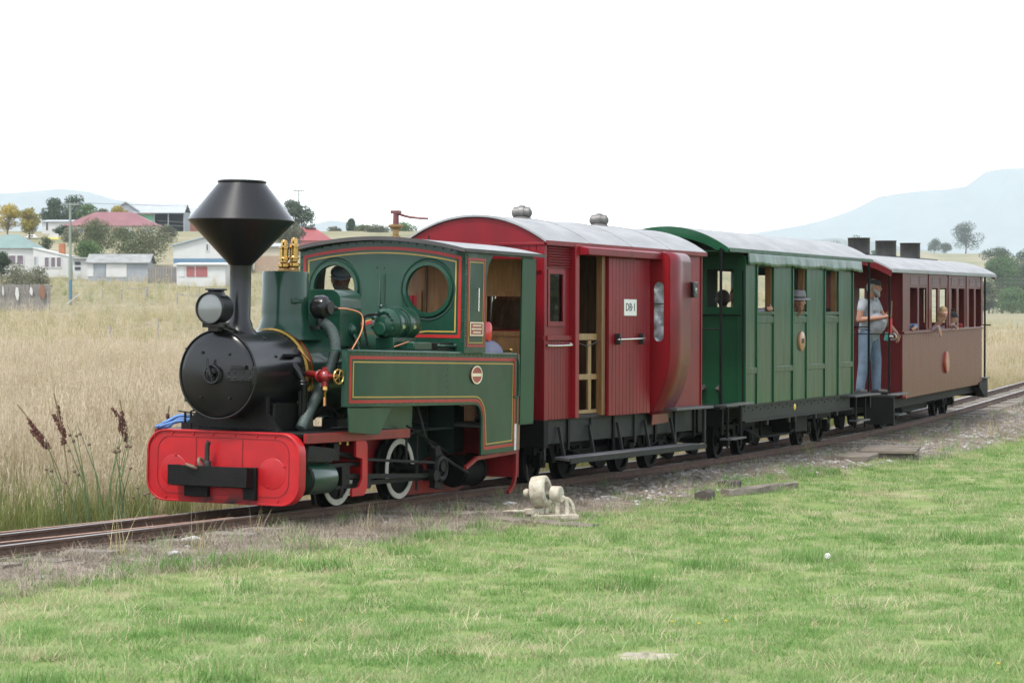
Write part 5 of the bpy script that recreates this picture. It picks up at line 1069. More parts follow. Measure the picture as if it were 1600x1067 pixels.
# ================================================================== far land: hills, houses, trees
def hit(px, py, y0=40, y1=3500):
    r = px_ray(px, py); Ys = np.geomspace(y0, y1, 900); P = np.array([0,0,CAM_H])[None]+np.array(r)[None]/r.y*Ys[:,None]
    g = ground_z(P[:,0], P[:,1]); b = np.where(P[:,2] <= g)[0]; i = b[0] if len(b) else len(Ys)-1
    return Vector((P[i,0], P[i,1], g[i])), Ys[i]
def ridge(name, prof, Y, depth, M_, seed, zbase=-8):
    pxs = np.linspace(prof[0][0], prof[-1][0], 160); py = np.interp(pxs, [p[0] for p in prof], [p[1] for p in prof])
    g = np.random.RandomState(seed); py = py+np.interp(pxs, np.linspace(pxs[0],pxs[-1],60), g.normal(0,1.1,60))
    rows = []; T = [-1,-.75,-.5,-.3,-.12,0,.15,.5,1]; H = [0,.10,.30,.52,.80,1,.93,.5,0]
    for t, h in zip(T, H):
        row = []
        for a, b in zip(pxs, py):
            top_ = CAM_H+(477-b)/FPX*Y; yy = Y+depth*t; x = (a-800)/FPX*Y*(1+.15*t); w = 1+.16*sin(a*.045+t*5)*(1-abs(t))*(h < .99)+.08*sin(a*.13+t*9)*(h < .99)*(1-abs(t))
            row.append((x, yy+depth*.03*sin(a*.02+t*3), zbase+(top_-zbase)*min(1,h*w)))
        rows.append(row)
    return obj(name, MB().sheet(rows), M_, kind='structure', ang=180)
HILLM = mat('forested_hills', (.05,.065,.06), .9, vary=.4, scale=.012)
ridge('hills', [(820,400),(900,380),(1080,373),(1180,366),(1230,358),(1285,345),(1330,330),(1370,308),(1390,304),(1440,300),(1500,297),(1515,285),(1530,272),(1560,265),(1600,263),(1700,255),(1900,246),(2200,250),(2500,236),(3000,240),(3600,262),(4400,300),(5200,340),(6000,390)], 9000, 1900, HILLM, 2)
ridge('hills', [(-900,360),(-500,330),(-200,310),(0,303),(40,298),(90,296),(140,299),(190,312),(300,335),(420,350),(480,352),(515,344),(560,350),(640,364),(740,374),(860,392)], 8200, 1700, HILLM, 4)
ridge('hills', [(560,395),(600,372),(680,370),(760,373),(900,384),(1100,386),(1230,378),(1300,372),(1380,380),(1450,392),(1550,400)], 5200, 900, mat('low_forest_hill',(.045,.06,.045),.9,vary=.4,scale=.02), 6)

# ---- trees: tapered trunk with limbs, crown of leaf-sized faces in clumps
def leaf_crown(name, clumps, nleaf, size, M_, parent, seed=0):
    g = np.random.RandomState(seed); out = []
    for (c, r, sq) in clumps:
        k = max(4, int(nleaf*(r**2)/sum(q[1]**2 for q in clumps)))
        d = g.normal(size=(k,3)); d /= np.linalg.norm(d,axis=1)[:,None]; rad = r*(.35+.65*g.rand(k)**.45)
        p = np.array(c)+d*rad[:,None]*np.array([1,1,sq]); n = d+g.normal(scale=.7,size=(k,3)); n /= np.linalg.norm(n,axis=1)[:,None]
        a = np.cross(n, g.normal(size=(k,3))); a /= np.linalg.norm(a,axis=1)[:,None]; b = np.cross(n,a); s = size*(.6+.8*g.rand(k))[:,None]
        out.append(np.stack([p-a*s,p+b*s*.45,p+a*s,p-b*s*.45],1))
    q = np.concatenate(out); v = q.reshape(-1,3); n = len(q); me = bpy.data.meshes.new(name)
    me.vertices.add(n*4); me.vertices.foreach_set('co', v.astype(np.float32).ravel()); me.loops.add(n*4); me.loops.foreach_set('vertex_index', np.arange(n*4,dtype=np.int32))
    me.polygons.add(n); me.polygons.foreach_set('loop_start', np.arange(0,n*4,4,dtype=np.int32)); me.polygons.foreach_set('loop_total', np.full(n,4,dtype=np.int32)); me.update(); me.materials.append(M_)
    o = bpy.data.objects.new(name, me); COL.objects.link(o); o.parent = parent; o['kind'] = 'stuff'; return o
def foliage(name, a, b): 
    if name in MATS: return MATS[name]
    m = leafmat(name, [(.15,a),(.85,b)], .6, .25, .5); MATS[name] = m; return m
F_DARK = foliage('dark_foliage',(.022,.042,.018),(.05,.085,.035)); F_OLIVE = foliage('olive_foliage',(.05,.065,.028),(.11,.125,.055)); F_GUM = foliage('gum_foliage',(.045,.07,.04),(.10,.13,.075))
F_YEL = foliage('autumn_foliage',(.20,.17,.03),(.40,.31,.07)); F_GRN = foliage('bright_foliage',(.045,.09,.025),(.10,.17,.05)); F_GREY = foliage('grey_foliage',(.08,.09,.055),(.16,.16,.10))
BARK = mat('tree_bark', (.13,.10,.075), .9, vary=.3, scale=3)
def tree(name, label, px, pbase, ptop, wpx, M_, Y=None, shape='round', seed=0, cat='tree', group=None, nleaf=2600, lx=0, trunk=.2):
    if Y is None: p, Y = hit(px, pbase)
    else: p = at(px, pbase, Y); p.z = gz(p.x, p.y)
    k = FPX/Y; ztop = at(px, ptop, Y).z; H = max(.8, ztop-p.z); Wd = wpx/k*1.22; r = random.Random(seed+int(px))
    root = empty(name, Matrix.Translation(p), label, cat, group)
    m = MB(); tr_ = max(.05,H*.022); hh = H*(.55 if shape != 'poplar' else .9)
    m.tube([(0,0,-.1),(r.uniform(-.02,.02)*H,0,hh*.4),(r.uniform(-.04,.04)*H,0,hh)],tr_,7,rs=[tr_*1.25,tr_,tr_*.45])
    cl = []
    if shape == 'poplar':
        for j in range(9): t = j/8; cl.append(((r.uniform(-.1,.1)*Wd,r.uniform(-.1,.1)*Wd,H*(.12+.84*t)),Wd*.5*(1-.75*abs(t-.35)**1.3)*r.uniform(.85,1.1),1.5))
    else:
        nc = 24 if shape == 'round' else 30; lo = trunk if shape != 'bush' else .12
        for j in range(nc):
            a = r.uniform(0,2*pi); t = r.random()**.8; zz = lo+(.95-lo)*t; wid = sin(pi*min(1,max(0.12,(zz-lo+.12)/(1.12-lo))))**.7 if shape != 'gum' else (.55+.5*sin(pi*t))
            rr = Wd*.5*wid*sqrt(r.random())*.82; c = (rr*cos(a)+lx*t*Wd,rr*sin(a),H*zz*.93); cr = Wd*r.uniform(.15,.25)*(1.1 if shape != 'gum' else .85); cl.append((c,cr,.75))
            if j % 2 == 0: m.tube([(0,0,hh*.35),(c[0]*.5,c[1]*.5,(hh*.35+c[2])*.55),c],tr_*.35,5,rs=[tr_*.5,tr_*.3,tr_*.12])
    obj('trunk', m, BARK, root); leaf_crown('crown', cl, int(nleaf*1.5), max(.07,min(.40,1.45/k)), M_, root, seed+5)
    return root
# left hillside
T = tree
T('autumn_tree','yellow autumn tree at the far left edge behind the green roof',12,362,318,36,F_YEL,430,seed=1); T('autumn_tree','yellow autumn tree between the green roof and dark trees',46,360,320,30,F_YEL,425,seed=2)
T('dark_tree','tall dark tree behind the pale lean-to on the hillside',84,352,307,38,F_DARK,560,seed=3,nleaf=3400); T('dark_tree','dark tree right behind the utility pole top',117,352,305,42,F_DARK,575,seed=4,nleaf=3400)
T('green_tree','green tree left of the pink house roof peak',138,352,318,30,F_GRN,540,seed=5); T('garden_tree','yellow green tree between the pink roof and open shed',186,350,322,30,F_YEL,505,seed=6)
T('olive_bush','large olive bush in front of the pink roofed house',150,402,347,66,F_OLIVE,375,'bush',seed=7,cat='bush',nleaf=4200); T('olive_bush','wide olive bush above the grey shed',222,415,360,86,F_OLIVE,345,'bush',seed=8,cat='bush',nleaf=5000)
T('olive_bush','small green bush above the shed left end',137,402,376,38,F_GRN,350,'bush',seed=9,cat='bush'); T('garden_bush','dark bush beside the pale lean-to on the hill',96,364,352,20,F_DARK,440,'bush',seed=10,cat='bush',nleaf=900)
T('garden_bush','dark green bush at the left picture edge by the cottage',2,428,392,26,F_DARK,300,'bush',seed=11,cat='bush'); T('brown_hedge','brownish scrub below the cottage windows',22,448,416,56,F_GREY,265,'bush',seed=12,cat='bush',nleaf=2600); T('brown_hedge','brownish scrub in front of the cottage lean-to',60,440,414,36,F_GREY,270,'bush',seed=13,cat='bush',nleaf=1600)
T('garden_tree','round green tree right of the dark trees on the hill',160,350,326,26,F_OLIVE,545,seed=41); T('olive_bush','low dark bush beneath the pink house veranda',190,376,358,34,F_OLIVE,420,'bush',seed=42,cat='bush',nleaf=1400); T('olive_bush','olive bush left of the pink roofed house',112,382,358,30,F_GREY,415,'bush',seed=43,cat='bush',nleaf=1200); T('garden_tree','olive tree between cottage roof and the parked boat',70,396,368,24,F_OLIVE,350,'bush',seed=44,nleaf=1200)
T('low_scrub','low brown scrub above the blue and white house',262,372,352,26,F_GREY,420,'bush',seed=14,cat='bush',nleaf=900)
T('gum_tree','tall gum tree right of the diamond chimney',461,392,304,46,F_GUM,400,'gum',seed=15,nleaf=4200); T('garden_tree','grey green tree below the tall gum',448,402,345,46,F_GREY,380,'bush',seed=16,nleaf=3200)
T('poplar_tree','narrow dark poplar above the cab roof',549,384,346,13,F_DARK,520,'poplar',seed=17,nleaf=1500); T('garden_bush','olive bush right of the poplar',569,384,357,24,F_OLIVE,500,'bush',seed=18,cat='bush',nleaf=1100); T('garden_bush','pale green bush before the cream gable',586,386,358,34,F_GREY,480,'bush',seed=19,cat='bush',nleaf=1400)
T('garden_bush','green bush seen behind the whistle',628,384,361,42,F_GRN,500,'bush',seed=20,cat='bush',nleaf=1400); T('bare_tree','bare grey tree left of the orange roof',523,384,356,20,F_GREY,540,'gum',seed=21,nleaf=420)
# right side
T('field_tree','tall leafy tree at the right edge, nearest the tail carriage',1566,496,398,56,F_GRN,720,'bush',seed=22,nleaf=6000); T('field_tree','dark tree at the right picture edge',1598,496,402,54,F_DARK,735,'bush',seed=23,nleaf=6000); T('field_tree','small olive tree touching the tail carriage rear post',1545,496,436,30,F_OLIVE,715,'bush',seed=34,nleaf=3000); T('field_tree','low green scrub under the right hand trees',1582,497,452,50,F_GRN,705,'bush',seed=35,nleaf=3000); T('gum_tree','spreading pale gum above the tail carriage roof',1560,486,380,56,F_GUM,800,'gum',seed=24,nleaf=3600,trunk=.5); T('gum_tree','grey gum at the top right edge',1604,486,385,46,F_GUM,830,'gum',seed=25,nleaf=3200,trunk=.5)
T('field_tree','dark tree just beyond the right picture edge',1650,494,405,70,F_DARK,760,seed=26,nleaf=3600)
T('hill_tree','large hazy tree on the dry hill crest',1509,398,348,42,F_DARK,1500,seed=27,nleaf=2600); T('hill_tree','hazy tree on the dry hill, left of the largest',1460,398,374,20,F_DARK,1560,seed=28,nleaf=1200); T('hill_tree','small hazy tree beside the two drum tops on the hill',1475,398,379,18,F_DARK,1540,seed=29,nleaf=1000)
T('hill_tree','hazy tree behind the first roof drum',1338,396,364,24,F_DARK,1700,seed=30,nleaf=900); T('hill_tree','hazy low tree clump left of the roof drums',1302,392,374,30,F_DARK,1700,seed=31,nleaf=900); T('hill_tree','lone hazy tree above the green carriage roof',1185,386,363,18,F_DARK,1750,'gum',seed=32,nleaf=500); T('field_bush','green bush between the first two roof drums',1366,400,386,12,F_GRN,900,'bush',seed=33,cat='bush',nleaf=400)

# ---- buildings
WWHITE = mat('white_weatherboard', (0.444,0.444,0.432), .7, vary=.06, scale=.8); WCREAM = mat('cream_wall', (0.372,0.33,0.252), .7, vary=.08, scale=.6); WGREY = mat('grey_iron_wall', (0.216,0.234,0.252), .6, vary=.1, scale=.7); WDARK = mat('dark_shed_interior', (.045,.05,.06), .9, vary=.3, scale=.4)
RGREEN = mat('faded_green_iron', (.125,.185,.17), .6, vary=.12, scale=.6); RPINK = mat('faded_red_iron', (.17,.068,.075), .6, vary=.12, scale=.5); RRED = mat('bright_red_iron', (.22,.05,.052), .6, vary=.1, scale=.5); RZINC = mat('zinc_roof', (0.288,0.306,0.324), .5, vary=.1, scale=.6); RBLUE = mat('pale_blue_iron', (0.252,0.324,0.384), .6, vary=.1, scale=.6); RGREYT = mat('grey_fibro_roof', (0.198,0.204,0.198), .8, vary=.2, scale=1.2)
PANE = mat('dark_pane', (.05,.055,.065), .1, coat=.6, vary=.2); CURT = mat('mauve_curtain', (.13,.10,.12), .7, vary=.2, scale=2); BLUEB = mat('blue_band', (0.078,0.156,0.24), .6, vary=.1); REDD = mat('red_shed_door', (0.252,0.072,0.072), .6, vary=.12); BRICKR = mat('far_red_brick', (0.18,0.06,0.042), .8, vary=.2, scale=2); GREEND = mat('green_shed_door', (0.06,0.198,0.108), .6, vary=.1); ORANGE = mat('orange_brick', (0.288,0.102,0.042), .8, vary=.15, scale=3)
def building(name, label, x0, x1, pbase, peave, ppeak, Y, wall, roof, kind='gable', deep=7., wins=(), doors=(), yaw=0., over=.3, cat='house'):
    k = FPX/Y; xm = (x0+x1)/2; c = at(xm, pbase, Y); z0 = min(c.z, gz(c.x, c.y)); Wd = (x1-x0)/k; h = at(xm,peave,Y).z-z0; hp = at(xm,ppeak,Y).z-z0
    root = empty(name, Matrix.Translation((c.x,c.y,z0)) @ Matrix.Rotation(radians(yaw),4,'Z'), label, cat); w = Wd/2
    P = lambda px: (px-xm)/k; Q = lambda py: at(xm,py,Y).z-z0
    m = MB()
    if kind == 'gable_front': m.plate([(-w,-1.5),(w,-1.5),(w,h),(0,hp),(-w,h)],'y',0,deep)
    elif kind == 'skillion': m.plate([(-w,-1.5),(w,-1.5),(w,h),(-w,hp)],'y',0,deep)
    else: m.box(-w,w,0,deep,-1.5,h)
    wl = obj('wall', m, wall, root)
    m = MB(); o_ = over; t = .12
    if kind == 'hip': 
        e = min(w*.75, deep*.5); V = [(-w-o_,-o_,h),(w+o_,-o_,h),(w+o_,deep+o_,h),(-w-o_,deep+o_,h),(-w+e,deep/2,hp),(w-e,deep/2,hp)]
        m.add(V,[(0,1,5,4),(1,2,5),(2,3,4,5),(3,0,4),(3,2,1,0)])
    elif kind == 'gable': m.plate([(-o_,h-.05),(deep/2,hp),(deep+o_,h-.05),(deep+o_,h+t-.05),(deep/2,hp+t),(-o_,h+t-.05)],'x',-w-o_,w+o_); m.plate([(0,h-.2),(deep,h-.2),(deep/2,hp-.02)],'x',-w+.02,w-.02)
    elif kind == 'gable_front': m.plate([(-w-o_,h-o_*(hp-h)/w),(0,hp),(w+o_,h-o_*(hp-h)/w),(w+o_,h+t-o_*(hp-h)/w),(0,hp+t),(-w-o_,h+t-o_*(hp-h)/w)],'y',-o_,deep+o_)
    elif kind == 'skillion': m.plate([(-w-o_,hp),(w+o_,h-.03),(w+o_,h+t),(-w-o_,hp+t)],'y',-o_,deep+o_)
    else: m.plate([(-o_,h),(deep+o_,hp),(deep+o_,hp+t),(-o_,h+t)],'x',-w-o_,w+o_)
    obj('roof', m, roof, root)
    for (a,b,c0,c1,M_) in wins:
        f = obj('window', MB().ribbon([(P(a),Q(c1)),(P(b),Q(c1)),(P(b),Q(c0)),(P(a),Q(c0))],.10,'y',-.08,.02,closed=True), WWHITE, root); obj('pane', MB().box(P(a),P(b),-.035,.03,Q(c1),Q(c0)), M_, f)
    for (a,b,c0,c1,M_) in doors: obj('door', MB().box(P(a),P(b),-.05,.03,Q(c1),Q(c0)), M_, root)
    return root, P, Q
b, P, Q = building('cottage','white cottage with faded green hipped roof at the left edge',-34,52,431,388,365,318,WWHITE,RGREEN,'hip',8.,wins=((14,25,399,414,CURT),(26.5,37,399,414,CURT)))
b, P, Q = building('cottage_annexe','white lean-to annexe with three windows beside the green roofed cottage',52,107,431,401,388,316,WWHITE,WWHITE,'skillion',6.,wins=((53,58,401,415,WGREY),(69.5,77,402,418,CURT),(79.5,87,402,418,CURT),(88.5,96,402,418,CURT)),over=.1)
obj('chimney', MB().box(P(87),P(96),2.2,3.0,Q(398),Q(380)), ORANGE, b)
b, P, Q = building('carport','small open white carport between cottage and grey shed',114,140,427,405,403,312,WWHITE,RGREYT,'flat',4.,doors=((117,126,409,414,WDARK),(117,126,417,422,WDARK)),cat='shed')
b, P, Q = building('garden_shed','long grey shed with pale wall panels and grey roof',138,231,434,411,398,308,WGREY,RGREYT,'gable',5.,doors=((166,198,412,433,WWHITE),(150,164,412,433,WGREY),(136.5,146,409,432,WWHITE)),cat='shed')
b, P, Q = building('hipped_house','cream house with wide faded pink hipped roof on the hillside',100,244,368,353,330,440,WCREAM,RPINK,'hip',9.,wins=((118,130,357,363,PANE),(196,206,357,364,WWHITE),(225,236,357,364,WWHITE)),doors=((177,184,356,367,ORANGE),))
b, P, Q = building('pale_outbuilding','long low white outbuilding left of the pink roofed house',66,112,363,347,343,452,WWHITE,RZINC,'flat',6.,doors=((72,75,348,360,PANE),),cat='shed')
# machinery shed: open fronted
Y = 520; k = FPX/Y; c = at(233,361,Y); z0 = min(c.z, gz(c.x,c.y)); P = lambda p: (p-233)/k; Q = lambda p: at(233,p,Y).z-z0
b = empty('machinery_shed', Matrix.Translation((c.x,c.y,z0)), 'big open fronted grey machinery shed with green door on the hill', 'shed')
m = MB(); m.plate([(P(177),-2),(P(217),-2),(P(217),Q(331)),(P(197),Q(317)),(P(177),Q(328))],'y',-.2,0); m.box(P(177),P(288),9,9.2,-2,Q(331)); m.box(P(288)-.2,P(288),0,9,-2,Q(331)); m.box(P(217),P(217)+.2,0,9,-2,Q(331)); obj('wall', m, WGREY, b)
m = MB(); m.plate([(-.5,Q(333.5)),(4.5,Q(318)),(9.5,Q(331)),(9.5,Q(331)+.15),(4.5,Q(318)+.15),(-.5,Q(333.5)+.15)],'x',P(197),P(289)); m.plate([(P(176),Q(329)),(P(197),Q(316.5)),(P(218),Q(331)),(P(218),Q(331)+.2),(P(197),Q(316.5)+.2),(P(176),Q(329)+.2)],'y',-.5,9.5); obj('roof', m, RZINC, b)
obj('interior_lining', MB().box(P(218),P(287),8.6,8.9,-1.8,Q(332)), WDARK, b); obj('door', MB().box(P(218),P(240.5),-.1,.05,Q(358),Q(336)), GREEND, b); obj('sign_board', MB().box(P(219),P(239),-.15,-.1,Q(335.5),Q(332.5)), mat('pale_brown_board',(.35,.27,.2),.7), b)
for x in (241,263,287.5): obj('post', MB().box(P(x)-.10,P(x)+.10,-.1,.12,-2,Q(333)), WGREY, b)
for z in (344,350): obj('stored_rail', MB().tube([(P(242),3,Q(z)),(P(286),3,Q(z+3))],.12,5), WGREY, b)
building('brick_house','red brick house with grey roof partly behind the chimney',284,318,362,343,324,540,BRICKR,RZINC,'gable',8.,wins=((291,294,346,353,WWHITE),))
b, P, Q = building('gabled_house','white gabled house with blue base band and pale blue roof',271,385,413,384,369,330,WWHITE,RBLUE,'gable_front',9.,doors=((271.2,384.8,404,413,BLUEB),),wins=((322,326,381,392,PANE),))
b, P, Q = building('garage','low white garage with three red doors in front of the gabled house',276,352,434,414,411,296,WWHITE,WWHITE,'flat',5.,doors=((291.5,304,416.5,432.5,REDD),(306,324,416.5,432.5,REDD),(279,288,416.5,432.5,WWHITE)),cat='garage')
building('cream_house','cream building with brown base right of the chimney pipe',398,440,432,386,380,332,WCREAM,RZINC,'flat',6.,doors=((398.2,439.8,400,432,mat('brown_wall',(.28,.2,.14),.8)),))
b, P, Q = building('red_barn','red barn with bright red roof behind the gum tree',438,517,396,376,354,410,mat('red_barn_wall',(.42,.13,.13),.7),RRED,'hip',8.,cat='barn')
obj('roof_ventilator', MB().box(P(478),P(487),3.4,4.6,Q(362),Q(354)), RRED, b); obj('ventilator_cap', MB().plate([(P(474),Q(355)),(P(491),Q(355)),(P(483),Q(350))],'y',3.0,5.0), RGREYT, b)
building('orange_gable','small orange gabled house left of the poplar',530,542,384,372,363,500,mat('apricot_wall',(.55,.36,.2),.8),ORANGE,'gable_front',5.)
building('cream_gable','pale cream gabled house among bushes behind the cab',570,596,384,366,355,560,WCREAM,mat('cream_roof',(.55,.55,.45),.7),'gable_front',7.)
building('white_hall','pale white hall just left of the poplar',512,530,384,370,366,470,WWHITE,RZINC,'flat',5.)
# timber wall fences
PALE = mat('weathered_paling', (0.162,0.15,0.138), .85, vary=.25, scale=2, stretch=(3,3,.5))
def paling(name, label, x0, x1, pb, pt, Y, w=.13):
    c = at((x0+x1)/2,pb,Y); z0 = gz(c.x,c.y); k = FPX/Y; L = (x1-x0)/k; h = at((x0+x1)/2,pt,Y).z-z0
    root = empty(name, Matrix.Translation((c.x,c.y,z0)), label, 'fence'); n = int(L/w); me = MB().box(-w*.46,w*.46,0,.02,-.2,h).mesh('paling'); me.materials.append(PALE)
    for j in range(n):
        o = bpy.data.objects.new('paling', me); COL.objects.link(o); o.parent = root; o.location = (-L/2+(j+.5)*w, rnd.uniform(-.01,.01), rnd.uniform(-.06,.04)); o.rotation_euler = (0,radians(rnd.uniform(-1,1)),0)
    for z in (.25,h-.3): obj('rail', MB().box(-L/2,L/2,.022,.08,z,z+.08), PALE, root)
    return root
f = paling('paling_fence','grey paling fence hung with odds and ends at the left edge',-26,79,477,444,232)
k = FPX/232; c = at(26.5,477,232)
for nm, lb, px, py0, py1, w, M_ in (('hanging_cloth','pale cloth hanging on the paling fence',27,449,470,.35,WWHITE),('hanging_float','white float hanging on the paling fence',49,449,462,.3,WWHITE),('hanging_coat','brown coat hanging at the fence right end',66,446,468,.6,mat('rust_brown_cloth',(.18,.09,.055),.9)),('hanging_strip','white strip nailed on the paling fence near its left end',5,448,463,.15,WWHITE)):
    a, b_ = at(px,py0,231.9), at(px,py1,231.9); h = a.z-b_.z
    m = MB(); m.plate([(-w*.3,h),(w*.25,h*.97),(w*.55,h*.45),(w*.3,0),(-w*.1,h*.08),(-w*.5,h*.5)],'y',-.12,-.04); obj(nm, m, M_, mw=Matrix.Translation(b_), label=lb, category='hanging item', bevel=.02)
paling('panel_fence','grey iron panel fence between the shed and the garage',231,277,434,417,303,.3)
# utility poles
POLEM = mat('grey_green_pole', (0.18,0.216,0.186), .85, vary=.15, scale=1); WIREM = mat('wire', (.12,.12,.12), .6)
def pole(label, px, pb, pt, Y, arm=True, r=.13, M_=POLEM):
    c = at(px,pb,Y); z0 = min(c.z,gz(c.x,c.y)); H = at(px,pt,Y).z-z0; root = empty('utility_pole', Matrix.Translation((c.x,c.y,z0)), label, 'pole'); obj('shaft', MB().cyl((0,0,-.3),(0,0,H),r*1.2,r*.85,n=10), M_, root)
    if arm:
        obj('crossarm', MB().box(-.85,.85,-.1,.05,H-.22,H-.08), M_, root)
        for x in (-.75,-.4,.4,.75): obj('insulator', MB().lathe([(.03,0),(.06,.05),(.05,.12),(0,.14)],(x,-.03,H-.08),(0,0,1),8), WGREY, root)
        obj('arm_brace', MB().bar((-.5,-.06,H-.2),(0,-.12,H-.75),.05,.03), M_, root); obj('arm_brace', MB().bar((.5,-.06,H-.2),(0,-.12,H-.75),.05,.03), M_, root)
    return root, H
pl, H1 = pole('tall pale green utility pole standing in the dry field',110,467,317,250); 
obj('blue_band', MB().cyl((0,0,.6),(0,0,2.4),.168,.162,n=12), mat('blue_paint_band',(.06,.14,.20),.6), pl); obj('bracing_strut', MB().bar((-.3,-.2,.1),(.95,-.2,1.1),.09,.09), mat('grey_strut',(.4,.4,.38),.8), pl)
p2, H2 = pole('thin pole beside the tall gum tree',467,392,297,405,r=.12); p3, H3 = pole('tiny distant pole above the red van roof',893,380,337,900,r=.12)
def wire(label, pts, r=.02):
    o = obj('overhead_wire', MB().tube(smooth_path(pts,10),r,4), WIREM, label=label, category='wire'); return o
for j, dx in enumerate((-.6,.6)):
    A = Vector((pl.location.x+dx,pl.location.y,pl.location.z+H1)); Bp = Vector((p2.location.x+dx,p2.location.y,p2.location.z+H2)); wire(('far' if j else 'near')+' wire from the field pole to the gum tree pole',[A,(A+Bp)/2+Vector((0,0,-1.2)),Bp],.012)
for j, py in enumerate((436,442)): wire(('upper' if j == 0 else 'lower')+' wire crossing before the trees at the right edge',[at(1500,py-2,300),at(1600,py,300),at(1720,py+2,300)],.016)
# field fences: single posts, wire on top
FPOST = mat('grey_fence_post', (.24,.22,.20), .9, vary=.3, scale=3, bump=.4)
def post(px, pb, pt, label, r=.06, lean=0., Y=None):
    p, Yh = (hit(px,pb,25,400) if Y is None else (at(px,pb,Y),Y)); z0 = gz(p.x,p.y); h = at(px,pt,Yh).z-z0; r_ = max(r, r)
    m = MB(); m.tube([(0,0,-.2),(lean*h*.5,0,h*.5),(lean*h,0,h)],r_,7,rs=[r_*1.05,r_,r_*.92]); return obj('fence_post', m, FPOST, mw=Matrix.Translation((p.x,p.y,z0)), label=label, category='post', group='field fence posts')
PT = [(32,576,535,'fence post in tall grass nearest the left edge',.05,.03),(98,578,533,'fence post left of the brown dock heads row',.05,.02),(172,552,509,'thick fence post left of the smokebox door',.075,0),(247,538,497,'thin fence post left of the smokebox top',.04,0),(116,506,488,'short far fence post left of the thick one',.05,0),(42,512,494,'far thin post near the left edge of the field',.04,0),
      (160,470,452,'first post of the rail yard left of the swing frame',.06,0),(190,470,452,'post at the left foot of the low grey rail',.08,0),(229,470,448,'broad grey post left of the double rail',.14,0),(277,476,457,'left post of the low cattle rail',.08,0),(311,478,453,'right dark post of the low cattle rail',.09,0),(117,476,458,'stub post beside the utility pole foot',.06,.15),(84,432,420,'post in front of the cottage annexe',.05,0),(188,434,424,'post before the grey shed wall',.06,0),(1567,566,549,'lone fence post in the right hand field',.06,0),(1590,520,504,'far fence post near the right edge',.05,0)]
for a in PT: post(a[0],a[1],a[2],a[3],a[4],a[5])
def rail_between(label, a, b, r=.05):
    pa, Ya = hit(a[0],a[1]+18,25,400); A = at(a[0],a[1],Ya); Bq = at(b[0],b[1],Ya); obj('fence_rail', MB().tube([A,Bq],r,6), FPOST, label=label, category='fence rail')
rail_between('top rail of the low cattle rail beside the lamp',(277,460),(311,462),.05); rail_between('grey top rail joining two posts in mid field',(198,451),(232,450),.05)
for j, (a, b) in enumerate((((32,548),(98,546)),((98,546),(172,518)),((172,518),(247,504)))):
    pa = hit(a[0],a[1]+28,25,400); pb = hit(b[0],b[1]+28,25,400); wire(('first','second','third')[j]+' fence wire span from the left between field posts',[at(a[0],a[1],pa[1]),at(b[0],b[1],pb[1])],.006)
# parked cars on the hillside road
def car(label, x0, x1, pb, Y, M_, boat=False):
    k = FPX/Y; c = at((x0+x1)/2,pb,Y); L = (x1-x0)/k; root = empty('parked_car' if not boat else 'boat_trailer', Matrix.Translation((c.x,c.y,c.z)), label, 'car' if not boat else 'trailer'); h = L/3.1; w = 1.6
    if not boat:
        obj('body', MB().plate([(-L/2,.3),(-L/2,.62*h+.1),(-L*.38,.7*h+.1),(-L*.22,.72*h+.1),(L*.28,.72*h+.1),(L/2,.62*h+.1),(L/2,.3)],'y',0,w), M_, root, bevel=.06); obj('cabin', MB().plate([(-L*.25,.7*h),(-L*.12,1.15*h),(L*.14,1.18*h),(L*.30,.7*h)],'y',.12,w-.12), M_, root, bevel=.05)
        obj('side_window', MB().plate([(-L*.19,.76*h),(-L*.10,1.08*h),(L*.12,1.10*h),(L*.22,.76*h)],'y',.09,.125), PANE, root)
    else:
        obj('hull', MB().plate([(-L/2,.55),(-L*.4,1.0),(L/2,1.05),(L*.42,.5)],'y',0,w), M_, root, bevel=.05); obj('canopy', MB().plate([(-L*.2,1.05),(-L*.1,1.6),(L*.3,1.65),(L*.36,1.05)],'y',.2,w-.2), WWHITE, root)
    for x in (-L*.3,L*.3): 
        w_ = obj('wheel', MB().cyl((x,-.02,.3),(x,.2,.3),.3,n=14), mat('tyre_black',(.02,.02,.02),.8), root); obj('rim', MB().cyl((x,-.035,.3),(x,-.015,.3),.16,n=12), CHROME, w_)
car('white sedan car parked on the road above the cottage',33,62,378,430,mat('white_car_paint',(.75,.75,.75),.3,coat=.6)); car('yellow and white boat on a trailer right of the parked sedan',66,95,381,425,mat('yellow_gelcoat',(.62,.52,.12),.4,coat=.5),True)
car('small pale car half hidden above the wide olive bush',238,262,374,470,mat('silver_car_paint',(.5,.5,.52),.3,coat=.6))
# dark tree belt off to the right, beyond the mown field
def tree_belt():
    g = np.random.RandomState(12); cl = []
    for k in range(150):
        a = radians(g.uniform(15,80)); d = g.uniform(230,330)*(1+.5*max(0,.6-a)); x, y = d*sin(a), d*cos(a); z = gz(x,y); h = g.uniform(4,10)
        for j in range(3): cl.append(((x+g.uniform(-3,3),y+g.uniform(-3,3),z+h*(.25+.3*j)),h*.34,.9))
    root = empty('distant_wood', None, 'belt of dark trees off to the right of the field', kind='stuff'); leaf_crown('crown', cl, 60000, .55, F_OLIVE, root, 3)
tree_belt()
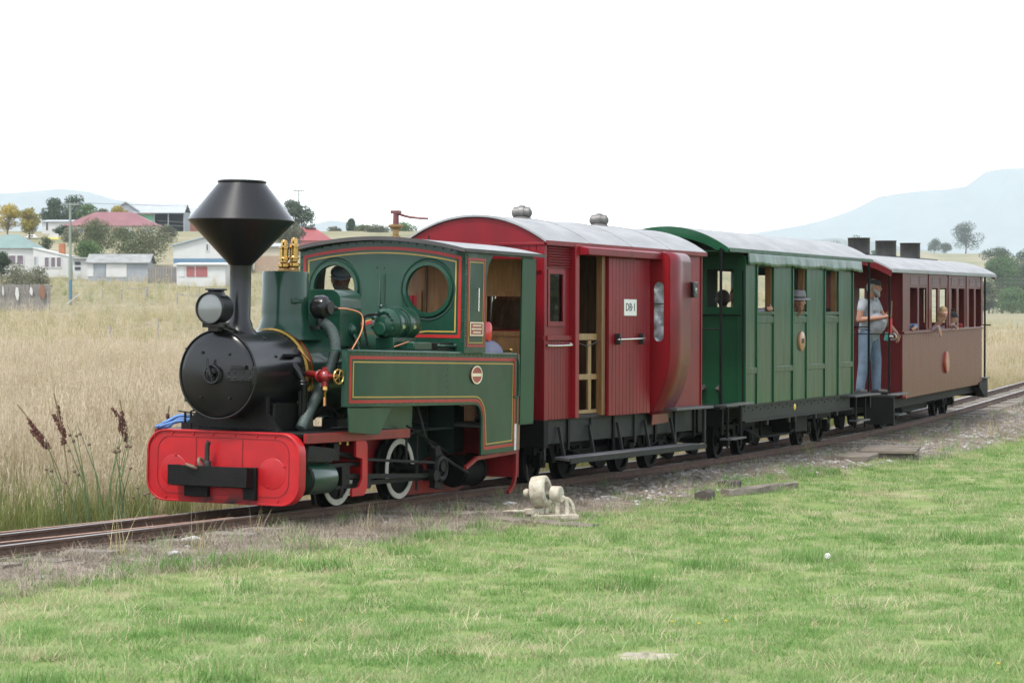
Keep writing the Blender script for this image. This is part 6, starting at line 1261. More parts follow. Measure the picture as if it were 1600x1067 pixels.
# haze
hz = MB(); hz.box(-11600,11600,-11600,11600,-12,700); hm = bpy.data.materials.new('haze_air'); hm.use_nodes = True; n = hm.node_tree
for x_ in list(n.nodes): n.nodes.remove(x_)
ho = n.nodes.new('ShaderNodeOutputMaterial'); hv = n.nodes.new('ShaderNodeVolumePrincipled'); hv.inputs['Color'].default_value = (.84,.935,1.0,1); hv.inputs['Density'].default_value = 1.15e-4; hv.inputs['Anisotropy'].default_value = .2; n.links.new(hv.outputs[0], ho.inputs['Volume'])
obj('haze', hz, hm, kind='stuff', smooth=False)
# ================================================================== people: one continuous remeshed body each, zones coloured by the nearest limb
SKIN = mat('skin', (.26,.12,.075), .55, vary=.08, scale=9); SKINP = mat('pale_skin', (.32,.17,.115), .55, vary=.08, scale=9)
def cloth(name, rgb): return mat(name, rgb, .9, vary=.2, scale=7, bump=.9, bscale=13)
HAIRW = mat('grey_hair', (.20,.195,.18), .8, vary=.2, scale=30); HAIRB = mat('brown_hair', (.045,.028,.018), .7, vary=.3, scale=30); HAIRF = mat('fair_hair', (.22,.145,.065), .65, vary=.25, scale=30)
EYED = mat('eye_dark', (.02,.016,.014), .3, vary=.1); LIPS = mat('lips', (.26,.10,.08), .6, vary=.1); SHOE = mat('dark_shoe', (.03,.025,.02), .6, vary=.3); BELT = mat('dark_belt', (.02,.016,.013), .5)
def figure(name, label, prims, mats, voxel=.011, parent=None, group=None):
    """prims: (A, ra, B, rb, zone index) round cones in world space"""
    m = MB()
    for A, ra, B, rb, z in prims:
        A, B = Vector(A), Vector(B); L = (B-A).length
        if L < 1e-4: m.sphere(A, ra, 16, 10); continue
        pf = [(ra*sin(t), -ra*cos(t)) for t in np.linspace(0,pi/2,5)]+[(rb*cos(t), L+rb*sin(t)) for t in np.linspace(0,pi/2,5)]; m.lathe(pf, A, B-A, 14)
    me = m.mesh(name, smooth=False); o = bpy.data.objects.new(name, me); COL.objects.link(o)
    rm = o.modifiers.new('r','REMESH'); rm.mode = 'VOXEL'; rm.voxel_size = voxel; sm = o.modifiers.new('s','SMOOTH'); sm.factor = .5; sm.iterations = 3
    dg = bpy.context.evaluated_depsgraph_get(); me2 = bpy.data.meshes.new_from_object(o.evaluated_get(dg)); o.modifiers.clear(); o.data = me2; bpy.data.meshes.remove(me); me2.name = name
    n = len(me2.polygons); C_ = np.zeros(n*3); me2.polygons.foreach_get('center', C_); C_ = C_.reshape(-1,3); best = np.full(n,1e9); zi = np.zeros(n,int)
    for A, ra, B, rb, z in prims:
        A, B = np.array(A), np.array(B); d = B-A; L2 = max(1e-9,d@d); t = np.clip(((C_-A)@d)/L2,0,1); q = np.linalg.norm(C_-A-t[:,None]*d,axis=1)-(ra+(rb-ra)*t); u = q < best; best[u] = q[u]; zi[u] = z
    me2.materials.clear()
    for x in mats: me2.materials.append(x)
    me2.polygons.foreach_set('material_index', zi.astype(np.int32)); me2.polygons.foreach_set('use_smooth',[True]*n); me2.update()
    tag(o, label, 'person', group); return o
def basis(f):
    F = Vector(f).normalized(); U = Vector((0,0,1)); R = F.cross(U).normalized(); return F, R, U
def head_prims(c, f, s=1., tilt=0., skin=0, hair=None, beard=None, long=False):
    """head about .23 tall; c = centre of the skull, f = looking direction"""
    F = Vector(f).normalized(); R = F.cross(Vector((0,0,1))).normalized(); U = R.cross(F).normalized(); c = Vector(c); P = lambda a,b,d: tuple(c+(R*a+F*b+U*d)*s)
    pr = [(P(0,-.012,.02),.083*s,P(0,.012,-.005),.080*s,skin),(P(0,.03,-.03),.062*s,P(0,.042,-.085),.040*s,skin),(P(0,.085,.012),.011*s,P(0,.108,-.022),.017*s,skin),
          (P(.083,-.01,0),.018*s,P(.085,-.012,-.03),.014*s,skin),(P(-.083,-.01,0),.018*s,P(-.085,-.012,-.03),.014*s,skin),(P(.03,.078,.028),.016*s,P(-.03,.078,.028),.016*s,skin),
          (P(0,-.02,-.06),.055*s,P(0,-.03,-.15),.052*s,skin)]
    if hair is not None: pr += [(P(0,-.025,.035),.088*s,P(0,-.05,-.01),.080*s,hair)]
    if long: pr += [(P(.07,-.02,0),.035*s,P(.075,.0,-.16),.026*s,hair),(P(-.07,-.02,0),.035*s,P(-.075,.0,-.16),.026*s,hair),(P(0,-.07,0),.05*s,P(0,-.08,-.14),.04*s,hair)]
    if beard is not None: pr += [(P(0,.055,-.075),.042*s,P(0,.075,-.125),.030*s,beard),(P(.055,.02,-.05),.03*s,P(.03,.06,-.09),.03*s,beard),(P(-.055,.02,-.05),.03*s,P(-.03,.06,-.09),.03*s,beard),(P(.025,.09,-.045),.012*s,P(-.025,.09,-.045),.012*s,beard)]
    return pr, P
def face_details(root, P, s=1.):
    m = MB()
    for a in (.03,-.03): m.sphere(P(a,.083,.012), .0085*s, 8, 6)
    obj('eyes', m, EYED, root, kind='stuff'); m = MB(); m.tube([P(-.022,.090,-.058),P(0,.096,-.060),P(.022,.090,-.058)],.005*s,6); obj('mouth', m, LIPS, root)
def hand_prims(w, d, side, s=1., z=0, curl=.4):
    """palm and five fingers: w wrist, d direction of the hand, side = thumb side"""
    w, d, t = Vector(w), Vector(d).normalized(), Vector(side); t = (t-d*t.dot(d)).normalized(); nrm = d.cross(t); pr = [(tuple(w),.026*s,tuple(w+d*.075*s),.034*s,z)]
    for k, (o, l) in enumerate(((.026,.068),(.009,.078),(-.009,.072),(-.026,.056))):
        a = w+d*.082*s+t*o*s; b = a+(d*(1-curl*.4)+nrm*curl*.6).normalized()*l*.55*s; c = b+(d*(1-curl)+nrm*curl).normalized()*l*.5*s; pr += [(tuple(a),.0095*s,tuple(b),.0085*s,z),(tuple(b),.0085*s,tuple(c),.0075*s,z)]
    a = w+d*.03*s+t*.026*s; b = a+(d*.6+t*.8).normalized()*.04*s; c = b+(d*.9+t*.2+nrm*.3).normalized()*.03*s; return pr+[(tuple(a),.012*s,tuple(b),.010*s,z),(tuple(b),.010*s,tuple(c),.008*s,z)]
def flatcap(root, P, M_, s=1., brim=.06, tall=.07):
    m = MB(); c = Vector(P(0,-.01,.055)); F = (Vector(P(0,1,0))-Vector(P(0,0,0))).normalized(); U = (Vector(P(0,0,1))-Vector(P(0,0,0))).normalized()
    m.lathe([(.098*s,-.01*s),(.102*s,.012*s),(.096*s,tall*.55*s),(.07*s,tall*.92*s),(0,tall*s)], c, U, 22); h = obj('cap', m, M_, root)
    if brim: 
        R = F.cross(U); m = MB(); top_ = [c+(F*cos(a)+R*sin(a))*.098*s-U*.004*s for a in np.linspace(-1.1,1.1,9)]; out = [c+F*(.098+brim*cos((k-4)/4*1.2))*s*cos((k-4)/4*1.0)+R*sin((k-4)/4*1.0)*(.10+brim*.5)*s-U*.016*s for k in range(9)]; m.sheet([top_,out]); o = obj('cap_peak', m, M_, h, ang=60); o.modifiers.new('t','SOLIDIFY').thickness = .006
def brimhat(root, P, M_, band, s=1., brim=.06):
    m = MB(); c = Vector(P(0,-.01,.05)); U = (Vector(P(0,0,1))-Vector(P(0,0,0))).normalized(); m.lathe([(.10*s,0),(.098*s,.05*s),(.085*s,.095*s),(.04*s,.10*s),(0,.092*s)], c, U, 22); h = obj('hat', m, M_, root)
    m = MB(); m.lathe([(.097*s,.004),(.16*s,-.012*s),(.162*s,-.018*s),(.097*s,-.004)], c, U, 24); obj('hat_brim', m, M_, h); m = MB(); m.lathe([(.1015*s,.003),(.1005*s,.024*s)], c, U, 22); obj('hat_band', m, band, h)
def torso(pel, chest, sl, sr, rb=.13, rc=.13, z=1, belly=None, zt=2):
    pel, chest = Vector(pel), Vector(chest); nk = chest+Vector((0,0,.12)); pr = [(tuple(pel),rb*1.05,tuple((pel+chest)/2),rb,z),(tuple((pel+chest)/2),rb,tuple(chest),rc,z),(tuple(sl),.062,tuple(chest+Vector((0,0,.05))),.085,z),(tuple(sr),.062,tuple(chest+Vector((0,0,.05))),.085,z)]
    if belly: pr.append((tuple(Vector(belly[0])),belly[1],tuple(pel),rb,z))
    return pr
# ---- the bearded guard on the end platform with rolled flags
def guard():
    base = BM_ @ Vector((.40,-3.92,.579)); F, R, U = basis((.80,-.60,0)); Pp = lambda r,f,u: base+R*r+F*f+U*u
    hipz = .88; pel = Pp(0,0,.95); chest = Pp(0,.02,1.30); sl, sr = Pp(-.20,.0,1.40), Pp(.20,.0,1.40); hc = Pp(.0,.09,1.63)
    pr, P = head_prims(hc, (.93,-.36,-.10), 1.0, skin=0, hair=5, beard=5)
    pr += torso(pel, chest, sl, sr, .155, .15, 1, belly=(Pp(0,.12,1.08),.165))
    # near (right) arm bent across, holding the flags; sleeves short
    er, wr = Pp(.27,-.02,1.13), Pp(.10,.30,1.17); pr += [(tuple(sr),.066,tuple(Pp(.235,-.005,1.30)),.064,1),(tuple(Pp(.235,-.005,1.30)),.056,tuple(er),.047,0),(tuple(er),.046,tuple(wr),.030,0)]
    pr += hand_prims(wr, Vector((.75,-.2,.12)), (0,0,1), 1.05, 0, .75)
    el, wl = Pp(-.30,.10,1.14), Pp(-.34,.28,.93); pr += [(tuple(sl),.066,tuple(Pp(-.25,.03,1.29)),.062,1),(tuple(Pp(-.25,.03,1.29)),.054,tuple(el),.045,0),(tuple(el),.044,tuple(wl),.030,0)]
    pr += hand_prims(wl, Vector((.25,-.1,-.95)), (.5,-.5,0), 1.05, 0, .6)
    for sgn, fx, ff in ((1,.16,-.06),(-1,-.14,.05)):
        hp, kn, an = Pp(.095*sgn,0,.90), Pp(.13*sgn,ff*.6+.02,.50), Pp(fx,ff,.10); pr += [(tuple(hp),.115,tuple(kn),.085,2),(tuple(kn),.083,tuple(an),.068,2)]
        pr += [(tuple(Pp(fx,ff-.04,.045)),.045,tuple(Pp(fx+.03*sgn,ff+.15,.038)),.038,3)]
    pr += [(tuple(Pp(.10,0,.955)),.075,tuple(Pp(-.10,0,.955)),.075,2)]
    o = figure('person','bearded guard in pale shirt and jeans standing on the end platform with rolled flags', pr, [SKIN, cloth('pale_grey_shirt',(.25,.26,.28)), cloth('faded_jeans',(.085,.12,.165)), SHOE, BELT, HAIRW], .0085)
    face_details(o, P); flatcap(o, P, mat('black_beret',(.012,.012,.014),.8), 1.0, .03, .055)
    m = MB(); ring = [Pp(.155*cos(a),.02+.175*sin(a)+.0,.985-.02*sin(a)) for a in np.linspace(0,2*pi,25)]; m.tube(ring,.013,6); obj('belt', m, BELT, o)
    m = MB(); s2 = [Pp(.11,.125,1.33),Pp(.02,.155,1.335),Pp(.02,.16,1.25),Pp(.11,.13,1.245)]; m.add(s2,[(0,1,2,3)]); ob = obj('shirt_pocket', m, cloth('pale_grey_shirt',(.36,.37,.39)), o); ob.modifiers.new('t','SOLIDIFY').thickness = .012
    m = MB()
    for sg in (1,-1): m.plate([(0,0),(.07*sg,.012),(.05*sg,-.06)],'y',0,.008)
    ob = obj('shirt_collar', m, cloth('pale_grey_shirt',(.36,.37,.39)), o, kind='stuff'); ob.matrix_world = Matrix.Translation(Pp(0,.115,1.47)) @ Matrix((R,F,U)).transposed().to_4x4()
    # rolled flags: two sticks, red over green
    ht = Vector(wr)+Vector((.095,-.03,.01)); fl = empty('signal_flags', Matrix.Translation(ht), 'rolled red and green signal flags held by the bearded guard', 'flag')
    obj('stick', MB().tube([(.0,0,.22),(.0,0,-.30)],.009,8), WOODL, fl); obj('stick', MB().tube([(.03,.01,.24),(.012,.01,-.30)],.009,8), WOODL, fl)
    obj('red_flag', MB().tube(smooth_path([(.005,0,-.02),(.006,0,-.10),(.0,.0,-.22),(-.006,0,-.28)],4),.03,10,rs=None), mat('red_flag_cloth',(.55,.03,.03),.8,vary=.15,scale=20,bump=.4), fl)
    obj('green_flag', MB().tube(smooth_path([(-.03,.0,-.24),(-.045,0,-.30),(-.055,0,-.36)],4),.036,10), mat('green_flag_cloth',(.02,.12,.10),.8,vary=.15,scale=20), fl)
guard()
# ---- generic seated passenger: root in carriage space
def passenger(name_lbl, M_, seat, face, shirt, hair, hat=None, beard=None, skin=SKIN, s=1., lean=(0,0,0), arm=None, long=False, headc=None, group='passengers in the carriages', trousers=(.05,.06,.09), headdir=None):
    w = lambda v: M_ @ Vector(v); rot = M_.to_3x3(); seat = Vector(seat); F = (rot @ Vector(face)).normalized(); F.z = 0; F.normalize(); R = F.cross(Vector((0,0,1))); U = Vector((0,0,1)); b = w(seat); ln = rot @ Vector(lean)
    Pp = lambda r,f,u: b+(R*r+F*f+U*u)*s+ln*max(0,u-.1)
    hc = w(headc) if headc else Pp(0,.04,.74)
    pr, P = head_prims(hc, (rot @ Vector(headdir)) if headdir else F+Vector((0,0,-.05)), s, skin=0, hair=3, beard=5 if beard else None, long=long)
    sl, sr = Pp(-.18,0,.50), Pp(.18,0,.50); pr += torso(Pp(0,0,.10), Pp(0,.02,.42), sl, sr, .12*s, .125*s, 1)
    pr += [(tuple(Pp(0,.02,.54)),.055*s,tuple(hc-U*.10*s),.05*s,0)]
    for sg in (1,-1):
        S_ = sr if sg > 0 else sl
        if arm and arm[0] == sg: e, h, hd = w(arm[1]), w(arm[2]), rot @ Vector(arm[3])
        else: e, h, hd = Pp(.22*sg,-.02,.24), Pp(.12*sg,.14,.16), F
        mid = (Vector(S_)*.45+Vector(e)*.55); pr += [(tuple(S_),.058*s,tuple(e),.046*s,1 if not (arm and arm[0] == sg and len(arm) > 4) else 1),(tuple(e),.043*s,tuple(h),.028*s,(1 if (arm and arm[0] == sg and len(arm) > 4) else 0))]; pr += hand_prims(h, hd, U if abs(Vector(hd).normalized().z) < .7 else F, s, 0, .5)
        L_ = lambda a,f,u: b+(rot @ Vector((a,-f,0)))*s+U*u*s
        kn = L_(.10*sg,.40,.06); pr += [(tuple(L_(.09*sg,0,.06)),.09*s,tuple(kn),.07*s,2),(tuple(kn),.066*s,tuple(L_(.10*sg,.42,-.34)),.05*s,2),(tuple(L_(.10*sg,.40,-.37)),.04*s,tuple(L_(.10*sg,.54,-.38)),.035*s,4)]
    o = figure('person', name_lbl, pr, [skin, shirt, cloth('dark_trousers',trousers), hair, SHOE, HAIRW], .013, group=group); face_details(o, P, s)
    if hat == 'brim': brimhat(o, P, cloth('grey_tweed',(.17,.16,.17)), BELT, s)
    if hat == 'cap': flatcap(o, P, cloth('pale_blue_cap',(.30,.36,.46)), s)
    if hat == 'dark': flatcap(o, P, cloth('black_cap',(.02,.02,.025)), s, .05)
    return o
passenger('driver with pale blue cap and white beard seen through the left cab porthole', LM, (-.62,1.05,1.35), (-.35,-1,0), cloth('white_overall',(.45,.45,.45)), HAIRW, 'cap', True, headc=(-.74,.72,2.10), lean=(0,-.12,0), group='locomotive crew', headdir=(.55,-.8,-.35))
def fireman():
    OFF = Vector((.13,.12,.0)); w = lambda v: tuple(LM @ (Vector(v)+OFF)); G = [(w((.50,1.18,1.20)),.15,w((.56,1.02,1.36)),.17,1),(w((.56,1.02,1.36)),.17,w((.58,.80,1.38)),.15,1),(w((.58,.80,1.38)),.14,w((.54,.68,1.30)),.10,1),(w((.66,.82,1.34)),.065,w((.62,.66,1.14)),.05,1),(w((.62,.66,1.14)),.045,w((.56,.56,1.0)),.03,0),(w((.42,.82,1.36)),.065,w((.36,.70,1.14)),.05,1),(w((.36,.70,1.14)),.045,w((.40,.58,1.0)),.03,0)]
    pr, P = head_prims(LM @ (Vector((.55,.56,1.28))+OFF), LM.to_3x3() @ Vector((0,-.8,-.6)), 1., skin=0, hair=3); G += pr
    for x in (.40,.60): G += [(w((x,1.20,1.16)),.11,w((x,1.24,.96)),.085,2),(w((x,1.24,.96)),.08,w((x,1.3,.76)),.06,2),(w((x,1.32,.74)),.04,w((x,1.16,.735)),.036,4)]
    G += hand_prims(w((.56,.56,1.0)), LM.to_3x3() @ Vector((0,-.4,-1)), LM.to_3x3() @ Vector((1,0,0)), 1., 0, .5)+hand_prims(w((.40,.58,1.0)), LM.to_3x3() @ Vector((0,-.4,-1)), LM.to_3x3() @ Vector((-1,0,0)), 1., 0, .5)
    o = figure('person','crew member in grey purple shirt bending down in the locomotive cab', G, [SKIN, cloth('grey_purple_shirt',(.17,.17,.24)), cloth('dark_trousers',(.05,.06,.09)), HAIRB, SHOE], .012, group='locomotive crew'); face_details(o, P)
fireman()
BLUE = cloth('blue_top',(.09,.19,.34)); DKTOP = cloth('dark_top',(.03,.03,.04)); LTTOP = cloth('light_top',(.45,.45,.47)); DENIM = cloth('denim_sleeve',(.10,.17,.28)); PINKT = cloth('floral_top',(.35,.30,.34))
passenger('passenger in blue behind the corner window of the red van', RM, (.42,-1.72,1.14), (0,-1,0), BLUE, HAIRB, arm=(1,(.66,-1.75,1.62),(.66,-1.88,1.82),(0,-.3,1)))
passenger('dark haired passenger standing behind the front window of the red van', RM, (.22,-1.85,1.38), (.1,-1,0), DKTOP, HAIRB)
passenger('dark haired passenger at the end window of the green carriage', GM, (.34,-1.78,1.25), (-.3,1,0), DKTOP, HAIRB)
passenger('passenger in blue top beside the near corner of the green carriage', GM, (.42,-1.45,1.28), (0,-1,0), BLUE, HAIRB)
passenger('passenger resting a bare arm on the first side window sill', GM, (.40,-1.05,1.20), (0,-1,0), LTTOP, HAIRB, arm=(1,(.72,-1.02,1.86),(.82,-1.28,1.87),(.2,-1,0)))
passenger('man in grey brimmed hat looking out of the second green carriage window', GM, (.42,.48,1.20), (.6,-.8,0), DKTOP, HAIRB, 'brim', headc=(.735,.30,1.97), lean=(.25,0,0), arm=(1,(.66,.20,1.72),(.80,.14,1.83),(.3,-.2,.9)), headdir=(.55,-.85,-.1))
passenger('passenger in dark clothes inside the third green carriage window', GM, (.42,1.98,1.20), (.4,-1,0), DKTOP, HAIRB, 'dark', headc=(.56,1.80,1.99))
passenger('passenger with denim sleeve resting on the first maroon carriage window', BM_, (.42,-2.35,1.04), (.2,-1,0), DENIM, HAIRB, skin=SKINP, headc=(.40,-2.30,1.78), arm=(1,(.80,-2.25,1.60),(.84,-2.50,1.58),(.1,-1,-.2),1))
passenger('fair haired girl leaning out of a maroon carriage window', BM_, (.50,-.30,1.02), (1,-.55,0), PINKT, HAIRF, skin=SKINP, s=.85, long=True, headc=(.93,-.42,1.80), lean=(.45,0,0), arm=(1,(.86,-.52,1.56),(.90,-.62,1.50),(.3,-.4,-.8)), headdir=(.75,-.75,-.55))
passenger('child with dark cap looking out behind the fair haired girl', BM_, (.48,1.42,1.05), (.8,-.6,0), LTTOP, HAIRB, 'dark', skin=SKINP, s=.8, headc=(.80,1.28,1.70), arm=(1,(.82,1.20,1.58),(.88,1.12,1.55),(.3,-.6,-.4)), headdir=(.8,-.6,-.1))
passenger('passenger in red seated at the third window pair of the maroon carriage', BM_, (.42,3.2,1.04), (.2,-1,0), cloth('red_top',(.30,.03,.03)), HAIRB, headc=(.46,3.15,1.74))
# ================================================================== things beside the track
WPAINT = mat('flaking_white_paint', (.44,.42,.335), .7, vary=.18, scale=10, bump=.4, bscale=50, rust=.8)
gp = gpx(842,808); ld = Vector((.92,.39,0)).normalized()
yawL = atan2(ld.y, ld.x)
pv = empty('points_lever', Matrix.Translation(gp) @ Matrix.Rotation(radians(12),4,'Z') @ Matrix.Diagonal((.86,.86,.86,1)), 'white weighted points lever with round weight and rod beside the track', 'points lever')
K = 1/FPX*gp.y
U_ = lambda px, py, d=0.: ((px-848)*K, d, (806-py)*K+.02)
m = MB(); m.box(-.10,.42,-.16,.16,-.02,.035); rivets(m,[(x_,y_,.035) for x_ in (-.06,.38) for y_ in (-.12,.12)],(0,0,1),.018,.02); obj('base_plate', m, WPAINT, pv, bevel=.006)
m = MB(); m.lathe([(.075,-.085),(.15,-.09),(.172,-.075),(.175,-.05),(.175,.05),(.172,.075),(.15,.09),(.11,.085),(.09,.05),(.09,-.05),(.075,-.085)],(0.02,0,.285),(.85,-.5,.12),40); wt = obj('round_weight', m, WPAINT, pv, ang=40)
m = MB(); m.lathe([(0,-.055),(.075,-.06),(.09,-.05),(.09,.05),(.075,.06),(0,.055)],(.195,-.02,.255),(.8,-.6,0),28); obj('small_weight', m, WPAINT, pv, ang=40)
obj('weight_hub', MB().lathe([(0,-.03),(.04,-.03),(.05,0),(.04,.03),(0,.03)],(-.13,.03,.27),(.85,-.5,.12),14).cyl((-.11,.04,.27),(.20,-.03,.26),.025,n=10), WPAINT, pv)
m = MB(); m.tube(smooth_path([(.08,-.02,.03),(.10,-.02,.14),(.15,-.02,.19),(.20,-.02,.14),(.21,-.02,.03)],6),.028,10); m.tube(smooth_path([(.20,-.04,.02),(.21,-.04,.17),(.25,-.04,.22),(.30,-.04,.17),(.31,-.04,.03)],6),.028,10); obj('lever_stand', m, WPAINT, pv)
m = MB(); m.tube(smooth_path([(.25,.02,.21),(.34,.02,.19),(.39,.02,.12),(.40,.02,.05)],6),.022,8); m.tube([(.10,0,.18),(.02,0,.12),(-.02,0,.06)],.024,8); m.cyl((.24,-.08,.205),(.24,.06,.205),.03,n=12); obj('throw_arm', m, WPAINT, pv)
obj('pivot_block', MB().box(-.16,.05,-.05,.05,.035,.10).box(-.05,.10,-.03,.03,.01,.05), WPAINT, pv, bevel=.008)
m = MB(); m.tube(smooth_path([(-.16,0,.07),(-.34,0,.07),(-.42,0,.05),(-.46,0,.0),(-.56,0,-.015),(-.80,.02,-.01),(-1.15,.05,-.01)],6),.018,10); obj('throw_rod', m, WPAINT, pv)
obj('antenna_wire', MB().tube([(-.10,.05,.36),(-.13,.05,.58)],.005,5), IRON, pv)
# old timbers
TIMB = mat('grey_timber', (.15,.125,.10), .9, vary=.3, scale=5, bump=.8, bscale=16, stretch=(1,6,6), dirt=.4, dirt_rgb=(.06,.05,.04))
def baulk(name, label, a, b, w, h, M_=TIMB, lift=.0):
    A, B = gpx(*a), gpx(*b); d = (B-A); L = d.length; d.normalize(); m = MB(); n = 9; rows = []
    for k in range(n+1):
        t = k/n; j = lambda: rnd.uniform(-.012,.012); rows.append([(L*t+j(),-w/2+j(),-.05),(L*t+j(),-w/2*.92+j(),h*.8+j()),(L*t,-w*.3+j(),h+j()),(L*t,w*.3+j(),h+j()),(L*t+j(),w/2+j(),h*.8+j()),(L*t,w/2,-.05)])
    m.sheet(rows); m.add(rows[0],[tuple(range(6))]); m.add(rows[-1],[tuple(range(5,-1,-1))])
    R_ = Matrix.Rotation(atan2(d.y,d.x),4,'Z') @ Matrix.Rotation(-math.asin(max(-1,min(1,d.z))),4,'Y'); return obj(name, m, M_, mw=Matrix.Translation(A+Vector((0,0,lift))) @ R_, label=label, category='timber', ang=50)
baulk('old_log','weathered log half sunk in grass right of the points lever',(1133,776),(1240,762),.10,.075); baulk('timber_stub','short dark timber stub nearest the lever in the grass',(1096,782),(1108,780),.14,.10,mat('dark_timber',(.06,.05,.04),.9)); baulk('timber_stub','dark charred timber stub just above the log',(1128,764),(1148,762),.16,.09,mat('dark_timber',(.06,.05,.04),.9))
baulk('lever_sleeper','long timber carrying the points lever',(770,812),(930,824),.20,.03); baulk('lever_sleeper','split timber lying behind the points rod',(700,806),(815,803),.16,.035)
# timber lid beside the rear steps
c = gpx(1392,714); lid = empty('timber_hatch', Matrix.Translation(c) @ Matrix.Rotation(radians(-12),4,'Z'), 'low grey timber hatch of planks beside the maroon carriage steps', 'hatch')
for k in range(4): obj('plank', MB().box(-.38,.38,-.62+k*.31,-.33+k*.31,.08+.01*(k%2),.125+.01*(k%2)), TIMB, lid, bevel=.008)
obj('side_board', MB().box(-.36,-.33,-.6,.6,-.05,.08), mat('dark_timber',(.06,.05,.04),.9), lid); obj('side_board', MB().box(-.33,.36,-.6,-.56,-.05,.08), mat('dark_timber',(.06,.05,.04),.9), lid)
c = gpx(1340,716); m = MB(); m.box(-.22,.22,-.5,.5,-.03,.06); obj('rotten_sleeper', m, TIMB, mw=Matrix.Translation(c) @ Matrix.Rotation(radians(-18),4,'Z'), bevel=.02, label='rotten sleeper end left of the timber hatch', category='timber')
c = gpx(213,846); m = MB(); m.box(-.085,.085,-.05,.05,-.02,.07); bo = obj('brick', m, mat('orange_brick_near',(.42,.13,.06),.85,vary=.2,scale=14,bump=.5), mw=Matrix.Translation(c) @ Matrix.Rotation(radians(20),4,'Z') @ Matrix.Rotation(radians(6),4,'Y'), bevel=.012, label='loose orange brick lying beside the near rail', category='brick')
SLABM = mat('pale_concrete_lump', (.44,.43,.41), .9, vary=.2, scale=9, bump=.5)
for k, (px, py, lb, sx) in enumerate(((303,845,'pale stone slab below the buffer beam',.07),(272,868,'small white stone near the grass edge at left',.07),(290,846,'whitish stone left of the pale slab',.06),(60,866,'rounded grey stone beside the rail at far left',.08),(795,790,'pale stone on the ground behind the points lever',.07))):
    o = stone('stone', 50+k, SLABM); COL.objects.link(o); p = gpx(px,py); o.matrix_world = Matrix.Translation(p+Vector((0,0,sx*.25))) @ Matrix.Rotation(rnd.uniform(0,6),4,'Z') @ Matrix.Diagonal((sx,sx*.8,sx*.6,1)); tag(o, lb, 'stone')
# dock plants with brown seed heads, rushes and weeds at the left
DOCK = mat('dock_seed_brown', (.105,.042,.03), .8, vary=.4, scale=30); DOCKS = mat('dock_stem', (.16,.12,.06), .7, vary=.3); RUSHM = mat('rush_green', (.06,.10,.03), .6, vary=.3, scale=5); RUSHB = mat('rush_flower_brown', (.12,.08,.05), .8)
def dock(label, px, pb, pt, bend, seed, heads=4, Y=23.4):
    r = random.Random(seed); A = at(px,pb,Y); z0 = gz(A.x,A.y); H = at(px,pt,Y).z-z0; root = empty('dock_plant', Matrix.Translation((A.x,A.y,z0)), label, 'weed'); ax = [(bend*t*t*H,0,H*t) for t in np.linspace(0,1,9)]
    obj('stem', MB().tube(ax,.006,6), DOCKS, root)
    for h in range(heads):
        t0 = .70 if h == 0 else r.uniform(.60,.80); L = .26 if h == 0 else r.uniform(.12,.22); b0 = Vector((bend*t0*t0*H,0,H*t0)); dr = Vector((bend*1.6+(0 if h == 0 else r.uniform(-.55,.35)),r.uniform(-.2,.2),1)).normalized(); m = MB()
        for q in range(130):
            t = r.random(); p = b0+dr*L*t; e = .030*(1-.65*t)*r.random()+.004; a = r.uniform(0,2*pi); p = p+Vector((cos(a)*e,sin(a)*e,r.uniform(-.004,.004))); m.sphere(p,r.uniform(.005,.010),5,3)
        obj('seed_head', m, DOCK, root, kind='stuff')
dock('brown dock seed head drooping left at the far left',110,790,632,-.42,1,5); dock('upright brown dock seed head right of the drooping one',110,792,614,-.12,2,3); dock('reddish dock seed head near the buffer beam',206,765,625,-.10,3,4,26.0); dock('small reddish dock seed head close to the blue hoses',254,765,634,.06,4,2,26.0)
def rush(label, px, pb, n, hpx, seed):
    r = random.Random(seed); A = at(px,pb,22.9); z0 = gz(A.x,A.y); root = empty('rush_clump', Matrix.Translation((A.x,A.y,z0)), label, 'weed'); H = hpx*22.9/FPX
    for k in range(n):
        h = H*r.uniform(.55,1.05); lx, ly = r.uniform(-.28,.28), r.uniform(-.2,.2); b = Vector((r.uniform(-.09,.09),r.uniform(-.06,.06),0)); s_ = obj('stem', MB().tube([b,b+Vector((lx*h*.3,ly*h*.3,h*.5)),b+Vector((lx*h,ly*h,h))],.0045,5,rs=[.006,.0048,.002]), RUSHM, root)
        tp = b+Vector((lx*h*.9,ly*h*.9,h*.9)); obj('flower', MB().sphere(tp,.016,6,4), RUSHB, s_)
rush('clump of tall green rushes right of the dock heads',150,800,9,165,5); rush('thin green rushes beside the buffer beam left end',190,798,7,150,6); rush('leaning green rushes near the far left dock plant',112,805,5,150,7); rush('short rushes under the left end of the buffer beam',224,796,6,80,8)
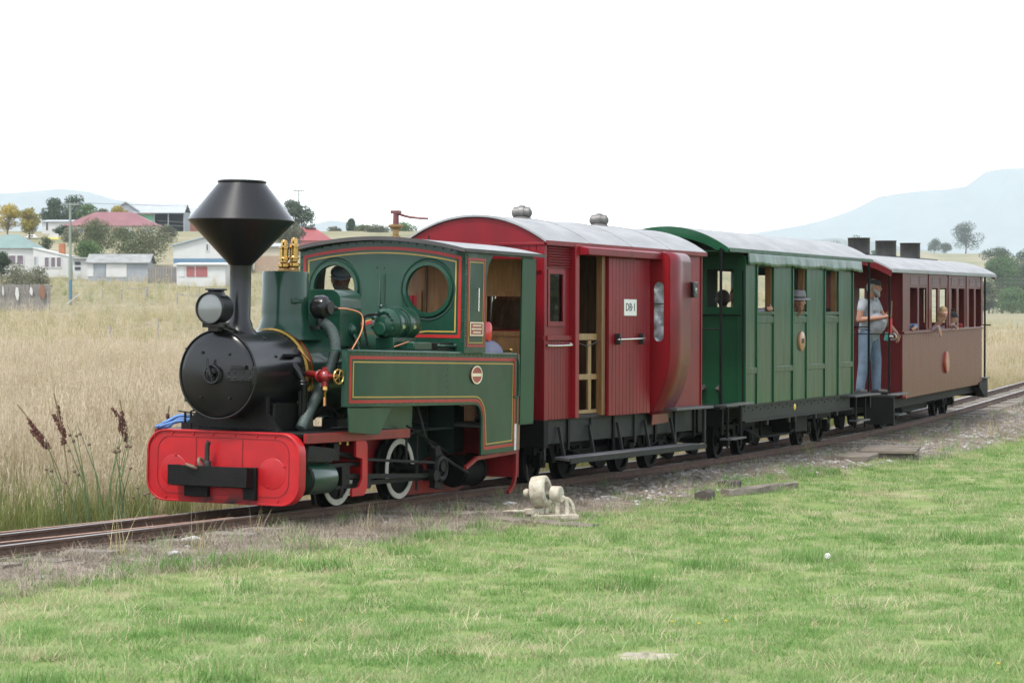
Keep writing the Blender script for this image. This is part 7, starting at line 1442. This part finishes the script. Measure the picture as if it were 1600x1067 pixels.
# leafy plants, dandelion and bare patch in the lawn
p = gpx(1293,892); dn = empty('dandelion_clock', Matrix.Translation(p), 'white dandelion clock standing in the lawn', 'flower'); obj('stem', MB().tube([(0,0,0),(.004,0,.06),(.0,0,.10)],.0025,6), RUSHM, dn)
m = MB(); g = np.random.RandomState(5)
for k in range(150):
    d = g.normal(size=3); d /= np.linalg.norm(d); c = Vector((0,0,.118)); q = c+Vector(d)*.022; a = Vector(d).cross(Vector((.3,.5,.8))).normalized()*.005; b_ = Vector(d).cross(a).normalized()*.005; m.add([q-a,q+a,q+b_],[(0,1,2)]); m.add([c,q+a*.1,q-a*.1],[(0,1,2)])
obj('seed_ball', m, mat('dandelion_white',(.75,.75,.74),.8), dn, kind='stuff')
for px, py, lb in ((1050,980,'tiny yellow flower, leftmost of three in the lawn'),(1092,983,'tiny yellow flower, middle of three in the lawn'),(1134,979,'tiny yellow flower, rightmost of three in the lawn'),(1560,1047,'tiny yellow flower at the bottom right corner'),(470,978,'tiny yellow flower in the lawn at lower left')):
    q = gpx(px,py); obj('dandelion_flower', MB().lathe([(0,.009),(.008,.008),(.010,.002),(.003,-.005)],(0,0,.036),(0,0,1),10).tube([(0,0,-.02),(0,0,.034)],.0018,5), mat('dandelion_yellow',(.45,.33,.02),.7), mw=Matrix.Translation(q), label=lb, category='flower', group='yellow flowers in the lawn')
# sandy bare patch
c = gpx(1010,1024); m = MB(); rows = []
for i in range(9):
    rr = i/8; row = []
    for k in range(33):
        a = 2*pi*k/32; R_ = (.30+.05*sin(3*a+1)+.04*sin(5*a))*rr; x, y = R_*cos(a)*.85, R_*sin(a)*1.25; row.append((x,y,gz(c.x+x,c.y+y)-c.z+.016*(1-rr)-.006+.012*(1-rr)*sin(7*a+i)))
    rows.append(row)
obj('sandy_patch', m.sheet(rows), mat('pale_sand',(.27,.24,.19),.95,vary=.25,scale=18,bump=.6,bscale=60,dirt=.4,dirt_rgb=(.2,.16,.1)), mw=Matrix.Translation(c), kind='structure')
